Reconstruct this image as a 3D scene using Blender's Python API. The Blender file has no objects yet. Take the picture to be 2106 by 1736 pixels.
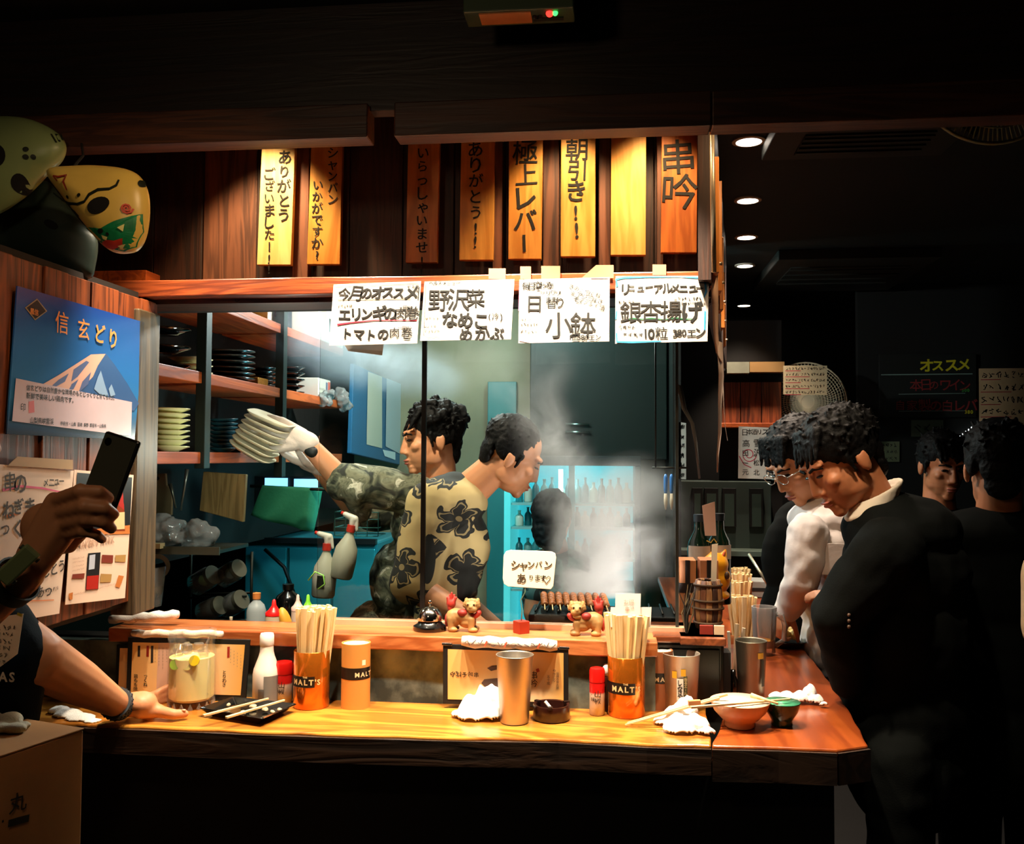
import bpy, bmesh, math, random
from mathutils import Vector, Matrix, Euler, noise as mnoise
random.seed(7)
SC = bpy.context.scene
COL = SC.collection
R = math.radians
# ---------------------------------------------------------------- camera (a phone held at 1.6 m, yawed a little to the left)
FPX = 1900.0
YAW, PIT, ROLL = R(6.27), R(2.17), R(0.3)
CAM = Vector((0, 0, 1.6))
cF = Vector((-math.sin(YAW) * math.cos(PIT), math.cos(YAW) * math.cos(PIT), math.sin(PIT)))
cR0 = cF.cross(Vector((0, 0, 1))).normalized()
cU0 = cR0.cross(cF)
cR = cR0 * math.cos(ROLL) + cU0 * math.sin(ROLL)
cU = cU0 * math.cos(ROLL) - cR0 * math.sin(ROLL)
cam_d = bpy.data.cameras.new('camera')
cam_d.sensor_fit = 'HORIZONTAL'; cam_d.sensor_width = 36; cam_d.lens = 36 * FPX / 2106
cam_d.clip_start = 0.05
cam = bpy.data.objects.new('camera', cam_d); COL.objects.link(cam)
cam.matrix_world = Matrix(((cR.x, cU.x, -cF.x, CAM.x), (cR.y, cU.y, -cF.y, CAM.y), (cR.z, cU.z, -cF.z, CAM.z), (0, 0, 0, 1)))
SC.camera = cam
# ---------------------------------------------------------------- world, exposure
w = bpy.data.worlds.new('night'); SC.world = w; w.use_nodes = True
w.node_tree.nodes['Background'].inputs[0].default_value = (0.25, 0.55, 0.4, 1)
w.node_tree.nodes['Background'].inputs[1].default_value = 0.004
SC.view_settings.view_transform = 'Standard'
SC.view_settings.look = 'None'
SC.view_settings.exposure = 0.0
SC.view_settings.gamma = 1.0
SC.view_settings.use_curve_mapping = False
SC.cycles.max_bounces = 5; SC.cycles.diffuse_bounces = 3; SC.cycles.glossy_bounces = 3; SC.cycles.transmission_bounces = 4; SC.cycles.volume_bounces = 0; SC.cycles.transparent_max_bounces = 14
SC.cycles.use_adaptive_sampling = True; SC.cycles.adaptive_threshold = 0.1; SC.cycles.adaptive_min_samples = 16
SC.cycles.caustics_reflective = False; SC.cycles.caustics_refractive = False
SC.cycles.sample_clamp_indirect = 4.0
SC.cycles.volume_step_rate = 2.0; SC.cycles.volume_max_steps = 128

def spot(name, loc, target, power, col, size=60, blend=0.4, rad=0.03, parent=None):
    l = bpy.data.lights.new(name, 'SPOT'); l.energy = power; l.color = col
    l.spot_size = R(size); l.spot_blend = blend; l.shadow_soft_size = rad
    o = bpy.data.objects.new(name, l); COL.objects.link(o)
    d = Vector(target) - Vector(loc)
    o.location = loc; o.rotation_euler = d.to_track_quat('-Z', 'Y').to_euler()
    if parent: o.parent = parent
    return o
def point(name, loc, power, col, rad=0.04, parent=None):
    l = bpy.data.lights.new(name, 'POINT'); l.energy = power; l.color = col; l.shadow_soft_size = rad
    o = bpy.data.objects.new(name, l); COL.objects.link(o); o.location = loc
    if parent: o.parent = parent
    return o
def area(name, loc, target, power, col, sx, sy):
    l = bpy.data.lights.new(name, 'AREA'); l.energy = power; l.color = col; l.shape = 'RECTANGLE'; l.size = sx; l.size_y = sy
    o = bpy.data.objects.new(name, l); COL.objects.link(o)
    d = Vector(target) - Vector(loc); o.location = loc; o.rotation_euler = d.to_track_quat('-Z', 'Y').to_euler()
    return o
WARM = (1.0, 0.66, 0.34); WARMW = (1.0, 0.83, 0.60); COOL = (0.35, 0.85, 1.0); NEUT = (1.0, 0.88, 0.74)
# spots behind the header, over the counter
for sx, pw in ((-1.02, 100), (-0.66, 130), (-0.28, 190), (0.06, 150), (0.5, 50)):
    spot('counter_spot', (sx, 2.02, 2.41), (sx + 0.02, 2.24, 1.0), pw * .95, WARMW, 78, 0.9, 0.025)
# spots close to the canopy boards, washing the plaques
for sx, pw in ((-0.93, 42), (-0.12, 22), (0.1, 24)):
    spot('plaque_spot', (sx, 2.2, 2.55), (sx, 2.34, 2.0), pw, WARM, 78, 0.6, 0.02)
spot('plaque_fill', (0.40, 2.06, 2.55), (0.27, 2.5, 2.0), 14, WARM, 70, 0.7, 0.02)  # added unseen spot that brightens the side plaques
# added unseen spot in front of the header, brightening the masks and the left partition
spot('mask_fill', (-0.25, 1.25, 2.56), (-1.15, 1.95, 1.9), 20, WARM, 46, 0.8, 0.03)
# dim lamp of the room behind the camera
point('room_lamp', (-0.75, 0.45, 2.35), 7.5, (1.0, 0.72, 0.45), 0.08)
# kitchen
point('kitchen_lamp', (-0.78, 3.6, 2.42), 70, (0.92, 0.98, 0.92), 0.06)
spot('cook_lamp', (-0.74, 2.60, 2.45), (-0.58, 3.02, 1.55), 90, (1.0, 0.84, 0.64), 78, 0.8, 0.04)
spot('grill_lamp', (-0.06, 2.84, 2.1), (-0.09, 2.88, 1.1), 36, (1.0, 0.86, 0.76), 80, 0.7, 0.05)
spot('smoke_fill', (0.22, 2.585, 1.24), (-0.12, 2.9, 1.34), 26, (1.0, 0.88, 0.82), 75, 0.7, 0.03)  # unseen light added to brighten the base of the smoke
point('shelf_fill', (-0.98, 2.62, 1.62), 3.5, (0.9, 1.0, 0.85), 0.04)  # unseen fill added for the bag and jars at the left
point('back_lamp', (-0.35, 4.6, 2.45), 20, (0.45, 0.9, 0.9), 0.08)
point('steel_fill', (-0.74, 3.45, 1.45), 9, (0.2, 0.85, 1.0), 0.05)  # turquoise point light added to brighten and tint the steel cabinet
# ---------------------------------------------------------------- pixel rays of the 2106 x 1736 frame, met with planes of the place
def ray(x, y): return cF + cR * ((x - 1053) / FPX) - cU * ((y - 868) / FPX)
def AD(x, y, d): return CAM + ray(x, y) * d
def AY(x, y, Y): r = ray(x, y); return CAM + r * (Y / r.y)
def AX(x, y, X): r = ray(x, y); return CAM + r * (X / r.x)
def AZ(x, y, Z): r = ray(x, y); return CAM + r * ((Z - CAM.z) / r.z)
def mpp(p): return (Vector(p) - CAM).dot(cF) / FPX

# ---------------------------------------------------------------- materials
def s2l(c): return c / 12.92 if c <= 0.04045 else ((c + 0.055) / 1.055) ** 2.4
def hexc(h):
    h = h.lstrip('#'); return tuple(s2l(int(h[i:i + 2], 16) / 255) for i in (0, 2, 4)) + (1,)
def new_mat(name):
    m = bpy.data.materials.new(name); m.use_nodes = True
    nt = m.node_tree; return m, nt, nt.nodes['Principled BSDF']
MC = {}
def M(h, rough=0.6, metal=0.0, bump=0.0, bscale=200, trans=0.0, emit=0.0, spec=0.5, ior=1.45, var=0.0, sss=0.0, coat=0.0, alpha=1.0):
    key = (h, rough, metal, bump, bscale, trans, emit, spec, ior, var, sss, coat, alpha)
    if key in MC: return MC[key]
    m, nt, b = new_mat('m_' + h.lstrip('#'))
    c = hexc(h)
    b.inputs['Base Color'].default_value = c
    b.inputs['Roughness'].default_value = rough
    b.inputs['Metallic'].default_value = metal
    b.inputs['Transmission Weight'].default_value = trans
    b.inputs['Specular IOR Level'].default_value = spec
    b.inputs['IOR'].default_value = ior
    b.inputs['Coat Weight'].default_value = coat
    b.inputs['Alpha'].default_value = alpha
    if sss: b.inputs['Subsurface Weight'].default_value = sss; b.inputs['Subsurface Radius'].default_value = (0.01, 0.004, 0.002)
    if emit: b.inputs['Emission Color'].default_value = c; b.inputs['Emission Strength'].default_value = emit
    tc = None
    if bump or var:
        tc = nt.nodes.new('ShaderNodeTexCoord')
        nz = nt.nodes.new('ShaderNodeTexNoise'); nz.inputs['Scale'].default_value = bscale; nz.inputs['Detail'].default_value = 4
        nt.links.new(tc.outputs['Object'], nz.inputs['Vector'])
    if bump:
        bp = nt.nodes.new('ShaderNodeBump'); bp.inputs['Strength'].default_value = bump; bp.inputs['Distance'].default_value = 0.004
        nt.links.new(nz.outputs['Fac'], bp.inputs['Height']); nt.links.new(bp.outputs['Normal'], b.inputs['Normal'])
    if var:
        n2 = nt.nodes.new('ShaderNodeTexNoise'); n2.inputs['Scale'].default_value = bscale * 0.15; n2.inputs['Detail'].default_value = 5
        nt.links.new(tc.outputs['Object'], n2.inputs['Vector'])
        rp = nt.nodes.new('ShaderNodeValToRGB')
        rp.color_ramp.elements[0].position = 0.35; rp.color_ramp.elements[1].position = 0.65
        rp.color_ramp.elements[0].color = tuple(v * (1 - var) for v in c[:3]) + (1,)
        rp.color_ramp.elements[1].color = tuple(min(1, v * (1 + var)) for v in c[:3]) + (1,)
        nt.links.new(n2.outputs['Fac'], rp.inputs['Fac']); nt.links.new(rp.outputs['Color'], b.inputs['Base Color'])
    MC[key] = m
    return m
def wood(name, ca, cb, axis='z', scale=6.0, rough=0.5, bump=0.25, coat=0.0, cc=None, ratio=14, warp=2.0):
    """grain stretched along one axis: wavy dark lines over two tones"""
    if name in MC: return MC[name]
    m, nt, b = new_mat(name)
    N, L = nt.nodes.new, nt.links.new
    tc = N('ShaderNodeTexCoord'); oi = N('ShaderNodeObjectInfo')
    ad = N('ShaderNodeVectorMath'); ad.operation = 'ADD'
    mu = N('ShaderNodeVectorMath'); mu.operation = 'SCALE'; mu.inputs['Scale'].default_value = 7.3
    cx = N('ShaderNodeCombineXYZ')
    for i in range(3): L(oi.outputs['Random'], cx.inputs[i])
    L(cx.outputs[0], mu.inputs[0]); L(tc.outputs['Object'], ad.inputs[0]); L(mu.outputs['Vector'], ad.inputs[1])
    mp = N('ShaderNodeMapping'); s = [scale * ratio / 3] * 3; s['xyz'.index(axis)] = scale / 3
    mp.inputs['Scale'].default_value = s; L(ad.outputs['Vector'], mp.inputs['Vector'])
    n1 = N('ShaderNodeTexNoise'); n1.inputs['Scale'].default_value = 1.0; n1.inputs['Detail'].default_value = 6; n1.inputs['Distortion'].default_value = warp * 0.4
    L(mp.outputs['Vector'], n1.inputs['Vector'])
    wv = N('ShaderNodeMath'); wv.operation = 'MULTIPLY'; wv.inputs[1].default_value = 38; L(n1.outputs['Fac'], wv.inputs[0])
    sn = N('ShaderNodeMath'); sn.operation = 'SINE'; L(wv.outputs[0], sn.inputs[0])
    n2 = N('ShaderNodeTexNoise'); n2.inputs['Scale'].default_value = 0.35; n2.inputs['Detail'].default_value = 4; L(mp.outputs['Vector'], n2.inputs['Vector'])
    mr = N('ShaderNodeMapRange'); mr.inputs['From Min'].default_value = -1; mr.inputs['From Max'].default_value = 1; L(sn.outputs[0], mr.inputs['Value'])
    mm = N('ShaderNodeMath'); mm.operation = 'MULTIPLY_ADD'; mm.inputs[1].default_value = 0.45; L(mr.outputs['Result'], mm.inputs[0])
    m3 = N('ShaderNodeMath'); m3.operation = 'MULTIPLY_ADD'; m3.inputs[1].default_value = 1.3; m3.inputs[2].default_value = -0.35; L(n2.outputs['Fac'], m3.inputs[0]); L(m3.outputs[0], mm.inputs[2])
    rp = N('ShaderNodeValToRGB'); L(mm.outputs[0], rp.inputs['Fac'])
    rp.color_ramp.elements[0].position = 0.15; rp.color_ramp.elements[0].color = hexc(ca)
    rp.color_ramp.elements[1].position = 0.85; rp.color_ramp.elements[1].color = hexc(cb)
    if cc:
        e = rp.color_ramp.elements.new(0.98); e.color = hexc(cc)
    L(rp.outputs['Color'], b.inputs['Base Color'])
    b.inputs['Roughness'].default_value = rough; b.inputs['Coat Weight'].default_value = coat; b.inputs['Coat Roughness'].default_value = 0.15
    bp = N('ShaderNodeBump'); bp.inputs['Strength'].default_value = bump; bp.inputs['Distance'].default_value = 0.002
    L(mm.outputs[0], bp.inputs['Height']); L(bp.outputs['Normal'], b.inputs['Normal'])
    MC[name] = m
    return m
def glass(name, tint='ffffff', rough=0.02, refl=1.0, fog=0.0):
    """thin pane or vessel wall: clear, with a fresnel sheen"""
    if name in MC: return MC[name]
    m, nt, b = new_mat(name); N, L = nt.nodes.new, nt.links.new
    nt.nodes.remove(b); out = nt.nodes['Material Output']
    tr = N('ShaderNodeBsdfTransparent'); tr.inputs[0].default_value = hexc(tint)
    gl = N('ShaderNodeBsdfGlossy'); gl.inputs['Roughness'].default_value = rough
    fr = N('ShaderNodeFresnel'); fr.inputs['IOR'].default_value = 1.45
    mx = N('ShaderNodeMixShader'); k = N('ShaderNodeMath'); k.operation = 'MULTIPLY'; k.inputs[1].default_value = refl
    L(fr.outputs[0], k.inputs[0]); L(k.outputs[0], mx.inputs[0]); L(tr.outputs[0], mx.inputs[1]); L(gl.outputs[0], mx.inputs[2])
    last = mx
    if fog:
        df = N('ShaderNodeBsdfDiffuse'); df.inputs[0].default_value = (0.8, 0.8, 0.78, 1)
        m2 = N('ShaderNodeMixShader'); m2.inputs[0].default_value = fog
        L(mx.outputs[0], m2.inputs[1]); L(df.outputs[0], m2.inputs[2]); last = m2
    L(last.outputs[0], out.inputs[0]); MC[name] = m
    return m
def emis(name, col, strength):
    if name in MC: return MC[name]
    m, nt, b = new_mat(name)
    b.inputs['Base Color'].default_value = tuple(col) + (1,); b.inputs['Emission Color'].default_value = tuple(col) + (1,); b.inputs['Emission Strength'].default_value = strength
    MC[name] = m
    return m

# ---------------------------------------------------------------- mesh collector
class G:
    def __init__(s): s.v = []; s.f = []; s.mi = []; s.cur = 0
    def add(s, vs, fs, m=None):
        o = len(s.v)
        if m is not None: vs = [m @ Vector(v) for v in vs]
        s.v += [tuple(v) for v in vs]; s.f += [tuple(i + o for i in f) for f in fs]; s.mi += [s.cur] * len(fs)
        return s
    def box(s, x0, x1, y0, y1, z0, z1, m=None):
        return s.add([(x0, y0, z0), (x1, y0, z0), (x1, y1, z0), (x0, y1, z0), (x0, y0, z1), (x1, y0, z1), (x1, y1, z1), (x0, y1, z1)],
                     [(3, 2, 1, 0), (4, 5, 6, 7), (0, 1, 5, 4), (1, 2, 6, 5), (2, 3, 7, 6), (3, 0, 4, 7)], m)
    def cbox(s, c, d, m=None): return s.box(c[0] - d[0] / 2, c[0] + d[0] / 2, c[1] - d[1] / 2, c[1] + d[1] / 2, c[2] - d[2] / 2, c[2] + d[2] / 2, m)
    def lathe(s, prof, n=28, m=None, a0=0, a1=None, cap=True):
        full = a1 is None; a1 = 2 * math.pi if full else a1
        k = n if full else n + 1
        vs = []; fs = []
        for r, z in prof:
            for i in range(k):
                a = a0 + (a1 - a0) * i / n; vs.append((r * math.cos(a), r * math.sin(a), z))
        for j in range(len(prof) - 1):
            for i in range(n):
                i2 = (i + 1) % k if full else i + 1
                fs.append((j * k + i, j * k + i2, (j + 1) * k + i2, (j + 1) * k + i))
        if cap and full:
            if prof[0][0] > 1e-5: fs.append(tuple(range(k))[::-1])
            if prof[-1][0] > 1e-5: fs.append(tuple((len(prof) - 1) * k + i for i in range(k)))
        return s.add(vs, fs, m)
    def cyl(s, p0, p1, r0, r1=None, n=12):
        return s.tube([p0, p1], [r0, r0 if r1 is None else r1], n)
    def tube(s, pts, rad, n=8, closed=False, flat=None):
        pts = [Vector(p) for p in pts]
        if not hasattr(rad, '__len__'): rad = [rad] * len(pts)
        vs = []; fs = []; prev = None
        for i, p in enumerate(pts):
            if closed: t = pts[(i + 1) % len(pts)] - pts[i - 1]
            else: t = (pts[min(i + 1, len(pts) - 1)] - pts[max(i - 1, 0)])
            t.normalize()
            if prev is None:
                u = t.orthogonal().normalized()
            else:
                u = (prev - t * prev.dot(t)); u = u.normalized() if u.length > 1e-6 else t.orthogonal().normalized()
            prev = u; w_ = t.cross(u)
            for k in range(n):
                a = 2 * math.pi * k / n; vs.append(p + (u * math.cos(a) + w_ * math.sin(a)) * rad[i])
        m = len(pts)
        for i in range(m if closed else m - 1):
            for k in range(n):
                fs.append((i * n + k, i * n + (k + 1) % n, ((i + 1) % m) * n + (k + 1) % n, ((i + 1) % m) * n + k))
        if not closed: fs.append(tuple(range(n))[::-1]); fs.append(tuple((m - 1) * n + k for k in range(n)))
        return s.add(vs, fs)
    def prism(s, poly, y0, y1, m=None):
        """polygon in x-z, thick along y (y0 front)"""
        n = len(poly)
        vs = [(x, y0, z) for x, z in poly] + [(x, y1, z) for x, z in poly]
        fs = [tuple(range(n)), tuple(range(n, 2 * n))[::-1]] + [(i, i + n, (i + 1) % n + n, (i + 1) % n) for i in range(n)]
        return s.add(vs, fs, m)
    def slab(s, poly, z0, z1, m=None):
        n = len(poly)
        vs = [(x, y, z0) for x, y in poly] + [(x, y, z1) for x, y in poly]
        fs = [tuple(range(n))[::-1], tuple(range(n, 2 * n))] + [(i, (i + 1) % n, (i + 1) % n + n, i + n) for i in range(n)]
        return s.add(vs, fs, m)
    def ell(s, c, r, n=16, k=10, m=None):
        if not hasattr(r, '__len__'): r = (r, r, r)
        T = Matrix.Translation(c) @ (m.to_4x4() if m is not None else Matrix.Identity(4))
        prof = [(math.sin(math.pi * j / k), -math.cos(math.pi * j / k)) for j in range(k + 1)]
        vs = [(0, 0, -r[2])]; fs = []
        for j in range(1, k):
            for i in range(n):
                a = 2 * math.pi * i / n; vs.append((prof[j][0] * math.cos(a) * r[0], prof[j][0] * math.sin(a) * r[1], prof[j][1] * r[2]))
        vs.append((0, 0, r[2])); e = len(vs) - 1
        for i in range(n):
            fs.append((0, 1 + (i + 1) % n, 1 + i)); fs.append((e, 1 + (k - 2) * n + i, 1 + (k - 2) * n + (i + 1) % n))
        for j in range(k - 2):
            for i in range(n):
                fs.append((1 + j * n + i, 1 + j * n + (i + 1) % n, 1 + (j + 1) * n + (i + 1) % n, 1 + (j + 1) * n + i))
        return s.add(vs, fs, T)
    def cap(s, p0, r0, p1, r1, n=14):
        """tapered capsule"""
        p0, p1 = Vector(p0), Vector(p1); d = p1 - p0; L_ = d.length
        q = d.to_track_quat('Z', 'Y').to_matrix().to_4x4() if L_ > 1e-6 else Matrix.Identity(4)
        prof = []
        for j in range(5): a = math.pi / 2 * j / 4; prof.append((r0 * math.sin(a), -r0 * math.cos(a)))
        for j in range(5): a = math.pi / 2 * j / 4; prof.append((r1 * math.cos(a), L_ + r1 * math.sin(a)))
        prof[0] = (1e-6, prof[0][1]); prof[-1] = (1e-6, prof[-1][1])
        return s.lathe(prof, n, Matrix.Translation(p0) @ q)
    def mesh(s, name, mats=None, smooth=False):
        me = bpy.data.meshes.new(name); me.from_pydata(s.v, [], s.f)
        for m in (mats or []): me.materials.append(m)
        if mats and len(mats) > 1: me.polygons.foreach_set('material_index', s.mi)
        if smooth: me.polygons.foreach_set('use_smooth', [True] * len(me.polygons))
        me.update(); return me
    def obj(s, name, mat, parent=None, smooth=False, bev=0, loc=None, rot=None, label=None, cat=None, group=None, kind=None, sub=0, auto=None):
        me = s.mesh(name, mat if isinstance(mat, list) else [mat], smooth)
        return mobj(name, me, parent, bev, loc, rot, label, cat, group, kind, sub, auto)
def mobj(name, me, parent=None, bev=0, loc=None, rot=None, label=None, cat=None, group=None, kind=None, sub=0, auto=None):
    o = bpy.data.objects.new(name, me); COL.objects.link(o)
    if parent: o.parent = parent
    if loc is not None: o.location = loc
    if rot is not None: o.rotation_euler = rot
    if bev:
        b = o.modifiers.new('b', 'BEVEL'); b.width = bev; b.segments = 2; b.limit_method = 'ANGLE'; b.angle_limit = R(40)
    if sub:
        b = o.modifiers.new('s', 'SUBSURF'); b.levels = sub; b.render_levels = sub
    if auto:
        me.polygons.foreach_set('use_smooth', [True] * len(me.polygons))
        me.set_sharp_from_angle(angle=R(auto))
    tag(o, label, cat, group, kind)
    return o
def tag(o, label=None, cat=None, group=None, kind=None):
    if label: o['label'] = label
    if cat: o['category'] = cat
    if group: o['group'] = group
    if kind: o['kind'] = kind
    return o
def thing(name, label, cat, loc=(0, 0, 0), rz=0, group=None, rot=None):
    o = bpy.data.objects.new(name, None); COL.objects.link(o); o.empty_display_size = 0.05
    o.location = loc; o.rotation_euler = rot if rot else (0, 0, rz)
    return tag(o, label, cat, group)
def kids(o): return [c for c in bpy.data.objects if c.parent == o]
def dup(root, loc, rz=None, label=None, rot=None):
    """a copy of a thing with copies of its parts and sub-parts"""
    r = root.copy(); COL.objects.link(r); r.location = loc
    if rz is not None: r.rotation_euler = (0, 0, rz)
    if rot is not None: r.rotation_euler = rot
    if label: r['label'] = label
    for ch in kids(root):
        c = ch.copy(); COL.objects.link(c); c.parent = r
        for g in kids(ch):
            d = g.copy(); COL.objects.link(d); d.parent = c
    return r

# ---------------------------------------------------------------- lettering: glyph outlines of the built-in font, hand-jittered
TS = bpy.data.scenes.new('workshop')      # scratch scene where modifiers and glyphs are evaluated
def evaluated(o):
    TS.collection.objects.link(o)
    with bpy.context.temp_override(scene=TS, view_layer=TS.view_layers[0]): dg = bpy.context.evaluated_depsgraph_get()
    return bpy.data.meshes.new_from_object(o.evaluated_get(dg))
GC = {}
def glyph(ch, bold):
    if ord(ch) >= 0x4e00: bold = min(bold, 0.006)
    k = (ch, bold)
    if k in GC: return GC[k]
    c = bpy.data.curves.new('t', 'FONT'); c.body = ch; c.resolution_u = 2; c.offset = bold
    o = bpy.data.objects.new('t', c)
    me = evaluated(o)
    vs = [(v.co.x, v.co.y) for v in me.vertices]; fs = [tuple(p.vertices) for p in me.polygons]
    bpy.data.objects.remove(o); bpy.data.curves.remove(c); bpy.data.meshes.remove(me)
    if vs:
        xs = [v[0] for v in vs]; GC[k] = (vs, fs, min(xs), max(xs))
    else: GC[k] = ([], [], 0, 0.35)
    return GC[k]
VROT = set('ー')
def write(g, text, x, z, size, y=-0.001, vert=False, bold=0.02, jit=0.0, adv=1.0, shear=0.0, rot=0.0, sx=1.0, centre=False, mirror=False):
    """put text into collector g on the plane y (front faces -y); x,z = top-left (horizontal) or top-centre (vertical)"""
    rd = random.Random(hash(text) % 999 if False else sum(map(ord, text)))
    cx, cz = x, z
    ca, sa = math.cos(rot), math.sin(rot)
    if centre and not vert:
        tot = 0
        for ch in text:
            vs, fs, a, b = glyph(ch, bold); wide = ord(ch) > 0x2e80
            tot += (1.0 if wide else (b - a + 0.12)) * size * adv * sx
        cx = x - tot / 2
    ox, oz = cx, cz
    for ch in text:
        vs, fs, a, b = glyph(ch, bold)
        wide = ord(ch) > 0x2e80
        k = size * (1 + rd.uniform(-jit, jit)); th = rd.uniform(-jit, jit) * 0.5
        c, s_ = math.cos(th), math.sin(th)
        if vert:
            px, pz = cx + rd.uniform(-jit, jit) * size * 0.3, cz
            vr = ch in VROT
            out = []
            for (u, v) in vs:
                u0, v0 = (u - (a + b) / 2) * sx, v - 0.38
                if vr: u0, v0 = -v0 * 0.9, -u0 * 0.8 if False else u0 * 0.8
                u1, v1 = u0 * c - v0 * s_ + shear * v0, u0 * s_ + v0 * c
                out.append((px + u1 * k, y, pz - size * 0.5 + v1 * k))
            cz -= size * adv * (0.95 if wide else 0.8)
        else:
            wdt = (1.0 if wide else (b - a + 0.12))
            out = []
            px, pz = cx, cz + rd.uniform(-jit, jit) * size * 0.3
            for (u, v) in vs:
                u0, v0 = (u - (0 if wide else a)) * sx, v - 0.38
                u1, v1 = u0 * c - v0 * s_ + shear * v0, u0 * s_ + v0 * c
                X, Z = px + u1 * k, pz - size * 0.5 + v1 * k
                dx, dz = X - ox, Z - oz
                out.append((ox + dx * ca - dz * sa, y, oz + dx * sa + dz * ca))
            cx += wdt * size * adv * sx
        if mirror: out = [(2 * x - q[0], q[1], q[2]) for q in out]
        g.add(out, fs)
    return g
def stroke(g, pts, wd, y=-0.001):
    """a brush stroke: ribbon through x-z points; wd one width or a list"""
    n = len(pts)
    if not hasattr(wd, '__len__'): wd = [wd] * n
    vs = []
    for i in range(n):
        a = Vector(pts[max(i - 1, 0)]); b = Vector(pts[min(i + 1, n - 1)]); t = (b - a).normalized(); nn = Vector((-t.y, t.x))
        p = Vector(pts[i])
        vs += [(p.x + nn.x * wd[i] / 2, y, p.y + nn.y * wd[i] / 2), (p.x - nn.x * wd[i] / 2, y, p.y - nn.y * wd[i] / 2)]
    g.add(vs, [(2 * i, 2 * i + 1, 2 * i + 3, 2 * i + 2) for i in range(n - 1)]); return g
def scrib(g, x0, x1, z, h, y=-0.001, n=None, wd=None, seed=1):
    """small handwriting too fine to read"""
    rd = random.Random(seed); n = n or max(3, int(abs(x1 - x0) / h * 1.1)); wd = wd or h * 0.13
    st = (x1 - x0) / n
    for i in range(n):
        cx = x0 + st * (i + 0.5)
        for _ in range(3):
            p = [(cx + rd.uniform(-.42, .42) * st, z + rd.uniform(-.5, .5) * h) for _ in range(rd.choice((2, 3)))]
            stroke(g, p, wd, y)
    return g
INK = lambda: M('#0b0a08', 0.7)

# ---------------------------------------------------------------- soft bodies: primitives fused into one continuous surface
def fuse(name, g, mat, voxel=0.006, smooth=6, parent=None, label=None, cat=None, group=None, noise=0.0, nscale=20.0, dec=None):
    me = g.mesh('tmp'); o = bpy.data.objects.new('tmp', me)
    m = o.modifiers.new('r', 'REMESH'); m.mode = 'VOXEL'; m.voxel_size = voxel; m.use_smooth_shade = True
    if smooth: k = o.modifiers.new('s', 'SMOOTH'); k.iterations = smooth; k.factor = 0.5
    if dec: d = o.modifiers.new('d', 'DECIMATE'); d.ratio = dec
    res = evaluated(o)
    bpy.data.objects.remove(o); bpy.data.meshes.remove(me)
    res.name = name; res.materials.clear(); res.materials.append(mat)
    if noise:
        nrm = [Vector(v.normal) for v in res.vertices]; cos = [Vector(v.co) for v in res.vertices]
        flat = []
        for c_, n_ in zip(cos, nrm): flat.extend(c_ + n_ * (noise * mnoise.noise(c_ * nscale)))
        res.vertices.foreach_set('co', flat); res.update()
    res.polygons.foreach_set('use_smooth', [True] * len(res.polygons))
    return mobj(name, res, parent, label=label, cat=cat, group=group)
# ================================================================ SETTING
ZC, ZL, ZCEIL = 0.965, 1.14, 2.6
XL = -1.2
WD_dark = wood('dark_wood', '#120804', '#3a1c0e', 'z', 5, 0.55)
WD_darkx = wood('dark_wood_x', '#160a05', '#4a2412', 'x', 5, 0.5)
WD_red = wood('red_wood_x', '#5a2410', '#a04a20', 'x', 4, 0.4, coat=0.2)
WD_wall = wood('wall_wood', '#3c1808', '#8a4520', 'z', 4, 0.5)
WD_board = wood('board_wood', '#3a2015', '#7a4c34', 'z', 3.5, 0.6)
WD_top = wood('counter_wood', '#94501a', '#d8943a', 'x', 3.2, 0.28, 0.1, coat=0.5, cc='#f0c070', ratio=4.5, warp=5)
WD_topy = wood('counter_wood_y', '#6e2a10', '#9c4a1c', 'y', 2.0, 0.3, 0.1, coat=0.4, ratio=9, warp=2)
WD_ledge = wood('ledge_wood', '#8c4018', '#c87c48', 'x', 3.5, 0.3, 0.15, coat=0.4, warp=3)
WD_shelf = wood('shelf_wood', '#7a3010', '#b5541c', 'y', 4, 0.5)
BLK = M('#050505', 0.6)
# floor and ceiling
G().box(-4, 4.5, -1.5, 9, -0.1, 0).obj('floor', M('#0a0908', 0.6, bump=0.2, bscale=12), kind='structure')
G().box(-4, 4.5, -1.5, 9, ZCEIL, ZCEIL + 0.1).obj('ceiling', M('#0b100e', 0.7, bump=0.2, bscale=30), kind='structure')
G().box(-4, 4.5, 7.6, 7.7, 0, ZCEIL).obj('wall_back', M('#0e0d0b', 0.8), kind='structure')
G().box(3.4, 3.5, -1.5, 7.6, 0, ZCEIL).obj('wall_right', M('#0e0f0d', 0.8), kind='structure')
# left partition: vertical planks seen obliquely, nailed on a dark backing
wl = G().box(XL - 0.12, XL - 0.02, 1.5, 2.31, 1.22, 2.02).obj('wall_left', M('#120a06', 0.8), kind='structure')
y = 1.51; i = 0
while y < 2.29:
    w_ = (0.092, 0.118, 0.105, 0.085)[i % 4]; w_ = min(w_, 2.31 - y)
    off = (0.0, 0.003, -0.002, 0.004)[i % 4]
    G().box(XL - 0.02, XL + off, y + 0.002, y + w_ - 0.002, 1.235, 2.0).obj('plank', WD_wall, wl, bev=0.002)
    y += w_; i += 1
G().box(XL - 0.05, XL + 0.012, 2.20, 2.31, 1.2, 1.97).obj('post', wood('post_wood', '#2a2216', '#5c4c36', 'z', 4), wl, bev=0.004)
G().box(XL - 0.6, XL - 0.3, 0.6, 2.36, 0.0, 1.24).obj('trim_1', M('#0a0806', 0.8), kind='structure')
G().box(XL - 0.62, XL - 0.3, 0.6, 5.3, 1.24, 2.6).obj('wall_kitchen_left', M('#15130e', 0.8, bump=0.2, bscale=20), kind='structure')
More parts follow.
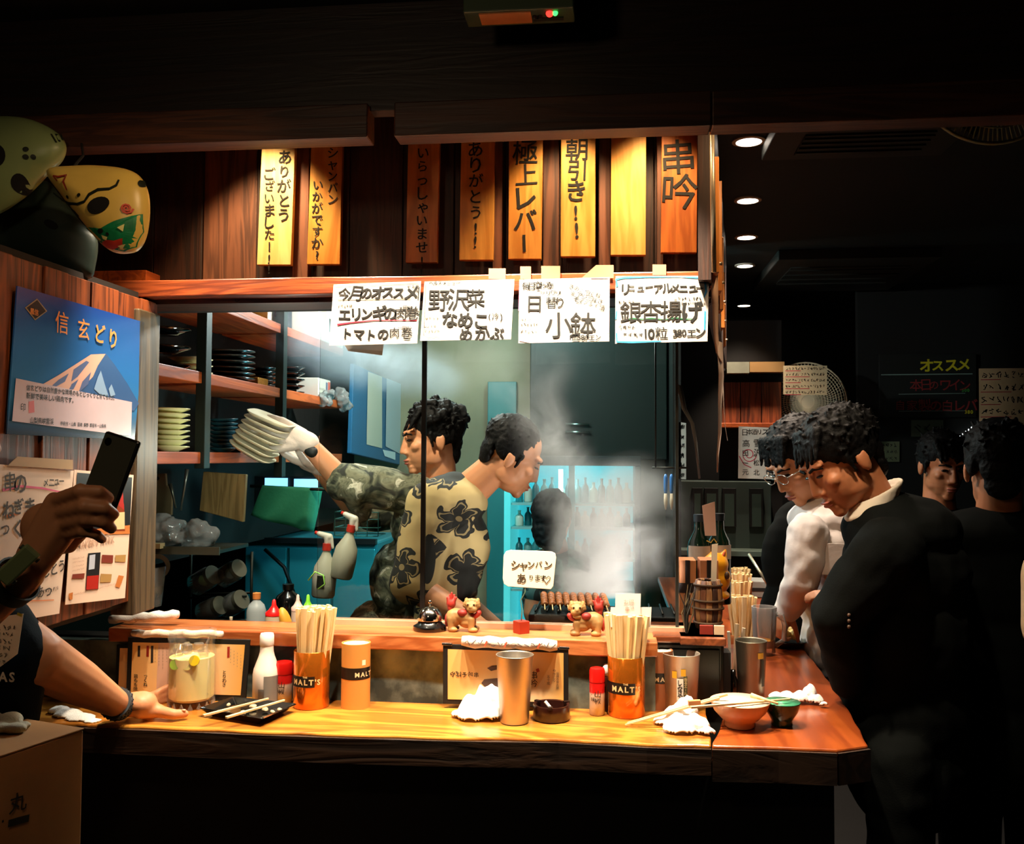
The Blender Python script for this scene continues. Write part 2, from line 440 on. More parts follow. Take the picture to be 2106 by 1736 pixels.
G().box(-1.62, 0.33, 5.25, 5.35, 0, 2.6).obj('wall_kitchen_back', M('#8a8468', 0.6, var=0.25, bscale=10), kind='structure')
G().box(0.29, 0.33, 4.6, 5.25, 0, 2.6).obj('wall_kitchen_right', M('#1a1c18', 0.7), kind='structure')

# canopy over the bar: back boards, battens, header, lower rail
wu = G().box(-1.5, AY(1461, 420, 2.44).x, 2.44, 2.47, 2.0, 2.6).obj('wall_upper', M('#070403', 0.8), kind='structure')
bx = [150, 320, 420, 530, 622, 720, 830, 935, 1040, 1140, 1240, 1345, 1462]
for a, b in zip(bx, bx[1:]):
    x0, x1 = AY(a, 420, 2.43).x, AY(b, 420, 2.43).x
    G().box(x0 + 0.001, x1 - 0.001, 2.425 + random.uniform(-.004, .004), 2.44, 2.0, 2.6).obj('board', WD_board if a == 420 else WD_dark, wu, bev=0.002)
for a, b in ((604, 636), (1014, 1034), (1117, 1150), (1231, 1256), (1351, 1364)):
    x0, x1 = AY(a, 420, 2.40).x, AY(b, 420, 2.40).x
    G().box(x0, x1, 2.395, 2.425, 2.02, 2.6).obj('batten', WD_board, wu, bev=0.002)
hb = G()
zb0, zb1 = AY(230, 303, 1.98).z, AY(1465, 252, 1.98).z
hz = lambda x: zb0 + (zb1 - zb0) * (x + 0.9) / 1.3
for x0, x1 in ((-1.7, -0.62), (-0.615, -0.34), (-0.335, 1.0), (1.0, 2.6)):
    pass
hdr = G().box(-1.9, 2.6, 1.96, 2.0, 2.36, 2.6).obj('trim_2', wood('header_wood', '#0b0503', '#1f0e07', 'x', 4), kind='structure')
for x0, x1 in ((-1.9, AY(758, 290, 1.95).x), (AY(812, 290, 1.95).x, AY(1462, 290, 1.95).x), (AY(1464, 290, 1.95).x, 2.4)):
    g = G(); xs = [x0, x1]
    za = AY(300, 300, 1.95).z; zb = AY(1450, 262, 1.95).z
    f = lambda x: za + (zb - za) * (x - AY(300, 300, 1.95).x) / (AY(1450, 262, 1.95).x - AY(300, 300, 1.95).x)
    g.add([(x0, 1.94, f(x0)), (x1, 1.94, f(x1)), (x1, 2.0, f(x1)), (x0, 2.0, f(x0)), (x0, 1.94, 2.37), (x1, 1.94, 2.37), (x1, 2.0, 2.37), (x0, 2.0, 2.37)],
          [(3, 2, 1, 0), (4, 5, 6, 7), (0, 1, 5, 4), (1, 2, 6, 5), (2, 3, 7, 6), (3, 0, 4, 7)])
    g.obj('fascia_board', wood('fascia_wood', '#2a140b', '#4e2a18', 'x', 4), hdr, bev=0.003)
# lower rail (wavy cut timber) with metal clips
def wavy_rail(name, x0, x1, y0, y1, z0, z1, amp, mat, n=60, kind='structure', parent=None, seed=3, top=True, front=True):
    g = G(); vs = []
    for i in range(n + 1):
        t = i / n; x = x0 + (x1 - x0) * t
        dy = amp * mnoise.noise(Vector((x * 3.1, seed, 0))) ; dz = amp * 0.4 * mnoise.noise(Vector((x * 4.3, seed + 5, 0)))
        vs += [(x, y0 + dy, z0 + dz), (x, y1, z0), (x, y1, z1), (x, y0 + dy, z1)]
    fs = [(0, 1, 2, 3), (4 * n + 3, 4 * n + 2, 4 * n + 1, 4 * n)]
    for i in range(n):
        for k in range(4):
            a, b = 4 * i + k, 4 * i + (k + 1) % 4
            fs.append((a, a + 4, b + 4, b))
    g.add(vs, fs); return g.obj(name, mat, parent, bev=0.003, kind=kind)
rz0, rz1 = AY(850, 605, 2.27).z, AY(850, 570, 2.27).z
wavy_rail('trim_3', AY(210, 590, 2.27).x, AY(1462, 590, 2.27).x, 2.25, 2.33, rz0, rz1, 0.008, WD_red)
G().box(AY(210, 590, 2.3).x, AY(1462, 590, 2.3).x, 2.3, 2.42, rz0 - 0.012, rz1).obj('trim_4', WD_darkx, kind='structure')
# right side of the canopy, running back from the corner
sd = Vector((0.136, 1, 0)).normalized()
c0 = AY(1462, 500, 2.2)
side = G().add([(c0.x, 2.2, 2.02), (c0.x + 0.136 * 2.2, 4.4, 2.02), (c0.x + 0.136 * 2.2, 4.4, 2.6), (c0.x, 2.2, 2.6),
                (c0.x - 0.03, 2.2, 2.02), (c0.x + 0.136 * 2.2 - 0.03, 4.4, 2.02), (c0.x + 0.136 * 2.2 - 0.03, 4.4, 2.6), (c0.x - 0.03, 2.2, 2.6)],
               [(0, 1, 2, 3), (7, 6, 5, 4), (0, 4, 5, 1), (3, 2, 6, 7), (0, 3, 7, 4), (1, 5, 6, 2)]).obj('wall_canopy', WD_dark, kind='structure')

# counter: a thick varnished slab in front, another running back on the right
ct = thing('bar_counter', 'long varnished wooden bar counter turning the corner on the right', 'counter', (0, 0, 0))
fr = [AZ(x, y, ZC) for x, y in ((-120, 1478), (60, 1484), (180, 1490), (340, 1496), (500, 1503), (700, 1510), (900, 1516), (1150, 1520), (1330, 1530), (1462, 1533))]
bk = [(0.235, 2.43), (-1.75, 2.40)]
poly = [(p.x, p.y) for p in fr] + bk
def edge_slab(poly, z0, z1, seed, amp=0.006):
    """slab with an uneven sawn edge"""
    P_ = []
    for i, (x, y) in enumerate(poly):
        x2, y2 = poly[(i + 1) % len(poly)]; d = math.hypot(x2 - x, y2 - y); n = max(1, int(d / 0.03))
        for k in range(n):
            t = k / n; P_.append((x + (x2 - x) * t + amp * mnoise.noise(Vector((x * 9 + t * d * 9, seed, 0))), y + (y2 - y) * t + amp * mnoise.noise(Vector((t * d * 11, y + seed, 3)))))
    return G().slab(P_, z0, z1)
es = G()
for a_, b_ in zip(fr, fr[1:]): es.add([(a_.x, a_.y - .007, ZC - .064), (b_.x, b_.y - .007, ZC - .064), (b_.x, b_.y - .007, ZC - .007), (a_.x, a_.y - .007, ZC - .007), (a_.x, a_.y + .004, ZC - .064), (b_.x, b_.y + .004, ZC - .064), (b_.x, b_.y + .004, ZC - .007), (a_.x, a_.y + .004, ZC - .007)], [(0, 1, 2, 3), (3, 2, 6, 7), (0, 4, 5, 1), (4, 7, 6, 5)])
es.obj('dark_edge', wood('shade_edge_wood', '#120a05', '#3a2210', 'x', 3, .6, .4), ct)  # dark strip over the slab front, its shade put into the colour
edge_slab(poly, ZC - 0.062, ZC, 1).obj('counter_slab', WD_top, ct, bev=0.004)
rp = [AZ(x, y, ZC) for x, y in ((1464, 1533), (1600, 1536), (1720, 1541), (1786, 1532), (1765, 1492), (1740, 1450), (1700, 1393), (1662, 1345), (1630, 1305))]
poly = [(p.x, p.y) for p in rp] + [(0.72, 4.58), (0.38, 4.58), (0.29, 2.43)]
es = G()
for a_, b_ in zip(rp[:4], rp[1:4]):
    n_ = Vector((b_.y - a_.y, a_.x - b_.x, 0)).normalized() * .007; es.add([(a_.x + n_.x, a_.y + n_.y, ZC - .077), (b_.x + n_.x, b_.y + n_.y, ZC - .077), (b_.x + n_.x, b_.y + n_.y, ZC - .008), (a_.x + n_.x, a_.y + n_.y, ZC - .008), (a_.x, a_.y + .004, ZC - .077), (b_.x, b_.y + .004, ZC - .077), (b_.x, b_.y + .004, ZC - .008), (a_.x, a_.y + .004, ZC - .008)], [(0, 1, 2, 3), (3, 2, 6, 7), (0, 4, 5, 1), (4, 7, 6, 5)])
es.obj('dark_edge', MC['shade_edge_wood'], ct)  # same strip on the right slab, front shade put into the colour
edge_slab(poly, ZC - 0.075, ZC - 0.001, 2).obj('counter_slab', WD_topy, ct, bev=0.004)
G().box(-1.75, 0.5, 2.2, 2.24, 0.0, ZC - 0.07).obj('front_panel', M('#060504', 0.7), ct)
G().box(0.46, 0.50, 2.24, 4.58, 0.0, ZC - 0.08).obj('front_panel', M('#060504', 0.7), ct)
# slate back board between counter and ledge
sl, nt, b = new_mat('slate')
tc = nt.nodes.new('ShaderNodeTexCoord'); nz = nt.nodes.new('ShaderNodeTexNoise'); nz.inputs['Scale'].default_value = 9; nz.inputs['Detail'].default_value = 8
rpn = nt.nodes.new('ShaderNodeValToRGB'); rpn.color_ramp.elements[0].position = .38; rpn.color_ramp.elements[1].position = .68
rpn.color_ramp.elements[0].color = hexc('#222c28'); rpn.color_ramp.elements[1].color = hexc('#88948a')
nt.links.new(tc.outputs['Object'], nz.inputs['Vector']); nt.links.new(nz.outputs['Fac'], rpn.inputs['Fac']); nt.links.new(rpn.outputs['Color'], b.inputs['Base Color'])
b.inputs['Roughness'].default_value = 0.75
G().box(-1.75, AY(1346, 1380, 2.42).x, 2.367, 2.40, ZC - 0.01, ZL - 0.038).obj('trim_5', sl, kind='structure')
# dark end cupboard of the bar under the ledge
YQ = 2.425
xe0, xe1 = AY(1346, 1380, YQ).x, AY(1490, 1380, YQ).x
eb = thing('end_cupboard', 'dark lacquered wooden cupboard box at the corner of the bar', 'cupboard', ((xe0 + xe1) / 2, YQ, ZC))
hw = (xe1 - xe0) / 2
G().box(-hw, hw, 0.004, 0.2, 0, AY(1400, 1322, YQ).z - ZC).obj('body', M('#0b0d0a', 0.35, bump=0.1, bscale=40), eb, bev=0.008)
G().box(-hw + 0.012, hw - 0.012, -0.002, 0.004, 0.015, AY(1400, 1322, YQ).z - ZC - 0.015).obj('door', M('#0d110d', 0.3, bump=0.1, bscale=40), eb, bev=0.002)
G().box(-hw - 0.004, hw + 0.004, -0.01, 0.2, AY(1400, 1322, YQ).z - ZC, AY(1400, 1322, YQ).z - ZC + 0.018).obj('top_board', wood('end_top', '#4a2010', '#8a4a2a', 'x', 4, 0.25, coat=.5), eb, bev=0.004)
# ledge
ld = wavy_rail('serving_ledge', AZ(188, 1303, ZL).x, AY(1352, 1300, 2.36).x, 2.345, 2.50, ZL - 0.038, ZL, 0.012, WD_ledge, kind=None, seed=8)
tag(ld, 'reddish wooden serving ledge with a wavy front edge above the counter', 'shelf')
G().box(AY(640, 1285, 2.48).x, AY(1415, 1285, 2.48).x, 2.475, 2.51, ZL, ZL + 0.014).obj('trim_6', M('#c8987a', 0.4, var=.15, bscale=60), kind='structure')
G().box(-1.7, 0.3, 2.44, 2.50, 0.3, ZL - 0.04).obj('trim_7', M('#0a0806', 0.8), kind='structure')
# glass screen over the ledge, black uprights
YG = 2.492
gz0, gz1 = ZL + 0.014, AY(1000, 606, YG).z
xd0, xd1, xr = AY(655, 1000, YG).x, AY(871, 1000, YG).x, AY(1392, 1000, YG).x
wn = G().box(xd1 - 0.006, xd1 + 0.006, YG - 0.006, YG + 0.006, gz0, gz1).obj('window_1', M('#0a0a0a', 0.4), kind='structure')
G().box(xr - 0.004, xr + 0.004, YG - 0.006, YG + 0.006, gz0, gz1).obj('frame_bar', M('#30302c', 0.4), wn)
GL = glass('screen_glass', 'f4f8f6', 0.03, 0.55)
G().box(xd0, xd1 - 0.006, YG - 0.002, YG + 0.002, gz0, gz1).obj('pane', GL, wn)
G().box(xd1 + 0.006, xr - 0.004, YG - 0.002, YG + 0.002, gz0, gz1).obj('pane', GL, wn)
# ================================================================ SIGNS
class Flat:
    """a thin sign lying in a plane Y=c (facing the camera side) or X=c (facing +x); every coordinate is met on that plane"""
    def __init__(s, name, label, cat, corners, plane, c, thick, mat, group=None, bev=0, curl=0.0):
        s.plane, s.c = plane, c
        pts = [s.world(*p) for p in corners]
        s.o = sum(pts, Vector()) / len(pts)
        s.s = mpp(s.o)
        s.root = thing(name, label, cat, s.o, R(90) if plane == 'X' else 0, group)
        lp = [s.l(*p) for p in corners]
        g = G()
        if curl and len(lp) == 4:      # a sheet that bulges and lifts a little
            n = 10; tl, tr, br, bl = [Vector(p) for p in lp]; vs = []
            for j in range(n + 1):
                for i in range(n + 1):
                    u, v = i / n, j / n
                    p = tl.lerp(tr, u).lerp(bl.lerp(br, u), v)
                    d = -curl * (math.sin(math.pi * u) * 0.5 + v * v * (0.6 + 0.4 * math.sin(7 * u)))
                    vs.append((p.x, d, p.y))
            fs = [(j * (n + 1) + i, (j + 1) * (n + 1) + i, (j + 1) * (n + 1) + i + 1, j * (n + 1) + i + 1) for j in range(n) for i in range(n)]
            g.add(vs, fs); s.body = g.obj('sheet', mat, s.root, smooth=True)
            s.body.modifiers.new('t', 'SOLIDIFY').thickness = 0.0006
            s.yf = lambda x, z: 0
        else:
            lp = lp[::-1] if True else lp
            g.prism(lp[::-1], 0, thick); s.body = g.obj('board' if thick > 0.004 else 'sheet', mat, s.root, bev=bev)
        s.tw = {}
    def world(s, x, y): return AY(x, y, s.c) if s.plane == 'Y' else AX(x, y, s.c)
    def l(s, x, y):
        p = s.world(x, y) - s.o
        return (p.x, p.z) if s.plane == 'Y' else (p.y, p.z)
    def g(s, key):
        if key not in s.tw: s.tw[key] = G()
        return s.tw[key]
    def text(s, t, x, y, size, key='ink', lift=0.0015, **k):
        px, pz = s.l(x, y); write(s.g(key), t, px, pz, size * s.s, y=-lift, **k); return s
    def line(s, pts, w_, key='ink', lift=0.0012):
        P_ = [s.l(*p) for p in pts]
        stroke(s.g(key), P_, [q * s.s for q in w_] if hasattr(w_, '__len__') else w_ * s.s, -lift); return s
    def scrib(s, x0, y0, x1, h, key='ink', seed=1, y1=None):
        a, b = s.l(x0, y0), s.l(x1, y0 if y1 is None else y1)
        scrib(s.g(key), a[0], b[0], a[1], h * s.s, -0.0012, seed=seed); return s
    def poly(s, pts, key, lift=0.001):
        P_ = [s.l(*p) for p in pts]
        s.g(key).add([(x, -lift, z) for x, z in P_], [tuple(range(len(P_)))]); return s
    def done(s, mats, names=None, curl=0.0):
        for k, g in s.tw.items():
            nm = (names or {}).get(k, 'lettering' if 'ink' in k else 'print')
            if curl: pass
            g.obj(nm, mats[k], s.root, kind='stuff')
        return s.root
YP = 2.37
PLQ = lambda n, a, b: wood('plaque_' + n, a, b, 'z', 5, 0.45, 0.1, ratio=10, warp=1.0)
pl = [
 ((540, 262, 608, 545, 528, 598), [('ありがとう', 586, 308, 31, {}), ('ございましたー!!', 556, 345, 26, {})], 'pale yellow wooden plaque with two brush columns, leftmost of the hanging plaques', PLQ('a', '#e0b060', '#f6d890')),
 ((641, 262, 705, 544, 631, 699), [('シャンパン', 686, 302, 25, {}), ('いかがですか?', 654, 368, 25, {})], 'amber wooden plaque with two slanting brush columns beside a brown batten', PLQ('b', '#b87420', '#e0a045')),
 ((840, 262, 905, 540, 834, 899), [('いらっしゃいませ!!', 870, 300, 29, {})], 'dim wooden plaque in shadow with one column, alone at the middle of the canopy', PLQ('c', '#a86a28', '#d09040')),
 ((949, 262, 1018, 535, 944, 1014), [('ありがとう!!', 979, 290, 34, {})], 'amber wooden plaque with one kana column ending in two exclamation marks', PLQ('d', '#b97822', '#e2a248')),
 ((1047, 262, 1117, 533, 1045, 1113), [('極上レバー', 1081, 288, 50, {})], 'straight grained plaque with five thick brush characters', PLQ('e', '#c07c28', '#e8aa50')),
 ((1154, 262, 1225, 528, 1153, 1224), [('朝引き!!', 1186, 284, 46, {})], 'wavy grained plaque with three characters and exclamation marks, left of the blank plaque', PLQ('f', '#c8812c', '#eeb058')),
 ((1257, 262, 1329, 525, 1256, 1328), [], 'blank wooden plaque without any writing', PLQ('g', '#d8943c', '#f0b868')),
 ((1361, 262, 1435, 520, 1359, 1433), [('串吟', 1396, 285, 76, {})], 'dark orange plaque with two very large characters at the right corner', PLQ('h', '#9a4c18', '#c87430')),
]
for (x0, yt, x1, yb, xb0, xb1), tx, lab, mt in pl:
    F = Flat('wooden_plaque', lab, 'plaque', [(x0, yt), (x1, yt), (xb1, yb), (xb0, yb)], 'Y', YP, 0.018, mt, 'hanging wooden menu plaques', bev=0.0015)
    for t, x, y, sz, kw in tx: F.text(t, x, y, sz, vert=True, bold=0.018 if sz > 40 else 0.012, jit=0.12, adv=1.02 if sz < 40 else 1.0, **kw)
    F.done({'ink': INK()})
# paper signs hung in front of the rail
PAP = M('#b6aea8', 0.75, var=0.05, bscale=40)
YS = 2.235
mats = {'ink': INK(), 'red_ink': M('#b01838', 0.7), 'pink_ink': M('#e06a94', 0.7), 'blue_ink': M('#2a86c0', 0.7), 'green_ink': M('#0c5a34', 0.7), 'grey_ink': M('#55503f', 0.7)}
def frame_lines(F, c, w_, key, gaps=()):
    (a, b), (cx, d) = c
F = Flat('paper_menu', 'handwritten paper menu sign with a red underline, leftmost under the canopy', 'paper sign', [(686, 585), (866, 578), (858, 706), (677, 711)], 'Y', YS, .001, PAP, 'paper menu signs on the rail')
F.text('今月のオススメ', 695, 590, 28, bold=.03, jit=.22, adv=.83, shear=.15).text('エリンギの肉巻', 696, 632, 28, bold=.03, jit=.2, adv=.84).text('トマトの肉巻', 702, 673, 28, bold=.03, jit=.22, adv=.9)
F.text('一皿380', 820, 628, 10, bold=.01, jit=.1, adv=.8).text('一皿380', 818, 670, 10, bold=.01, jit=.1, adv=.8)
F.line([(695, 617), (845, 615)], 1.2, 'grey_ink').line([(694, 668), (720, 664), (770, 659), (858, 659)], [4, 2.5, 2, 1.6], 'red_ink')
F.line([(690, 590), (860, 583)], .8, 'grey_ink').line([(862, 590), (860, 618)], 1.8)
F.scrib(838, 590, 862, 7, seed=2).scrib(838, 600, 862, 7, seed=3).scrib(694, 630, 725, 7, 'grey_ink', seed=4).done(mats)
F = Flat('paper_menu', 'handwritten paper menu sign with a very large first row, over the black upright', 'paper sign', [(873, 579), (1058, 574), (1051, 698), (864, 701)], 'Y', YS - .006, .001, PAP, 'paper menu signs on the rail')
F.text('野沢菜', 880, 594, 44, bold=.03, jit=.12, adv=.92).text('なめこ', 908, 644, 31, bold=.03, jit=.2, adv=1.05).text('めかぶ', 944, 673, 29, bold=.025, jit=.2, adv=1.1).text('(冷)', 1005, 642, 17, bold=.01, jit=.1)
F.text('へルスメニュー', 882, 577, 11, bold=.01, jit=.2, adv=.85).line([(876, 585), (872, 690)], .8, 'grey_ink').line([(872, 690), (880, 695), (905, 693)], .8, 'grey_ink')
F.scrib(874, 655, 905, 7, 'grey_ink', seed=6).scrib(872, 672, 898, 6, 'grey_ink', seed=7).scrib(873, 681, 905, 7, 'grey_ink', seed=8).done(mats)
F = Flat('paper_menu', 'handwritten paper menu sign with pink edges and two huge brush characters', 'paper sign', [(1068, 575), (1254, 570), (1253, 702), (1066, 706)], 'Y', YS, .001, PAP, 'paper menu signs on the rail')
F.text('毎日変わる!!', 1073, 580, 17, bold=.015, jit=.2, adv=.7).text('ワリワリ!', 1111, 597, 12, bold=.01, jit=.2, adv=.85).text('日', 1080, 605, 40, bold=.0125, jit=.1).text('替り', 1122, 611, 23, bold=.015, jit=.1, adv=.75)
F.text('小鉢', 1120, 642, 54, bold=.0125, jit=.08, adv=.95).text('1皿380エン', 1172, 687, 15, bold=.02, jit=.1, adv=.85)
for k in range(3): F.text(('きのこつくね', '金アジ三昧さ', 'モズクみそ漬'[:6])[k], 1172 + k * 4, 583 + k * 13, 12, bold=.01, jit=.25, adv=.95, rot=-.32)
F.scrib(1070, 658, 1092, 7, seed=11).scrib(1070, 668, 1108, 7, seed=12).scrib(1070, 683, 1106, 7, seed=13)
F.line([(1069, 578), (1067, 640)], 1.6, 'pink_ink').line([(1068, 700), (1090, 704), (1165, 702)], 2, 'pink_ink').line([(1215, 572), (1252, 572), (1252, 597)], 2, 'pink_ink').line([(1252, 628), (1251, 685)], 2.4, 'pink_ink').done(mats)
F = Flat('paper_menu', 'handwritten paper menu sign with blue corner lines and a green wavy underline, rightmost', 'paper sign', [(1266, 568), (1458, 567), (1455, 702), (1265, 707)], 'Y', YS - .004, .001, PAP, 'paper menu signs on the rail')
F.text('リニューアルメニュー', 1274, 584, 21, bold=.03, jit=.3, adv=.82).text('銀杏揚げ', 1274, 621, 42, bold=.025, jit=.12, adv=.98)
F.text('10粒', 1326, 672, 27, bold=.02, jit=.1, adv=.9).text('380エン', 1384, 674, 22, bold=.02, jit=.12, adv=.72)
F.line([(1283, 661), (1300, 655), (1320, 657), (1340, 655), (1365, 658), (1390, 654), (1410, 657), (1432, 656)], [2.5, 3.5, 2, 3.2, 2, 3, 2.5, 1], 'green_ink')
F.line([(1270, 590), (1267, 575), (1285, 571), (1330, 570), (1400, 570), (1440, 572), (1450, 580), (1452, 600), (1448, 612)], [4, 5, 4, 2.5, 1.5, 3, 4.5, 4, 2], 'blue_ink')
F.line([(1268, 640), (1267, 657)], 3, 'blue_ink').line([(1268, 685), (1269, 703), (1300, 704), (1360, 702)], [3, 4, 4, 2.5], 'blue_ink').line([(1450, 640), (1449, 680)], 3.5, 'blue_ink')
F.scrib(1272, 622, 1308, 8, seed=21).scrib(1385, 615, 1445, 8, seed=22).scrib(1400, 624, 1452, 7, seed=23).scrib(1270, 673, 1308, 9, seed=24).scrib(1282, 690, 1322, 10, seed=25).done(mats)
# tape tabs that hold the paper signs, and a folded slip under the first sign
TAPE = M('#b9886a', 0.35, alpha=0.75)
for i, (x0, y0, x1, y1) in enumerate(((1005, 552, 1040, 574), (1070, 548, 1092, 574), (1113, 547, 1152, 576), (1196, 545, 1262, 572), (1342, 544, 1370, 566))):
    F = Flat('tape_strip', ('short strip of brown tape above the second and third paper signs', 'curled clear tape at the top left of the pink edged sign', 'square brown tape above the middle of the pink edged sign',
             'long slanting brown tape between the two right paper signs', 'small brown tape above the blue edged sign')[i], 'tape', [(x0 + (30 if i == 3 else 0), y0), (x1, y0), (x1, y1), (x0, y1)], 'Y', 2.243, .0008, TAPE, 'tape strips on the rail'); F.done({})
F = Flat('folded_slip', 'folded white paper slip sticking out under the leftmost paper sign', 'paper', [(705, 704), (790, 700), (786, 731), (716, 722)], 'Y', YS + .03, .001, M('#e6dccf', .7)); F.poly([(716, 717), (786, 722), (786, 731), (716, 722)], 'print').done({'print': M('#c8b8a8', .7)})
# two little hooks under the rail
for hx, lab in ((487, 'small black hook under the rail, nearer the left end'), (650, 'small black hook under the rail just left of the paper signs')):
    p = AY(hx, 604, 2.3); g = G(); s_ = mpp(p)
    g.tube([(0, 0, 0.004), (0, 0, -6 * s_), (-4 * s_, 0, -11 * s_), (-2 * s_, 0, -17 * s_), (4 * s_, 0, -17 * s_), (6 * s_, 0, -12 * s_)], 0.0013, 6)
    g.obj('hook', BLK, loc=p, label=lab, cat='hook', smooth=True)

# ---------------- left partition: poster and papers
XP = XL + 0.012
def grad(name, stops, axis=2, lo=-0.15, hi=0.15):
    m, nt, b = new_mat(name); tc = nt.nodes.new('ShaderNodeTexCoord'); sp = nt.nodes.new('ShaderNodeSeparateXYZ'); mr = nt.nodes.new('ShaderNodeMapRange'); rp = nt.nodes.new('ShaderNodeValToRGB')
    nt.links.new(tc.outputs['Object'], sp.inputs[0]); nt.links.new(sp.outputs[axis], mr.inputs['Value']); mr.inputs['From Min'].default_value = lo; mr.inputs['From Max'].default_value = hi
    nt.links.new(mr.outputs['Result'], rp.inputs['Fac']); nt.links.new(rp.outputs['Color'], b.inputs['Base Color'])
    el = rp.color_ramp.elements
    el[0].position, el[0].color = stops[0][0], hexc(stops[0][1]); el[1].position, el[1].color = stops[-1][0], hexc(stops[-1][1])
    for p, c in stops[1:-1]: e = el.new(p); e.color = hexc(c)
    b.inputs['Roughness'].default_value = 0.25; return m
F = Flat('mountain_poster', 'blue poster of a snowy mountain with large orange characters', 'poster', [(36, 588), (297, 663), (277, 905), (14, 893)], 'X', XP, .003, grad('poster_sky', [(0, '#101c34'), (.25, '#2c78b8'), (.55, '#2468b4'), (1, '#1c3f8c')]))
F.poly([(70, 798), (110, 777), (150, 752), (186, 729), (205, 727), (218, 728), (235, 750), (262, 790), (285, 830), (275, 845), (60, 815)], 'rock', .0010)
F.poly([(75, 797), (120, 771), (186, 729), (216, 728), (200, 752), (190, 775), (165, 800), (150, 815), (60, 806)], 'snow', .0014)
for q in ([(150, 760), (176, 742), (182, 745), (158, 775), (145, 785)], [(118, 782), (140, 768), (132, 785), (105, 800), (98, 800)], [(168, 785), (186, 765), (180, 790), (160, 808)], [(146, 790), (160, 780), (150, 800), (138, 806)]): F.poly(q, 'streak', .0017)
for q in ([(200, 775), (206, 762), (214, 790), (222, 815), (205, 812), (192, 800)], [(222, 800), (228, 790), (236, 812), (226, 816)]): F.poly(q, 'haze', .0017)
F.poly([(31, 778), (270, 827), (268, 897), (23, 866)], 'panel', .0019)
F.text('信', 112, 636, 46, 'gold', .0020, bold=.05, jit=.05).text('玄', 158, 652, 44, 'gold', .0020, bold=.05, jit=.05).text('ど', 192, 662, 44, 'gold', .0020, bold=.02).text('り', 220, 672, 46, 'gold', .0020, bold=.02)
F.poly([(75, 614), (96, 640), (71, 659), (50, 633)], 'rim', .0013).poly([(75, 617), (93, 640), (71, 656), (53, 633)], 'dark', .0018).text('鳳信', 60, 632, 13, 'gold', .0022, bold=.03)
F.text('信玄どりは自然豊かな環境のもとじっくりと育てられた', 52, 790, 12, 'ink', .0024, bold=.02, adv=1.02).text('新鮮で美味しい鶏肉です。', 52, 806, 13, 'ink', .0024, bold=.02, adv=1.02)
for k in range(3): F.scrib(76, 824 + k * 12 + 5, 262 if k < 2 else 135, 5, 'grey_ink', seed=30 + k)
F.text('山梨県峡雲渓', 59, 857, 13, 'ink', .0024, bold=.025, adv=.95).text('甲府市・山梨 韮崎 長野 都留市・山梨県', 122, 866, 9, 'ink', .0024, bold=.02)
F.poly([(57, 826), (68, 824), (69, 848), (57, 850)], 'red_ink', .0022).text('印', 40, 828, 16, 'ink', .0024, bold=0)
F.done({'rock': M('#1f4a86', .4), 'snow': M('#d8a894', .4), 'streak': M('#4c5a8c', .4), 'haze': M('#7f9ec4', .4), 'panel': M('#c8b4c0', .35, var=.1, bscale=30), 'gold': M('#e89040', .4), 'rim': M('#9a8a70', .4), 'dark': M('#140c0c', .4), 'ink': INK(), 'grey_ink': M('#6a5a60', .7), 'red_ink': M('#d06060', .6)},
       {'gold': 'lettering', 'rock': 'mountain_print', 'snow': 'snow_print', 'panel': 'text_panel'})
G().add([(0, 0, 0)], []).v
P5 = M('#ecd8c8', .7, var=.06, bscale=30)
F = Flat('paper_menu', 'large handwritten paper with a pink stroke on the left wooden partition', 'paper sign', [(0, 955), (152, 968), (122, 1262), (-25, 1288)], 'X', XP, .001, P5)
F.text('串の', 6, 972, 42, bold=.02, jit=.2, adv=.7).text('メニュー', 88, 982, 20, bold=.02, jit=.2, adv=.9).line([(4, 1008), (40, 1000), (85, 1004), (125, 1012)], [6, 5, 4, 3], 'pink_ink')
F.text('ねぎま', 4, 1026, 40, bold=.02, jit=.2, adv=.8).line([(8, 1062), (40, 1056)], 4, 'orange_ink').text('つくね', 0, 1072, 34, bold=.02, jit=.2).text('ししとう', 66, 1160, 36, bold=.02, jit=.2, adv=.8).text('あつあつ', 40, 1212, 30, bold=.02, jit=.2, adv=.9)
F.scrib(50, 1226, 118, 10, seed=41).line([(55, 1236), (110, 1234)], 2, 'orange_ink').done({**mats, 'orange_ink': M('#e08850', .7), 'ink': M('#4a4038', .7)})
F = Flat('paper_flap', 'folded dog-eared top edge of cream paper on the left partition', 'paper', [(16, 958), (36, 939), (150, 946), (150, 966)], 'X', XP + .004, .001, M('#b59a78', .7)); F.done({})
F = Flat('bottle_leaflet', 'printed leaflet with a red capped bottle photo and small pictures, beside the shelves', 'leaflet', [(153, 966), (275, 977), (257, 1230), (134, 1244)], 'X', XP, .001, M('#ecd2c0', .5))
F.poly([(158, 972), (271, 982), (266, 1098), (150, 1098)], 'night', .0010).poly([(180, 1090), (266, 1080), (266, 1098), (178, 1100)], 'table', .0013)
F.poly([(238, 1035), (240, 1000), (246, 985), (251, 1000), (253, 1035), (254, 1050)], 'cap', .0016).poly([(236, 1036), (254, 1036), (256, 1092), (226, 1092), (228, 1052)], 'bottle', .0015)
F.poly([(229, 1055), (255, 1053), (255, 1088), (228, 1090)], 'label', .0018)
F.text('THE HISTORY OF', 176, 1101, 10, 'pale', .0014, bold=.01, adv=1.0).text("MAKER'S MARK", 158, 1112, 18, 'pale', .0014, bold=.02, adv=.95)
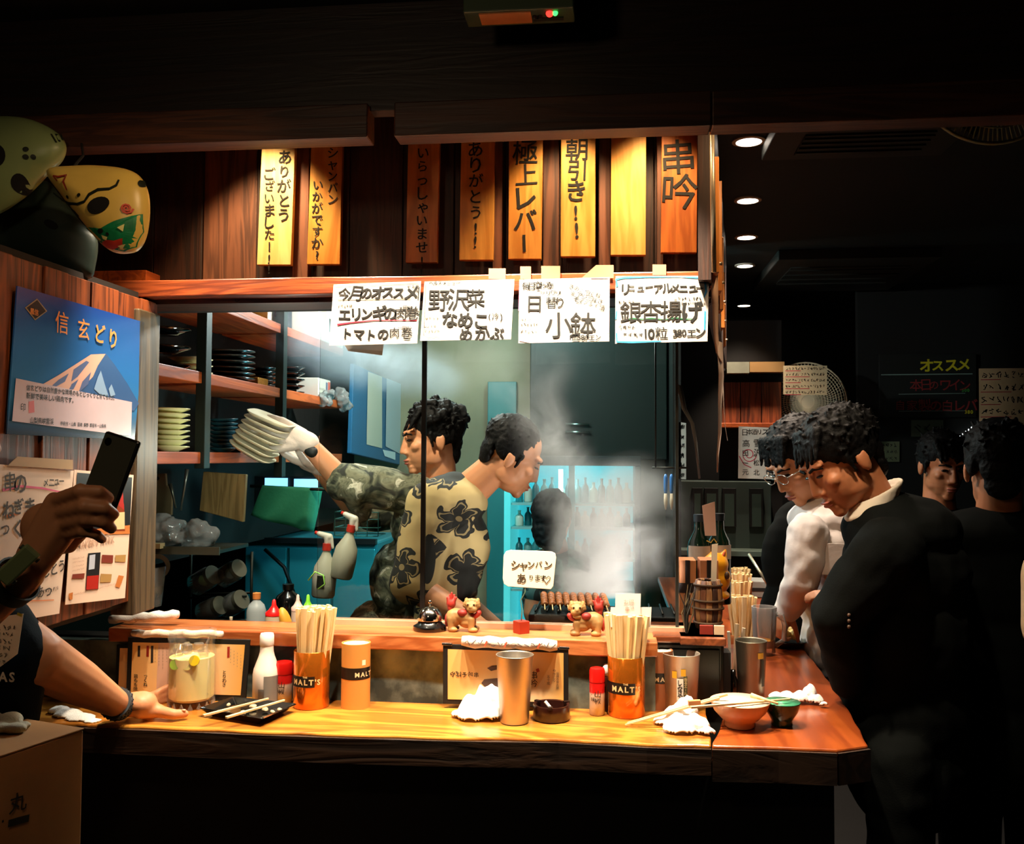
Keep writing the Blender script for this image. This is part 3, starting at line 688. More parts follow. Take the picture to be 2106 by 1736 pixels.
for q, k in (([(180, 1138), (206, 1136), (201, 1212), (175, 1214)], 'night'), ([(209, 1141), (232, 1142), (231, 1158), (208, 1157)], 'pic'), ([(236, 1142), (258, 1141), (257, 1156), (236, 1155)], 'pic2'),
             ([(148, 1181), (173, 1179), (172, 1190), (147, 1190)], 'pic'), ([(206, 1180), (229, 1181), (227, 1197), (205, 1198)], 'pic2'), ([(243, 1183), (254, 1185), (245, 1209), (236, 1206)], 'table'), ([(140, 1221), (149, 1218), (148, 1233), (142, 1233)], 'table')): F.poly(q, k, .0013)
F.poly([(183, 1142), (195, 1140), (193, 1170), (181, 1172)], 'blue', .0016).poly([(178, 1185), (202, 1183), (200, 1211), (176, 1213)], 'cap', .0015)
for k in range(4): F.scrib(148, 1150 + 8 * k, 172, 4, 'pale', seed=50 + k)
F.scrib(150, 1223, 250, 4, 'pale', seed=55)
F.done({'night': M('#14161c', .4), 'table': M('#c87838', .5), 'cap': M('#b02018', .4), 'bottle': M('#8a3a18', .3), 'label': M('#e0c898', .5), 'pale': M('#c09a84', .6), 'pic': M('#7a2c1c', .5), 'pic2': M('#b08a50', .5), 'blue': M('#b8c4d8', .5)},
       {'pale': 'lettering', 'bottle': 'bottle_print', 'label': 'label_print', 'cap': 'red_print', 'night': 'photo_print'})
# ================================================================ THINGS ON THE COUNTER
def base(x, y, z=None): return AZ(x, y, ZC if z is None else z)
def bk(p, r):
    """step back from the camera by r along the floor"""
    d = Vector((p[0], p[1], 0)).normalized(); return d * r
def wrap(g, r, a0=-math.pi / 2):
    """bend flat x-z print (front at -y) round a cylinder of radius r"""
    out = []
    for x, y, z in g.v:
        a = a0 + x / r; rr = r + (-y); out.append((rr * math.cos(a), rr * math.sin(a), z))
    g.v = out; return g
def band(g, r, x0, x1, z0, z1, y=-0.0004, n=16):
    vs = []
    for i in range(n + 1):
        x = x0 + (x1 - x0) * i / n; vs += [(x, y, z0), (x, y, z1)]
    g.add(vs, [(2 * i, 2 * i + 2, 2 * i + 3, 2 * i + 1) for i in range(n)]); return g
# ---- metal tumblers
def tumbler(label, px, py, top, wt, wb, mat, extra=None):
    p = base(px, py); s_ = mpp(p); h = (py - top) * s_; rt, rb = wt / 2 * s_, wb / 2 * s_
    p = p + bk(p, rb)
    t = thing('metal_tumbler', label, 'tumbler', p, 0, 'beer tumblers on the counter')
    G().lathe([(rb * .94, 0), (rb, .004), (rt - .0012, h - .003), (rt, h - .001), (rt - .001, h), (rt - .003, h - .003), (rb - .003, .012), (0.0001, .01)], 40).obj('cup', mat, t, smooth=True)
    if extra: extra(t, rt, rb, h)
    return t
STEEL = M('#b8aea2', .38, 1.0, bump=.06, bscale=500)
tumbler('brushed metal tumbler in front of the middle menu stand', 1058, 1494, 1353, 80, 60, STEEL)
def paint(t, rt, rb, h):
    r = (rt + rb) / 2 + .0022
    g = G(); band(g, r, -.018, -.006, h * .62, h * .74); band(g, r, .004, .016, h * .66, h * .78); wrap(g, r, R(-100)); g.obj('gold_print', M('#c8941e', .5), t, kind='stuff')
    g = G(); band(g, r, -.006, .010, h * .18, h * .62); wrap(g, r, R(-100)); g.obj('label_print', M('#d8d0c4', .6), t)
    g = G(); band(g, r, .0105, .020, h * .28, h * .66); wrap(g, r, R(-100)); g.obj('dark_print', M('#3c3a26', .6), t)
    g = G(); write(g, 'しみきや', .002, h * .6, .014, y=-.0009, vert=True, bold=.02, adv=.85); wrap(g, r, R(-100)); g.obj('lettering', INK(), t, kind='stuff')
    g = G(); write(g, '香るエール', .0155, h * .64, .009, y=-.0009, vert=True, bold=.02); wrap(g, r, R(-100)); g.obj('lettering', M('#b8a070', .6), t, kind='stuff')
tumbler('frosted pale metal tumbler with a white and gold label', 1401, 1470, 1350, 79, 64, M('#bcb0a4', .5, .85, bump=.05, bscale=500), paint)
def paint2(t, rt, rb, h):
    r = (rt + rb) / 2 + .0024
    g = G(); band(g, r, .012, .022, h * .25, h * .7); wrap(g, r, R(-75)); g.obj('label_print', M('#3a3628', .6), t)
    g = G(); band(g, r, .002, .02, h * .72, h * .82); wrap(g, r, R(-75)); g.obj('gold_print', M('#b8862a', .5), t)
tumbler('dull metal tumbler standing in shade at the corner of the counter', 1545, 1442, 1322, 66, 52, M('#8a8474', .42, .9, bump=.05, bscale=500), paint2)

# ---- copper canisters full of chopsticks
COPPER = M('#d0701c', .22, .75, coat=.6)
STICK = wood('stick_wood', '#e4bc7c', '#f4d8a4', 'z', 12, .6, .05)
SG = G(); SG.add([(-.0028, -.0022, 0), (.0028, -.0022, 0), (.0028, .0022, 0), (-.0028, .0022, 0), (-.0046, -.0024, .2), (.0046, -.0024, .2), (.0046, .0024, .2), (-.0046, .0024, .2)],
               [(3, 2, 1, 0), (4, 5, 6, 7), (0, 1, 5, 4), (1, 2, 6, 5), (2, 3, 7, 6), (3, 0, 4, 7)])
SM = SG.mesh('chopstick', [STICK])
def chopsticks(c, zb, n, rb, rt, lean, ln, label, group, seed):
    rd = random.Random(seed)
    for i in range(n):
        rr = math.sqrt((i + .5) / n); a = i * 2.39996
        b = Vector((c.x + rb * rr * math.cos(a), c.y + rb * rr * math.sin(a), zb))
        t = Vector((c.x + lean + rt * rr * math.cos(a + .15), c.y + rt * rr * .75 * math.sin(a + .15), zb + ln + rd.uniform(-.004, .005)))
        d = t - b; q = d.to_track_quat('Z', 'Y') @ Euler((0, 0, rd.uniform(-.9, .9))).to_quaternion()
        o = bpy.data.objects.new('chopstick', SM); COL.objects.link(o); o.location = b; o.rotation_mode = 'QUATERNION'; o.rotation_quaternion = q
        o.scale = (1.7, 1.6, d.length / .2); tag(o, label, 'chopstick', group)
def canister(label, px, py, top, wt, stick_top, n, lean, spread, sl, sg, seed, text=True, mat=None):
    p = base(px, py); s_ = mpp(p); r = wt / 2 * s_; p = p + bk(p, r); h = (py - top) * s_
    t = thing('chopstick_canister', label, 'canister', p, 0, 'chopstick canisters')
    G().lathe([(r * .96, 0), (r, .003), (r, h - .001), (r - .001, h), (r - .002, h - .002), (r - .002, .006), (.0001, .005)], 40).obj('can', mat or COPPER, t, smooth=True, auto=50)
    if text:
        g = G(); band(g, r, -.06, .030, h * .40, h * .59); wrap(g, r, R(-100)); g.obj('band', M('#0c0705', .45), t)
        g = G(); write(g, "MALT'S", -.030, h * .56, .0185, y=-.0008, bold=.03, adv=1.08); wrap(g, r, R(-100)); g.obj('lettering', M('#e8c890', .5), t, kind='stuff')
        g = G(); write(g, 'THE', .0, h * .60, .006, y=-.0008, bold=.03); wrap(g, r, R(-100)); g.obj('lettering', M('#e8c890', .5), t, kind='stuff')
    chopsticks(p, p.z + .008, n, r * .62, spread * s_ / 2, lean * s_, (py - stick_top) * s_ - .008, sl, sg, seed)
    return t, p, r, h
canister('copper canister packed with chopsticks beside the red capped shaker on the left', 640, 1462, 1345, 75, 1258, 44, 7, 80, 'wooden chopstick standing in the left copper canister', 'chopsticks in the left canister', 1)
c2 = canister('copper canister packed with chopsticks and white cards on the right', 1288, 1480, 1357, 78, 1272, 46, 3, 96, 'wooden chopstick standing in the right copper canister', 'chopsticks in the right canister', 2)
for lab, (px, py, top, w_, st) in zip(('nearest of the row of chopstick canisters on the side counter', 'second chopstick canister of the row on the side counter', 'third chopstick canister of the row, behind the second', 'farthest chopstick canister of the row near the yellow figure'),
        ((1528, 1340, 1310, 56, 1232), (1522, 1278, 1245, 48, 1200), (1526, 1232, 1206, 40, 1182), (1524, 1219, 1192, 36, 1171))):
    p = base(px, py)
    canister(lab, px, py, top, w_, st, 20, 0, w_ * 1.15, 'wooden chopstick in the ' + ('nearest' if py == 1340 else 'second' if py == 1278 else 'third' if py == 1232 else 'farthest') + ' canister of the side counter row', 'chopsticks in canister %d of the row' % px if False else 'chopsticks of the ' + ('nearest' if py == 1340 else 'second' if py == 1278 else 'third' if py == 1232 else 'farthest') + ' row canister', py, text=False, mat=M('#b0622c', .4, .3))
# cards standing among the right canister's chopsticks
for lab, q in (('small white card with faint red print standing in the right canister', [(1266, 1221), (1318, 1221), (1316, 1294), (1264, 1294)]), ('wide white card behind the small one in the right canister', [(1256, 1249), (1340, 1249), (1338, 1290), (1256, 1290)])):
    F = Flat('price_card', lab, 'card', q, 'Y', c2[1].y - .02 if 'faint' in lab else c2[1].y - .017, .001, M('#f4ece6', .6))
    if 'faint' in lab: F.text('お得', 1282, 1232, 11, 'pale', bold=0).text('串', 1285, 1247, 10, 'red_ink', bold=.01).scrib(1295, 1250, 1304, 6, 'pale', seed=3)
    F.done({'pale': M('#d8a898', .6), 'red_ink': M('#e08a7a', .6)})

# ---- card tubes with a black band
def tube_box(label, px, py, top, wt, mat):
    p = base(px, py); s_ = mpp(p); r = wt / 2 * s_; p = p + bk(p, r); h = (py - top) * s_
    t = thing('card_tube', label, 'tube', p, 0, 'card tubes')
    G().lathe([(r, 0), (r, h), (r * .93, h + .0005), (r * .92, h - .003), (.0001, h - .003)], 36).obj('tube_body', mat, t, auto=40)
    G().lathe([(r * .9, h - .0025), (.0001, h - .0024)], 36).obj('lid', M('#f4e6d2', .5), t)
    g = G(); band(g, r, -r * 1.57, r * 1.57, h * .46, h * .64, n=24); wrap(g, r); g.obj('band', M('#120a07', .45), t)
    g = G(); write(g, "MALT'S", .008 if px < 1000 else -.012, h * .59, .0155, y=-.0008, bold=.03, adv=1.08); wrap(g, r, R(-90)); g.obj('lettering', M('#e8d0a8', .5), t, kind='stuff')
    g = G(); band(g, r, r * .7, r * .98, h * .68, h * .76, n=4); wrap(g, r); g.obj('small_label', M('#efe2cc', .5), t)
tube_box('tan card tube with a black band standing alone left of the middle', 731, 1461, 1328, 60, M('#c88a42', .55))
tube_box('brown card tube with a black band behind the frosted tumbler', 1355, 1462, 1343, 58, M('#9a5c38', .5))

# ---- shakers and sauce bottle
def shaker(label, px, py, top, w_):
    p = base(px, py); s_ = mpp(p); r = w_ / 2 * s_; p = p + bk(p, r); h = (py - top) * s_
    t = thing('spice_shaker', label, 'shaker', p, 0, 'red capped shakers')
    G().lathe([(r * .9, 0), (r, .003), (r, h * .70), (r * .94, h * .72), (.0001, h * .72)], 28).obj('jar', grad('shaker_print%d' % px, [(0, '#a89888'), (.2, '#c8b8a4'), (.62, '#c0a898'), (.68, '#b01814'), (1, '#a01010')], 2, 0, h * .72), t, smooth=True, auto=40)
    G().lathe([(r * 1.02, h * .70), (r * 1.02, h * .93), (r * .9, h * .985), (r * .6, h), (.0001, h)], 28).obj('cap', M('#c01410', .3), t, auto=50)
    g = G(); write(g, '山椒', .002, h * .55, .018, y=-.0006, vert=True, bold=.03, jit=.2); write(g, '一味', -.010, h * .5, .012, y=-.0006, vert=True, bold=.02); wrap(g, r); g.obj('lettering', M('#241410', .6), t, kind='stuff')
shaker('short red capped spice shaker beside the white sauce bottle', 583, 1449, 1364, 36)
shaker('red capped spice shaker left of the right copper canister', 1228, 1474, 1377, 32)
p = base(1248, 1468); s_ = mpp(p)
t = thing('salt_bottle', 'small white topped bottle hidden between shaker and right canister', 'bottle', p + bk(p, .03))
G().lathe([(.014, 0), (.015, .004), (.015, .085), (.0001, .085)], 20).obj('bottle_body', M('#3a1a14', .4), t, smooth=True, auto=40); G().ell((0, 0, .1), (.013, .013, .018)).obj('stopper', M('#f2ece4', .4), t, smooth=True)
p = base(547, 1453); s_ = mpp(p); h = 144 * s_; r = 28 * s_
t = thing('sauce_bottle', 'white plastic sauce bottle with narrow neck and barcode', 'bottle', p + bk(p, r))
G().lathe([(r * .9, 0), (r, .004), (r, h * .42), (r * .93, h * .5), (r * .58, h * .68), (r * .5, h * .75), (r * .49, h * .84), (.0001, h * .84)], 32).obj('bottle_body', M('#e6dad0', .35, sss=.1), t, smooth=True, auto=60)
G().lathe([(r * .5, h * .83), (r * .53, h * .84), (r * .52, h * .97), (r * .46, h), (.0001, h)], 28).obj('cap', M('#f6f2ee', .3), t, auto=50)
g = G(); band(g, r, .006, r * 1.4, h * .02, h * .42); wrap(g, r); g.obj('grey_label', M('#7c7670', .4), t)
g = G()
for k in range(9): band(g, r, -.008 + k * .0018, -.0072 + k * .0018, h * .1, h * .24, y=-.0008, n=1)
wrap(g, r); g.obj('barcode', M('#4a4640', .5), t, kind='stuff')
# red carton half hidden behind the middle menu
p = base(905, 1440); s_ = mpp(p)
t = thing('spice_carton', 'narrow red carton half hidden left of the middle menu stand', 'carton', p + bk(p, .02), R(8))
G().box(-.024, .024, 0, .03, 0, 95 * s_).obj('carton', M('#b8120e', .4), t, bev=.001); G().box(-.024, -.012, -.0006, 0, .004, 45 * s_).obj('side_print', M('#d8a088', .5), t); G().box(-.010, .02, -.0006, 0, 25 * s_, 55 * s_).obj('gold_print', M('#c8781c', .5), t)

# ---- menu stands
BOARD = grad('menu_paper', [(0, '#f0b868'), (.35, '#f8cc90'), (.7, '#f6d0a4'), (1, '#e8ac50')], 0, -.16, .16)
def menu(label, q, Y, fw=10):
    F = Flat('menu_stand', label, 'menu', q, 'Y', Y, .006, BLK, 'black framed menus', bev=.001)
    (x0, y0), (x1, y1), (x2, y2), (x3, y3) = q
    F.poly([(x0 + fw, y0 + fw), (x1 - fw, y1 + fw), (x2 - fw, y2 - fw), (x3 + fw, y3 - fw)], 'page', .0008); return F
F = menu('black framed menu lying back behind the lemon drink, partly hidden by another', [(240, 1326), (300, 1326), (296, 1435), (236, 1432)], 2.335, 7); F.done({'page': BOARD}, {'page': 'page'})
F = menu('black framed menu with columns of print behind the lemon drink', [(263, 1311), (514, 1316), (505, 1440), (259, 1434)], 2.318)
for x, y, k, n in ((284, 1328, 'ink', 2), (302, 1328, 'red_ink', 2), (311, 1328, 'ink', 4), (468, 1330, 'red_ink', 2)):
    F.poly([(x, y), (x + 5, y), (x + 4.5, y + 10 + 10 * n / 1.6), (x - .5, y + 10 + 10 * n / 1.6)], k, .0012)
for x, y, tx in ((280, 1386, '鶏もも焼'), (300, 1386, 'つくね'), (462, 1378, 'とりわさ')): F.text(tx, x, y, 9, 'ink', .0016, vert=True, bold=.02, jit=.1)
for k in range(4): F.text('ーーーー・ーー'[:5 + k % 3], 320 + k * 8, 1330, 7, 'grey_ink', .0014, vert=True); F.text('・・ー・・', 475 + k * 7, 1332 + 4 * k, 7, 'grey_ink', .0014, vert=True)
F.poly([(326, 1322), (370, 1322), (366, 1420), (322, 1418)], 'blot', .0010)
F.done({'page': BOARD, 'ink': M('#2c2018', .6), 'red_ink': M('#a02818', .6), 'grey_ink': M('#a88a70', .6), 'blot': M('#e0b8a0', .6)}, {'page': 'page'})
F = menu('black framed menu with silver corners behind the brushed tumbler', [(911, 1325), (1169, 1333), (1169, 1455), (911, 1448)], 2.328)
F.text('串吟そばや', 985, 1382, 12, 'ink', .0016, bold=.02, jit=.1, adv=1.0, mirror=True)
F.poly([(1002, 1374), (1012, 1369), (1022, 1368), (1022, 1377), (1010, 1380)], 'brown', .0012).poly([(990, 1405), (996, 1397), (1030, 1394), (1030, 1417), (1000, 1416)], 'brown', .0012)
F.text('串吟', 1098, 1380, 17, 'ink', .0016, vert=True, bold=.02).text('五十嵐', 1128, 1388, 7, 'grey_ink', .0016, vert=True).text('やきとり', 1140, 1376, 7, 'grey_ink', .0016, vert=True).text('地鶏の炭火焼', 1147, 1382, 6, 'grey_ink', .0016, vert=True)
F.poly([(1102, 1376), (1108, 1374), (1110, 1381), (1104, 1383)], 'red_ink', .0014)
F.done({'page': BOARD, 'ink': M('#3a2416', .6), 'brown': M('#4a2c20', .6), 'grey_ink': M('#8a6a4c', .6), 'red_ink': M('#a83c24', .6)}, {'page': 'page'})
for q in ([(909, 1322), (930, 1323), (930, 1328), (909, 1327)], [(1150, 1330), (1171, 1331), (1171, 1336), (1150, 1335)]):
    lp = [F.l(*a) for a in q]; G().prism(lp, -.002, .008).obj('corner_clip', M('#c8c0b8', .25, 1), F.root, bev=.0005)
# rolled printed towel lying on the middle menu and on the left menu
def roll(name, label, q, Y, r, mat, ink=True, seed=1):
    a, b = AY(q[0], q[1], Y), AY(q[2], q[3], Y)
    g = G(); n = 14; pts = []
    for i in range(n + 1):
        p_ = a.lerp(b, i / n) - a; p_.z += .002 * math.sin(i * 1.7 + seed); pts.append(p_)
    g.tube(pts, [r * .8] + [r * (1 + .06 * math.sin(i * 2.3)) for i in range(n - 1)] + [r * .8], 14)
    o = g.obj(name, mat, loc=a, smooth=True, label=label, cat='towel')
    if ink:
        g = G(); L_ = (b - a).x; sl_ = (b - a).z / L_
        for k in range(14):
            x = .01 + L_ * k / 14.5; stroke(g, [(x, x * sl_ + random.uniform(-r * .5, r * .5)), (x + .006, x * sl_ + random.uniform(-r * .6, r * .6)), (x + .012, x * sl_ + random.uniform(-r * .6, r * .6))], .0022, -r * 1.06)
        g.obj('print', M('#6a5a58', .7), o, kind='stuff')
        g = G()
        for k, c in ((3, 0), (6, 0), (11, 0)): x = .01 + L_ * k / 14.5; stroke(g, [(x, x * sl_ - r * .5), (x + .006, x * sl_ + r * .4)], .004, -r * 1.07)
        g.obj('red_print', M('#c85838', .7), o, kind='stuff')
    return o
roll('rolled_towel', 'rolled white towel with ink drawings on top of the middle menu', (950, 1319, 1146, 1327), 2.315, .0145, M('#ecd8cc', .8, bump=.3, bscale=300))
roll('rolled_towel', 'thin rolled white cloth strip along the top of the left menu', (272, 1303, 458, 1304), 2.318, .010, M('#e8d0bc', .8, bump=.3, bscale=300), ink=False)
# ---- oshibori towels
TOW = M('#f4efe9', .9, bump=.35, bscale=350)
def towel(label, pts, h, px0, seed, mat=TOW, zb=None):
    """crumpled cloth: a sheet heaped over hidden lumps, with ridged folds; pts = (px, py, radius px, height px)"""
    o0 = base(*px0) if zb is None else AZ(px0[0], px0[1], zb); s_ = mpp(o0); L_ = []
    for x, y, r, hh in pts:
        p_ = AZ(x, y, o0.z) - o0; L_.append((p_.x, p_.y, r * s_ * 1.25, r * s_ * 1.05, hh * s_))
    x0 = min(a - c for a, b, c, d, e in L_); x1 = max(a + c for a, b, c, d, e in L_); y0 = min(b - d for a, b, c, d, e in L_); y1 = max(b + d for a, b, c, d, e in L_)
    st = .0032; nx, ny = int((x1 - x0) / st) + 1, int((y1 - y0) / st) + 1; g = G(); idx = {}
    def H(x, y):
        hmax = 0
        for a, b, c, d, e in L_:
            q = ((x - a) / c) ** 2 + ((y - b) / d) ** 2
            if q < 1: hmax = max(hmax, e * (1 - q) ** .55)
        if hmax <= 0: return 0
        n1 = 1 - abs(mnoise.noise(Vector((x * 34 + seed * 3.1, y * 30, seed)))) * 2.0; n2 = 1 - abs(mnoise.noise(Vector((x * 75, y * 70 + seed, 2.0)))) * 2
        return hmax * (.74 + .24 * n1 + .07 * n2)
    for j in range(ny + 1):
        for i in range(nx + 1):
            x, y = x0 + (x1 - x0) * i / nx, y0 + (y1 - y0) * j / ny; z = H(x, y)
            if z > 0: idx[i, j] = len(g.v); g.v.append((x, y, max(z, .0015)))
    for (i, j) in list(idx):
        q = [(i, j), (i + 1, j), (i + 1, j + 1), (i, j + 1)]
        if all(k in idx for k in q): g.f.append(tuple(idx[k] for k in q)); g.mi.append(0)
    o = g.obj('hand_towel', mat, smooth=True, loc=o0); m_ = o.modifiers.new('s', 'SMOOTH'); m_.iterations = 2; m_.factor = .5; m_ = o.modifiers.new('t', 'SOLIDIFY'); m_.thickness = .0025; m_.offset = -1
    return tag(o, label, 'towel', 'white hand towels')
towel('crumpled white hand towel beside the brushed tumbler', [(950, 1475, 20, 18), (975, 1470, 28, 44), (1000, 1465, 26, 62), (1022, 1465, 22, 52), (1005, 1478, 30, 30), (970, 1480, 25, 22)], 1, (985, 1470), 1)
towel('folded white hand towel at the front edge beside the cream bowl', [(1365, 1490, 20, 20), (1392, 1488, 26, 50), (1412, 1484, 22, 58), (1425, 1500, 30, 34), (1452, 1510, 18, 18), (1400, 1505, 32, 26)], 1, (1405, 1500), 2)
towel('twisted white hand towel behind the green bowl', [(1595, 1442, 14, 22), (1620, 1444, 18, 24), (1645, 1446, 18, 26), (1665, 1440, 15, 34), (1678, 1448, 15, 22), (1694, 1455, 9, 14)], 1, (1640, 1448), 3)
towel('flat white napkin under the left forearm', [(122, 1466, 20, 16), (140, 1472, 26, 14), (165, 1478, 26, 10), (190, 1484, 16, 6)], 1, (150, 1480), 4)
lr = roll('rolled_towel', 'long rolled white cloth on the left end of the ledge', (226, 1285, 366, 1276), 2.40, .013, TOW, ink=False, seed=4); lr.location.z = ZL + .013

# ---- ashtray with cigarette
p = base(1134, 1490); s_ = mpp(p); r = 39 * s_
t = thing('ashtray', 'round dark brown ashtray with a white cigarette stub', 'ashtray', p + bk(p, r))
g = G().lathe([(r * .92, 0), (r, .004), (r, .034), (r * .97, .037), (r * .84, .036), (r * .8, .014), (.0001, .012)], 40); g.obj('dish', M('#2a100b', .3, coat=.3), t, smooth=True, auto=45)
for k in range(3): a = R(30 + 120 * k); G().cbox((0, 0, 0), (.014, .01, .006), Matrix.Translation((r * .9 * math.cos(a), r * .9 * math.sin(a), .0365)) @ Matrix.Rotation(a, 4, 'Z')).obj('notch', M('#1a0a08', .4), t)
c = thing('cigarette_stub', 'white cigarette stub leaning in the brown ashtray', 'cigarette', p + bk(p, r))
G().cyl((-.014, -r * .55, .048), (.004, -r * .72, .030), .0042, n=12).obj('paper', M('#f2eee6', .7), c, smooth=True, auto=50)
G().cyl((.004, -r * .72, .030), (.0055, -r * .735, .0285), .0043, n=12).obj('ash', M('#6a6058', .9), c)

# ---- black dish with used chopsticks
A_, B_, C_, D_ = [AZ(x, y, ZC + .012) for x, y in ((408, 1464), (540, 1486), (611, 1455), (478, 1440))]
ce = (A_ + B_ + C_ + D_) / 4; ce.z = ZC
t = thing('square_dish', 'black glazed square dish with scraps beside the left canister', 'dish', ce)
def ringq(k, z): return [tuple((Vector((q.x, q.y, 0)) - Vector((ce.x, ce.y, 0))) * k + Vector((0, 0, z))) for q in (A_, B_, C_, D_)]
g = G(); lv = [ringq(.72, 0), ringq(.78, .004), ringq(1.0, .02), ringq(.97, .022), ringq(.74, .008), ringq(.0, .007)]
for k in range(len(lv) - 1): g.add(lv[k] + lv[k + 1], [(i, (i + 1) % 4, 4 + (i + 1) % 4, 4 + i) for i in range(4)])
g.add(lv[0], [(3, 2, 1, 0)]); g.obj('dish', M('#0a0a0b', .18, coat=.5), t, bev=.003)
g = G()
for x, y, r_ in ((520, 1455, 10), (545, 1462, 8), (560, 1466, 6), (500, 1468, 7), (470, 1452, 5), (575, 1462, 7)): q = AZ(x, y, ZC + .012) - ce; g.ell((q.x, q.y, .014), (r_ * .0011, r_ * .0011, .006))
fuse('food_scraps', g, M('#b8a888', .7, var=.4, bscale=100), .003, 3, t, noise=.003, nscale=90)
def stick(label, a, b, w_=.0042, name='chopstick', cat='chopstick', grp='used chopsticks'):
    a, b = Vector(a), Vector(b); d = b - a; me = bpy.data.meshes.new('chopstick')
    g = G(); g.add([(-w_ * .6, -w_ * .5, 0), (w_ * .6, -w_ * .5, 0), (w_ * .6, w_ * .5, 0), (-w_ * .6, w_ * .5, 0), (-w_, -w_ * .6, d.length), (w_, -w_ * .6, d.length), (w_, w_ * .6, d.length), (-w_, w_ * .6, d.length)], SG.f)
    o = g.obj(name, STICK, loc=a, label=label, cat=cat, group=grp, bev=.0006); o.rotation_mode = 'QUATERNION'; o.rotation_quaternion = d.to_track_quat('Z', 'Y'); return o
stick('left of two used chopsticks lying across the black dish', AZ(552, 1437, ZC + .034), AZ(418, 1472, ZC + .026))
stick('right of two used chopsticks lying across the black dish', AZ(585, 1440, ZC + .034), AZ(465, 1476, ZC + .026))
# ---- bowls at the corner
def bowl(label, px, py, top, wt, wf, mat, matin, grp='bowls at the corner'):
    p = base(px, py); s_ = mpp(p); h = (py - top) * s_; rt, rf = wt / 2 * s_, wf / 2 * s_; p = p + bk(p, rf)
    h *= .82
    t = thing('bowl', label, 'bowl', p, 0, grp)
    G().lathe([(rf * .95, 0), (rf, .002), (rf * .95, h * .2), (rt * .62, h * .3), (rt * .86, h * .6), (rt, h * .97), (rt, h), (rt * .985, h)], 40, cap=False).obj('outer_wall', mat, t, smooth=True)
    G().lathe([(rt * .985, h), (rt * .84, h * .62), (rt * .55, h * .34), (.0001, h * .3)], 40).obj('inside', matin, t, smooth=True)
    return t, p, rt, h
b1 = bowl('cream ceramic bowl with chopsticks laid across it', 1522, 1502, 1437, 124, 64, M('#d0a07c', .35, coat=.3), M('#f0e2cc', .4))
b2 = bowl('small dark green bowl behind the cream bowl', 1608, 1497, 1438, 76, 44, M('#04301c', .2, coat=.6), M('#4a9a74', .25, coat=.5))
g = G().ell((.0, 0, b1[3] * .5), (b1[2] * .62, b1[2] * .62, b1[3] * .2)); fuse('soup', g, M('#e8dcc4', .4), .004, 2, b1[0])
zt = b1[1].z + b1[3] + .004
stick('chopstick reaching from the counter up onto the cream bowl, lower one', base(1286, 1495) + Vector((0, 0, .004)), AZ(1480, 1436, zt + .008))
stick('chopstick reaching from the counter up onto the cream bowl, upper one', base(1290, 1491) + Vector((0, 0, .004)), AZ(1496, 1428, zt + .012))
stick('wooden chopstick lying flat across the cream bowl', AZ(1625, 1438, zt), AZ(1420, 1455, zt + .006))
g = G(); a, b = AZ(1416, 1446, zt + .008), AZ(1440, 1445, zt + .008); g.cbox((0, 0, 0), (.028, .012, .012)); g.obj('paper_sleeve', M('#c88c5c', .7), loc=(a + b) / 2, rot=(0, R(-4), R(6)), label='small brown paper sleeve round the chopsticks at the cream bowl', cat='paper sleeve', bev=.001)
g = G(); a, b = AZ(1545, 1430, zt + .01), AZ(1600, 1447, zt + .002); g.tube([Vector((0, 0, 0)), (b - a) * .5, b - a], [.006, .0035, .0025], 8); g.obj('wooden_spoon', STICK, loc=a, smooth=True, label='short wooden spoon handle resting on the cream bowl rim', cat='spoon')

# ---- jar of lemon drink on the left
p = base(393, 1463); s_ = mpp(p); r = 49 * s_; h = 156 * s_; p = p + bk(p, r)
t = thing('drink_jar', 'large glass jar of cloudy lemon drink with ice and citrus', 'drink', p)
prof = [(r * .82, 0), (r * .9, .006), (r, .02), (r, h * .74), (r * .93, h * .80), (r * .95, h * .86), (r, h * .9), (r, h)]
G().lathe(prof + [(q[0] - .003, q[1]) for q in prof[::-1][:-2]] + [(.0001, .014)], 40, cap=False).obj('glass', glass('jar_glass', 'ffffff', .03, .3, .04), t, smooth=True, auto=40)
m, nt, b = new_mat('lemonade'); b.inputs['Base Color'].default_value = hexc('#ffefa4'); b.inputs['Roughness'].default_value = .3; b.inputs['Subsurface Weight'].default_value = .25; b.inputs['Subsurface Radius'].default_value = (.02, .018, .006)
ri = r - .004
G().lathe([(ri * .8, .016), (ri, .024), (ri, h * .66), (.0001, h * .665)], 36).obj('lemonade', m, t, smooth=True, auto=40)
rd = random.Random(5)
for k in range(6):
    a = k * 2.4; q = Matrix.Translation((r * .55 * math.cos(a), r * .55 * math.sin(a) - .004, h * (.70 + .05 * (k % 3)))) @ Euler((rd.uniform(0, 3), rd.uniform(0, 3), rd.uniform(0, 3))).to_matrix().to_4x4()
    G().cbox((0, 0, 0), (.024, .022, .02), q).obj('ice_cube', glass('ice', 'f2ece4', .08, .5, .07), t, bev=.003)
for x, z, c in ((-.02, .60, '#8fae3a'), (.012, .60, '#d8d07a'), (.03, .66, '#d8c020')):
    q = Matrix.Translation((x, -r * .86, h * z)) @ Euler((R(80), R(20), 0)).to_matrix().to_4x4(); g = G().lathe([(.0001, -.002), (.013, -.002), (.013, .002), (.0001, .002)], 20, q); g.obj('citrus_slice', M(c, .4, sss=.2), t, smooth=True, auto=40)
g = G()
for k in range(16): a = 2 * math.pi * k / 16; g.prism([(-.006, .003), (.0, .016), (.006, .003), (0, -.002)], -r * .98, -r * .9, Matrix.Rotation(a, 4, 'Z'))
g.obj('cut_facets', glass('jar_glass2', 'e8e0d0', .1, .4, .12), t, kind='stuff')

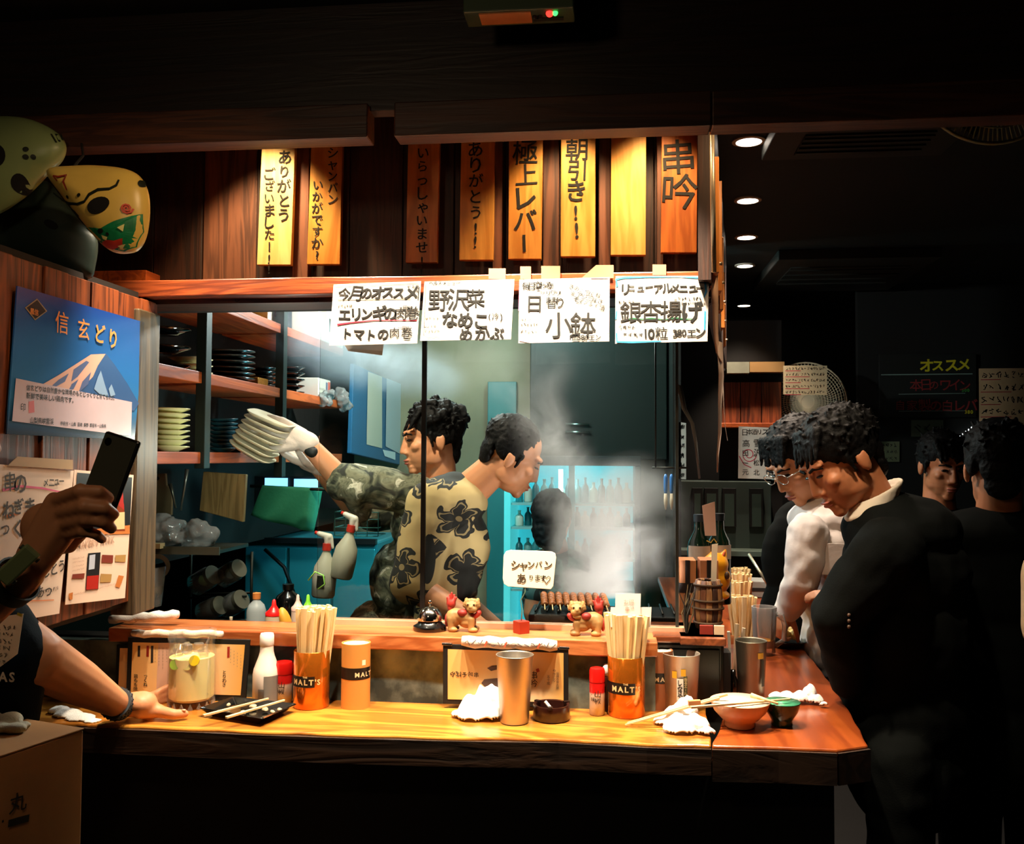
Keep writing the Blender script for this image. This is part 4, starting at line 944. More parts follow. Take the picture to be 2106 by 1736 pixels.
# ---- beer mug further along the side counter
p = base(1572, 1350); s_ = mpp(p); r = 24 * s_; h = 98 * s_; p = p + bk(p, r)
t = thing('beer_mug', 'glass beer mug with a last finger of beer on the side counter', 'mug', p)
prof = [(r * .9, 0), (r * .95, .01), (r * .88, .03), (r, h * .5), (r * 1.08, h)]
G().lathe(prof + [(q[0] - .004, q[1]) for q in prof[::-1][:-2]] + [(.0001, .02)], 32, cap=False).obj('glass', glass('mug_glass', 'ffffff', .03, 1.0, .22), t, smooth=True, auto=40)
G().lathe([(r * .84, .022), (r * .86, h * .30), (.0001, h * .30)], 28).obj('beer', M('#d08a20', .2, sss=.2), t, smooth=True, auto=40)
G().tube([(r * 1.0, 0, h * .85), (r * 1.5, 0, h * .82), (r * 1.75, 0, h * .6), (r * 1.65, 0, h * .3), (r * .95, 0, h * .18)], .008, 10).obj('handle', glass('mug_glass', 'ffffff'), t, smooth=True)
# ---- jar of straws / toothpick holder, dark bottle next to the corner tumbler
p = base(1508, 1425); s_ = mpp(p)
t = thing('skewer_vase', 'slim glass jar with white skewer sleeves in front of the canister row', 'jar', p + bk(p, .025))
G().lathe([(.022, 0), (.024, .004), (.026, .12), (.024, .12), (.021, .008), (.0001, .008)], 24, cap=False).obj('glass', glass('jar_glass'), t, smooth=True)
for k, (x0, x1, c) in enumerate(((-.004, -.012, '#e8d8c4'), (.004, .03, '#e0c8a8'), (.0, .012, '#d8b890'))):
    o = stick(None, (x0, 0, .01), (x1, .004 * k, .16 + .01 * k), .006, 'skewer_sleeve', None, None); o.parent = t; o.data.materials[0] = M(c, .7)
G().ell((-.016, -.004, .098), .006).obj('red_bead', M('#c01818', .3), t, smooth=True)
p = base(1508, 1440)
g = G().lathe([(.012, 0), (.013, .003), (.013, .045), (.007, .06), (.006, .075), (.0001, .075)], 20); g.obj('soy_bottle', M('#070504', .15, coat=.5), loc=p + bk(p, .02), smooth=True, label='tiny black soy bottle left of the corner tumbler', cat='bottle')
# ---- black plate with potato salad
p = base(1620, 1338); s_ = mpp(p); r = 42 * s_; p = p + bk(p, r)
t = thing('salad_plate', 'black plate of pale potato salad in front of the white shirted man', 'plate', p)
G().lathe([(r * .6, 0), (r * .65, .004), (r, .022), (r * .99, .024), (r * .6, .010), (.0001, .009)], 32).obj('plate', M('#070808', .2, coat=.4), t, smooth=True, auto=50)
g = G(); rd = random.Random(3)
for k in range(22): a = rd.uniform(0, 6.3); q = rd.uniform(0, .55) * r; g.ell((q * math.cos(a) - .01, q * math.sin(a), .03 + .03 * (1 - q / r * 1.4) + rd.uniform(0, .012)), rd.uniform(.009, .017))
fuse('potato_salad', g, M('#f0d890', .6, var=.15, bscale=150, sss=.15), .003, 3, t, noise=.003, nscale=100)
# ================================================================ KITCHEN BEHIND THE GLASS
XS = -1.25                                   # front edge of the shelving on the left kitchen wall
def sy(px): return AX(px, 800, XS).y
su = thing('shelf_rack', 'wooden shelving along the left kitchen wall with red brown boards', 'shelving', (XS, sy(300), 0))
o0 = Vector((XS, sy(300), 0))
yu1, yu2, yend = sy(421), sy(580), sy(705)
z1, z2, z3 = AX(425, 930, XS).z, AX(430, 768, XS).z, AX(430, 607, XS).z
th = 0.035
for za, (ya, yb) in ((z, s) for z in (z1, z2, z3) for s in ((sy(296), yu1 - .02), (yu1 + .02, yu2 - .02), (yu2 + .02, yend))):
    G().box(-.26, 0, ya - o0.y, yb - o0.y, za - th, za).obj('shelf_board', WD_shelf, su, bev=.002)
UP = M('#16221c', .5)
for yy, zz in ((yu1, 1.56), (yu2, 1.52)): G().box(-.02, .012, yy - .02 - o0.y, yy + .02 - o0.y, zz, 2.58).obj('upright', UP, su, bev=.002)
G().box(-.28, -.26, 0, yend - o0.y, 1.5, 2.58).obj('back_panel', M('#0a0c0a', .7), su)
# crockery on the rack
def stackp(name, label, cat, px, py, n, r, dz, mat, grp, plane=-.11, z=None, tilt=0, square=False):
    """n plates one over another; each its own thing. px,py = where the lowest stands"""
    p = AX(px, py, XS + plane); p.z = z if z is not None else p.z
    g = G()
    if square: g.lathe([(r * .75, 0), (r * .8, .003), (r * 1.2, .014), (r * 1.18, .016), (r * .75, .006), (.0001, .005)], 4)
    else: g.lathe([(r * .5, 0), (r * .55, .003), (r, .014), (r * .99, .017), (r * .6, .007), (.0001, .006)], 24)
    me = g.mesh(name, [mat], True)
    for k in range(n):
        o = bpy.data.objects.new(name, me); COL.objects.link(o); o.location = (p.x, p.y, p.z + k * dz); o.rotation_euler = (R(random.uniform(-2, 2)) + tilt, R(random.uniform(-1, 1)), k * .4 + (R(45) if square else 0))
        if square: o.rotation_euler[2] = R(45)
        tag(o, label[0] if k == n - 1 else label[1] if k == 0 else label[2], cat, grp)
CREAM = M('#d8d49a', .4); DARKP = M('#0c1412', .25, coat=.3); TEALP = M('#1c4a54', .35)
stackp('side_plate', ('topmost pale cream plate of the stack on the low shelf', 'lowest pale cream plate of the stack on the low shelf', 'pale cream plate inside the stack on the low shelf'), 'plate', 344, 903, 8, .066, .0165, CREAM, 'cream plates on the low shelf', z=z1 + .001)
stackp('dark_plate', ('topmost dark plate of the tall stack by the first upright', 'lowest dark plate of the tall stack by the first upright', 'dark plate inside the tall stack by the first upright'), 'plate', 465, 778, 6, .10, .019, DARKP, 'dark plates on the middle shelf', z=z2 + .001)
stackp('dark_saucer', ('topmost black saucer of the small stack on the middle shelf', 'lowest black saucer of the small stack on the middle shelf', 'black saucer inside the small stack on the middle shelf'), 'saucer', 538, 790, 5, .06, .017, DARKP, 'black saucers on the middle shelf', z=z2 + .001)
stackp('teal_saucer', ('topmost teal saucer of the slim stack on the low shelf', 'lowest teal saucer of the slim stack on the low shelf', 'teal saucer inside the slim stack on the low shelf'), 'saucer', 458, 935, 8, .05, .0145, TEALP, 'teal saucers on the low shelf', z=z1 + .001)
stackp('teal_plate', ('topmost teal plate of the stack below the held plates', 'lowest teal plate of the stack below the held plates', 'teal plate inside the stack below the held plates'), 'plate', 496, 942, 5, .07, .0155, TEALP, 'teal plates on the low shelf', z=z1 + .001)
stackp('glossy_bowl', ('topmost glossy black bowl at the start of the third bay', 'lowest glossy black bowl at the start of the third bay', 'glossy black bowl inside the stack of the third bay'), 'bowl', 600, 815, 5, .055, .026, M('#070b0b', .12, coat=.6), 'glossy black bowls', z=z2 + .001)
stackp('lacquer_bowl', ('topmost large black lacquer bowl beside the poster', 'lowest large black lacquer bowl beside the poster', 'large black lacquer bowl inside the stack beside the poster'), 'bowl', 338, 735, 3, .078, .055, M('#060a0a', .12, coat=.6), 'large lacquer bowls', z=z2 + .001)
stackp('cream_dish', ('upper square cream dish tilted on the middle shelf', 'lower square cream dish on the middle shelf', 'square cream dish between the two others on the middle shelf'), 'dish', 392, 755, 3, .062, .021, M('#d0c8a0', .4), 'square cream dishes', z=z2 + .001, square=True)
p = AX(313, 640, XS - .08)
o = fuse('rattan_lid', G().ell((0, 0, 0), (.06, .06, .022)).ell((.0, 0, .012), (.035, .035, .02)), M('#b08a50', .5, bump=.3, bscale=200), .005, 3, label='rounded tan lid on top of the black bowls beside the poster', cat='lid'); o.location = (p.x, p.y, z2 + .185)
# packets and boxes
def pbox(name, label, cat, px, py, w_, d, h, mat, z, plane=-.12, rz=0, prints=()):
    p = AX(px, py, XS + plane); t = thing(name, label, cat, (p.x, p.y, z), R(90) + rz)
    G().box(-w_ / 2, w_ / 2, -d / 2, d / 2, 0, h).obj('carton', mat, t, bev=.003)
    for k, (a, b, c, e, col) in enumerate(prints): G().box(a * w_, b * w_, -d / 2 - .0008, -d / 2, c * h, e * h).obj('print', M(col, .5), t)
    return t
pbox('gold_packet', 'gold wrapped packet lying on the middle shelf', 'packet', 520, 772, .10, .08, .03, M('#c88a3c', .25, .6, bump=.4, bscale=60), z2, -.07)
pbox('tissue_carton', 'white printed carton on the third bay of the middle shelf', 'carton', 645, 800, .17, .1, .085, M('#d6d2c6', .5), z2, -.07, prints=((.28, .46, .35, .9, '#c85848'), (.1, .24, .4, .85, '#6a7088'), (-.45, 0, .4, .5, '#b8b4a8'), (-.45, .05, .2, .28, '#b0aca0')))
pbox('paper_bag', 'tall white flour bag with black and red print on the top shelf', 'bag', 540, 640, .15, .1, .26, M('#cfc6b4', .6, bump=.4, bscale=25), z3, -.08, prints=((.1, .2, .35, .8, '#2c2c2c'), (.25, .32, .35, .8, '#3a3a3a'), (-.02, .3, .12, .2, '#c03c3c')))
pbox('gold_bag', 'amber bag next to the flour bag on the top shelf', 'bag', 478, 610, .10, .1, .16, M('#d89a3c', .4), z3, -.08)
pbox('noodle_carton', 'large pale carton with a black oval and green patch on the top shelf', 'carton', 655, 660, .36, .12, .2, M('#e0dcc8', .5), z3 + .0, -.06, prints=((-.1, .28, .25, .55, '#1c2018'), (.3, .48, .3, .9, '#a8c078'), (-.4, -.2, .2, .8, '#c8b090')))
pbox('white_carton', 'plain white carton stacked on the pale carton', 'carton', 655, 620, .34, .11, .12, M('#e8ecec', .5), z3 + .2, -.06, prints=((-.3, -.1, .3, .8, '#c8cce0'),))
# cling film bags and ladles at the end of the rack
for k, (px, py, r_, lab) in enumerate(((708, 825, .045, 'crumpled clear plastic bag hanging at the end of the rack'), (672, 822, .03, 'small crumpled plastic wrap beside the white carton'))):
    p = AX(px, py, XS + .02); g = G()
    for j in range(7): g.ell((random.uniform(-.6, .6) * r_, random.uniform(-.6, .6) * r_, random.uniform(-.9, .9) * r_), r_ * random.uniform(.4, .7))
    o = fuse('plastic_wrap', g, glass('bag_film', 'd8e0e4', .12, 1.0, .22), .006, 1, noise=.012, nscale=45, label=lab, cat='plastic bag'); o.location = p

# ---- blue framed notice board at the back of the left wall
q = [(728, 748), (832, 796), (832, 958), (722, 932)]
XB = XS + .02
F = Flat('notice_board', 'blue framed board with two long handwritten notes in the kitchen', 'notice board', q, 'X', XB, .02, M('#2a6a94', .4), bev=.003)
F.poly([(756, 764), (785, 775), (785, 922), (753, 914)], 'cream', .0022).poly([(794, 778), (824, 790), (826, 936), (792, 918)], 'pale', .0032)
for k in range(9): F.scrib(760, 790 + k * 14, 782, 4, 'grey_ink', seed=60 + k).scrib(798, 805 + k * 13, 820, 4, 'grey_ink', seed=80 + k)
F.poly([(786, 925), (812, 930), (812, 946), (790, 938)], 'white', .0032)
F.done({'cream': M('#d8d0bc', .6), 'pale': M('#c8ccd0', .6), 'grey_ink': M('#7a7c78', .7), 'white': M('#e8f0f4', .5)}, {'cream': 'note', 'pale': 'note', 'white': 'note'})

# ---- hanging tools below the rack
def hung(name, label, cat, pts, Y, th_, mat, hook=True):
    w_ = [AY(x, y, Y) for x, y in pts]; o = sum(w_, Vector()) / len(w_)
    t = thing(name, label, cat, o)
    G().prism([((p - o).x, (p - o).z) for p in w_], 0, th_).obj('body', mat, t, bev=.002); return t, o
t, o = hung('grater_board', 'pale wooden grater board with a heart hole hanging in the corner', 'board', [(313, 974), (340, 974), (342, 998), (354, 1006), (352, 1060), (299, 1060), (304, 1006), (312, 998)], 2.85, .012, M('#6a5c40', .6, var=.2, bscale=40))
q = AY(325, 984, 2.85) - o; G().lathe([(.0001, 0), (.006, 0), (.006, .002), (.0001, .002)], 12, Matrix.Translation((q.x, -.0012, q.z)) @ Matrix.Rotation(R(90), 4, 'X')).obj('hang_hole', BLK, t)
for k in range(5):
    q = AY(303, 1014 + 9 * k, 2.85) - o; G().ell((q.x + .004, -.001, q.z), .004, 8, 6).obj('peg', M('#1a1510', .6), t)
hung('cutting_board', 'brown hanging cutting board between the tools and green cloth', 'board', [(418, 970), (506, 976), (500, 1074), (410, 1050)], 3.05, .018, wood('cut_wood', '#7a6238', '#a88c58', 'z', 4))
for k, (a, b, c, lab) in enumerate((((385, 965), (372, 1050), '#7a8078', 'long steel skewer hanging beside the grater board'), ((350, 995), (362, 1045), '#585c50', 'thin bent wire hook beside the grater board'), ((296, 950), (300, 985), '#84867a', 'short steel whisk handle hanging in the corner'))):
    A_, B_ = AY(*a, 2.8), AY(*b, 2.8); G().tube([Vector(), (B_ - A_) * .4, B_ - A_], [.007, .004, .0035], 8).obj('hanging_tool', M(c, .35, .8), loc=A_, smooth=True, label=lab, cat='utensil', group='hanging steel tools')
# green cloth over a rail
g = G(); n, m_ = 16, 10
for j in range(m_ + 1):
    for i in range(n + 1):
        u, v = i / n, j / m_
        tl, tr, br, bl = AY(540, 998, 3.3), AY(655, 1004, 3.3), AY(640, 1095, 3.3), AY(512, 1060, 3.3)
        p = tl.lerp(tr, u).lerp(bl.lerp(br, u), v); p.y += .018 * math.sin(u * 9 + v * 2) * v + (.05 * max(0, u - .85) / .15) ; g.v.append(tuple(p - tl))
g.f = [(j * (n + 1) + i, (j + 1) * (n + 1) + i, (j + 1) * (n + 1) + i + 1, j * (n + 1) + i + 1) for j in range(m_) for i in range(n)]; g.mi = [0] * len(g.f)
o = g.obj('green_cloth', M('#1f7a58', .8, bump=.3, bscale=80), smooth=True, loc=AY(540, 998, 3.3), label='green dish cloth hanging over a rail in the kitchen', cat='cloth'); o.modifiers.new('t', 'SOLIDIFY').thickness = .003
g = G(); a, b = AY(515, 1000, 3.31), AY(770, 1012, 3.31); g.cyl((0, 0, 0), b - a, .006); g.obj('towel_rail', M('#1c2420', .4, .6), loc=a, smooth=True, label='dark metal rail carrying the green cloth', cat='rail')
# two small lit panes behind the cloth
wb = G().box(-.2, .2, 0, .03, -.07, .06); o = wb.obj('window_2', M('#05080a', .5), loc=AY(605, 1010, 3.75), kind='structure')
for a, b in (((545, 983), (591, 1002)), ((605, 985), (653, 1006))):
    p0, p1 = AY(*a, 3.74) - o.location, AY(*b, 3.74) - o.location; G().box(p0.x, p1.x, p0.y - .002, p0.y + .004, p1.z, p0.z).obj('pane', emis('blue_pane', (.25, .62, 1.0), 1.6), o)
# stainless panel of the dish washer, turquoise reflection put into its colour
SS = M('#7fa8ac', .22, 1.0, bump=.03, bscale=20)
t = thing('steel_cabinet', 'stainless steel cabinet painted with a turquoise reflection behind the bottles', 'cabinet', (AY(640, 1200, 3.9).x, 3.9, 0))
x0, x1 = AY(503, 1200, 3.9).x - t.location.x, AY(775, 1200, 3.9).x - t.location.x; zt = AY(640, 1112, 3.9).z
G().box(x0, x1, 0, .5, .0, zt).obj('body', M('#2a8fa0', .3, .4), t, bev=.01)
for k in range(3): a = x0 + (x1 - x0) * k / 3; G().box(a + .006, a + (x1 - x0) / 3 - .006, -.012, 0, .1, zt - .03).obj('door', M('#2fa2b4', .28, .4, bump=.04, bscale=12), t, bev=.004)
G().box(x0, x1, -.03, .0, zt - .01, zt + .012).obj('edge', M('#0a1416', .4), t)
a = AY(545, 1130, 3.84) - t.location; b = AY(612, 1240, 3.84) - t.location
G().tube([(a.x, a.y, a.z), ((a.x + b.x) / 2 + .02, a.y - .02, (a.z + b.z) / 2 + .04), (b.x, b.y, b.z)], .008, 8).obj('hose', M('#0a1214', .5), t, smooth=True)
# spray bottles hooked on the rail
def spray(label, px, py, s_, lean, sticker):
    p = AY(px, py, 3.0); t = thing('spray_bottle', label, 'spray bottle', p, 0, 'spray bottles', rot=(0, lean, 0))
    WH = M('#b9b8a4', .45)
    G().lathe([(.034, 0), (.038, .006), (.040, .06), (.036, .1), (.018, .135), (.012, .15), (.012, .165), (.0001, .165)], 24).obj('bottle_body', WH, t, smooth=True)
    G().lathe([(.0145, .155), (.0145, .178), (.0001, .178)], 18).obj('collar', M('#c03024', .4), t, auto=40)
    g = G().cap((0, 0, .18), .010, (.0, 0, .195), .012).cap((.006, 0, .2), .012, (-.03, 0, .208), .009).cap((.012, 0, .195), .008, (.02, 0, .165), .005)
    fuse('trigger_head', g, M('#d8d6c8', .4), .003, 2, t)
    G().cyl((-.03, 0, .208), (-.044, 0, .211), .006).obj('nozzle', M('#c03024', .4), t, smooth=True)
    if sticker: G().box(-.012, .014, -.0415, -.0405, .035, .075).obj('sticker', M('#141a12', .5), t)
spray('white spray bottle with a dark sticker hanging from the rail', 664, 1228, 1, R(4), True)
spray('white spray bottle with a red nozzle, the higher hanging one', 700, 1188, 1, R(12), False)
# wire basket
p = AY(735, 1100, 3.3); t = thing('wire_basket', 'small wire basket behind the cooks', 'basket', p)
for z in (0, .03, .06, .085): G().tube([(-.07, -.05, z), (.09, -.05, z), (.09, .06, z), (-.07, .06, z)], .0018, 6, closed=True).obj('wire', M('#5aa0a0', .3, .9), t)
for x in (-.07, -.03, .01, .05, .09): G().cyl((x, -.05, 0), (x, -.05, .085), .0018, n=6).obj('wire', M('#5aa0a0', .3, .9), t)
# ---- lower left: wire shelf with a plastic bag, boxes, tilted jars, tape roll, tub
a = AY(268, 1122, 2.75); b = AY(475, 1118, 2.75)
t = thing('steel_shelf', 'narrow steel shelf at the left end behind the ledge', 'shelf', a)
G().box(0, b.x - a.x, -.08, .14, -.012, 0).obj('shelf_plate', M('#39413a', .35, .7), t, bev=.002); G().box(0, b.x - a.x, -.085, -.08, -.016, .008).obj('lip', M('#6a6f62', .35, .7), t)
zs = a.z
def on_shelf(px, Y=2.75): q = AY(px, 1110, Y); q.z = zs; return q
g = G()
for j in range(16): g.ell((random.uniform(-.09, .09), random.uniform(-.04, .04), .02 + random.uniform(0, .05) * (1 - .3 * (j % 3))), random.uniform(.02, .04))
o = fuse('plastic_bag', g, glass('bag_film', 'd8e0e4', .12, 1.0, .22), .007, 1, noise=.014, nscale=38, label='shiny crumpled plastic bag on the steel shelf', cat='plastic bag'); o.location = on_shelf(365)
for v in o.data.vertices: v.co.z = max(v.co.z, .001)
t = thing('spice_box', 'small white box with a round mark at the end of the steel shelf', 'box', on_shelf(290, 2.72)); G().box(-.02, .022, -.02, .02, 0, .045).obj('carton', M('#b8b8a4', .5), t, bev=.002); G().lathe([(.0001, 0), (.007, 0), (.007, .001), (.0001, .001)], 16, Matrix.Translation((0, -.0205, .02)) @ Matrix.Rotation(R(90), 4, 'X')).obj('round_mark', M('#54584a', .5), t)
G().cbox((0, 0, .008), (.05, .03, .016)).obj('label_tray', M('#a89c74', .5), loc=AY(318, 1128, 2.66), label='small cream price tag clipped under the steel shelf', cat='tag', bev=.001)
p = AY(322, 1165, 2.85); t = thing('tape_roll', 'roll of tape with a blue core hanging under the steel shelf', 'tape roll', p, 0, rot=(R(90), 0, R(35)))
G().lathe([(.026, -.012), (.04, -.012), (.04, .012), (.026, .012), (.026, -.012)], 32, cap=False).obj('tape', M('#9aa49a', .35), t, smooth=True, auto=40); G().lathe([(.0255, -.011), (.0255, .011)], 32, cap=False).obj('core', M('#1c5a9c', .4), t, smooth=True)
G().ell((0, 0, 0), (.012, .012, .02)).obj('orange_knob', M('#c8501c', .4), loc=AY(276, 1162, 2.75), smooth=True, label='orange plastic knob at the left edge below the steel shelf', cat='knob')
def jar(label, px, py, Y, r, h, rot, c):
    p = AY(px, py, Y); t = thing('glass_jar', label, 'jar', p, 0, 'tilted jars on the wire rack', rot=rot)
    G().lathe([(r * .9, 0), (r, .005), (r, h * .8), (r * .85, h * .88), (r * .85, h), (r * .8, h), (r * .8, h * .9), (r * .94, h * .78), (r * .94, .006), (.0001, .006)], 24, cap=False).obj('glass', glass('jarg', 'c8d8c8', .05, 1.0, .12), t, smooth=True)
    G().lathe([(r * .9, .008), (r * .9, h * .6), (.0001, h * .6)], 20).obj('contents', M(c, .6), t, smooth=True, auto=40)
    G().lathe([(r * .9, h * .9), (r * .9, h * 1.05), (.0001, h * 1.05)], 20).obj('lid', M('#8a8c7c', .35, .6), t, smooth=True, auto=40)
jar('tilted jar of yellow spice, upper left of the jar rack', 400, 1205, 2.9, .036, .09, (R(20), R(62), 0), '#a08438')
jar('tilted jar of greenish spice, upper right of the jar rack', 455, 1190, 2.92, .034, .085, (R(20), R(62), 0), '#7a7444')
jar('tilted dark jar, lower left of the jar rack', 415, 1262, 2.9, .034, .085, (R(20), R(66), 0), '#2c3028')
jar('tilted jar with a cream lid, lower right of the jar rack', 462, 1252, 2.92, .036, .08, (R(20), R(62), 0), '#8c8058')
t = thing('jar_rack', 'dark wire rack carrying the tilted jars', 'rack', AY(440, 1225, 2.9))
for z in (-.01, -.10): G().cyl((-.10, 0, z), (.11, 0, z + .01), .004, n=8).obj('rod', M('#20241e', .4, .7), t, smooth=True); G().cyl((-.10, .08, z), (.11, .08, z + .01), .004, n=8).obj('rod', M('#20241e', .4, .7), t, smooth=True)
for x in (-.10, .11): G().cyl((x, .04, -.2), (x, .04, .14), .005, n=8).obj('rod', M('#20241e', .4, .7), t, smooth=True)
p = AY(300, 1290, 2.7); p.z = ZL; t = thing('miso_tub', 'clear tub half full of brown paste behind the white cloth', 'tub', p); r = .055
G().lathe([(r * .8, 0), (r, .12), (r * .97, .12), (r * .77, .004), (.0001, .004)], 28, cap=False).obj('tub', glass('tub', 'd8d8c0', .15, 1.0, .2), t, smooth=True); G().lathe([(r * .76, .006), (r * .88, .06), (.0001, .064)], 24).obj('paste', M('#7a5a24', .6), t, smooth=True)
# ---- kitchen work counter and bottles standing behind the ledge
wk = thing('work_counter', 'dark kitchen work counter behind the serving ledge', 'counter', (0, 2.56, 0)); G().box(-1.45, .3, 0, .25, .3, 1.06).obj('body', M('#101412', .6), wk); G().box(-1.45, .3, -.01, .26, 1.06, 1.085).obj('top', M('#2c302c', .3, .8), wk, bev=.003)
def sq(label, px, top, w_, body, cap, shape, Y=2.62):
    p = AY(px, 1280, Y); p.z = 1.086; s_ = mpp(p); zt = AY(px, top, Y).z - 1.086; r = w_ / 2 * s_
    t = thing('squeeze_bottle', label, 'bottle', p, 0, 'bottles behind the ledge')
    if shape == 'squeeze':
        G().lathe([(r, 0), (r, zt * .5), (r * .95, zt * .55), (.0001, zt * .55)], 24).obj('bottle_body', body, t, smooth=True, auto=50); G().lathe([(r * 1.02, zt * .53), (r * 1.02, zt * .62), (r * .6, zt * .7), (r * .28, zt * .82), (r * .2, zt * .97), (.0001, zt)], 24).obj('cap', cap, t, smooth=True, auto=60)
    else:
        G().lathe([(r, 0), (r, zt * .5), (r * .8, zt * .66), (r * .36, zt * .78), (r * .34, zt * .84), (.0001, zt * .84)], 24).obj('bottle_body', body, t, smooth=True, auto=60); G().lathe([(r * .4, zt * .82), (r * .42, zt * .98), (.0001, zt)], 20).obj('cap', cap, t, smooth=True, auto=50)
    return t
sq('translucent white bottle with an orange cap behind the ledge', 527, 1218, 40, M('#9aa6aa', .25, trans=.3), M('#b8743c', .4), 'round', 2.66)
sq('squeeze bottle with a red pointed cap behind the ledge', 563, 1232, 34, M('#b8a890', .4), M('#d01818', .3), 'squeeze', 2.6)
t = sq('squeeze bottle with a bright green cap and loop', 633, 1222, 30, M('#a8b08c', .4), M('#6ab82c', .35), 'squeeze', 2.64)
G().tube([(.0, 0, .15), (.02, 0, .175), (.045, 0, .165), (.05, 0, .14), (.03, 0, .125)], .0025, 6).obj('cap_loop', M('#7ab850', .4), t, smooth=True)
sq('small squeeze bottle with a white nozzle next to the green one', 612, 1222, 26, M('#c0a898', .4), M('#d0b0a8', .4), 'squeeze', 2.68)
sq('black bottle with a curved spout behind the squeeze bottles', 592, 1200, 56, M('#0a0c0c', .2, coat=.4), M('#0a0c0c', .3), 'round', 2.85)
o = G().ell((0, 0, .03), (.016, .02, .045), m=Matrix.Rotation(R(-20), 3, 'Y')).obj('yellow_spatula', M('#c8902c', .5), loc=AY(588, 1285, 2.6), smooth=True, label='yellow spatula blade beside the red squeeze bottle', cat='spatula'); o.location.z = 1.09
sq('tiny pale knobbed bottle at the left part of the ledge', 475, 1268, 16, M('#b0a48c', .5), M('#c0b49c', .4), 'round', 2.58)

# ---- grill with skewers
p = AY(1240, 1300, 2.72); p.z = 1.085
t = thing('charcoal_grill', 'black charcoal grill box behind the glass', 'grill', p)
gw = .21
G().box(-gw, gw, -.09, .09, 0, .07).obj('box_body', M('#0c0c0c', .5, .5), t, bev=.004)
for k in range(13): G().cyl((-gw + .02 + k * .0325, -.085, .078), (-gw + .02 + k * .0325, .085, .078), .003, n=8).obj('bar', M('#2a2826', .4, .8), t, smooth=True)
G().box(-gw + .015, gw - .015, -.07, .07, .05, .066).obj('embers', emis('embers', (1.0, .22, .04), 2.0), t)
for k in range(9):
    y0 = p.y - .07 + .0; a = Vector((p.x - .16 + k * .022, p.y - .12, p.z + .088)); b = Vector((p.x - .15 + k * .022 - .03, p.y + .09, p.z + .105))
    s_ = thing('meat_skewer', 'grilled meat skewer number %s from the left over the coals' % ('one two three four five six seven eight nine'.split()[k]) if False else ('leftmost', 'second', 'third', 'fourth', 'middle', 'sixth', 'seventh', 'eighth', 'rightmost')[k] + ' grilled meat skewer over the coals in the smoke', 'skewer', a, 0, 'skewers on the grill')
    d = b - a; G().cyl((0, 0, 0), d, .0017, n=6).obj('stick', STICK, s_)
    g = G()
    for j in range(5): g.ell(d * (.35 + .13 * j), (.011, .013, .010))
    fuse('meat', g, M('#9a5a2c', .45, var=.4, bscale=120), .003, 2, s_, noise=.002, nscale=100)
# ---- drinks fridge glowing at the back
YF = 4.75
x0, x1 = AY(1036, 1100, YF).x, AY(1318, 1100, YF).x; zt = AY(1200, 958, YF).z
fx = (x0 + x1) / 2; hw = (x1 - x0) / 2
fr_ = thing('drinks_fridge', 'glass fronted drinks fridge glowing turquoise behind the smoke', 'fridge', (fx, YF, 0))
WHT = M('#b8d8d8', .4)
G().box(-hw, -hw + .035, 0, .45, 0, zt).obj('side', emis('fridge_strip', (.10, .75, .80), .55), fr_, bev=.004); G().box(hw - .03, hw, 0, .45, 0, zt).obj('side', M('#2a4446', .4), fr_, bev=.004)
G().box(-hw, hw, 0, .45, zt, zt + .05).obj('top', M('#1c3032', .4), fr_, bev=.004); G().box(-hw, hw, 0, .45, .2, .3).obj('bottom', M('#16282a', .4), fr_)
G().box(-hw, hw, .43, .45, .3, zt).obj('back_light', emis('fridge_back', (.06, .62, .72), .55), fr_)
G().box(-.015, .015, -.02, .02, .3, zt).obj('door_bar', M('#4a8a90', .4), fr_)
shz = [AY(1200, y, YF).z for y in (1036, 1086, 1150, 1215)]
for z in shz: G().box(-hw + .035, hw - .03, .02, .43, z - .012, z).obj('shelf', M('#8ac8c8', .3), fr_)
G().cyl((-hw + .29, .06, zt - .16), (-hw + .29, .06, zt - .02), .012, n=12).obj('light_tube', emis('tube', (.85, 1, .98), 5.0), fr_, smooth=True)
point('fridge_light', (0, .12, zt - .08), 3.0, (.35, .9, 1.0), .1, fr_)
BM = [M('#3aa0a8', .15, trans=.5), M('#8ac4c0', .2, trans=.4), M('#1c6a70', .15, trans=.3), M('#c8d8c8', .3)]
def bottle_mesh(h, r, k):
    g = G().lathe([(r * .95, 0), (r, .004), (r, h * .55), (r * .8, h * .66), (r * .36, h * .76), (r * .34, h * .94), (r * .4, h * .95), (r * .4, h), (.0001, h)], 14); return g.mesh('fridge_bottle', [BM[k]], True)
bms = [bottle_mesh(h, r, k) for h, r, k in ((.125, .02, 0), (.115, .022, 1), (.12, .019, 2), (.10, .023, 3))]
for si, z in enumerate(shz[:3]):
    for k in range(14):
        o = bpy.data.objects.new('fridge_bottle', bms[(k * 7 + si * 3) % 4]); COL.objects.link(o); o.location = (fx - hw + .07 + k * (2 * hw - .14) / 13, YF + .10 + .03 * (k % 2), z + .0005); o.scale = (1, 1, .8 if si else .95)
        if si == 0: o.scale[2] = 1.05
        tag(o, 'bottle on the %s shelf of the glowing fridge' % ('top', 'middle', 'low')[si], 'bottle', 'bottles on the %s fridge shelf' % ('top', 'middle', 'low')[si])
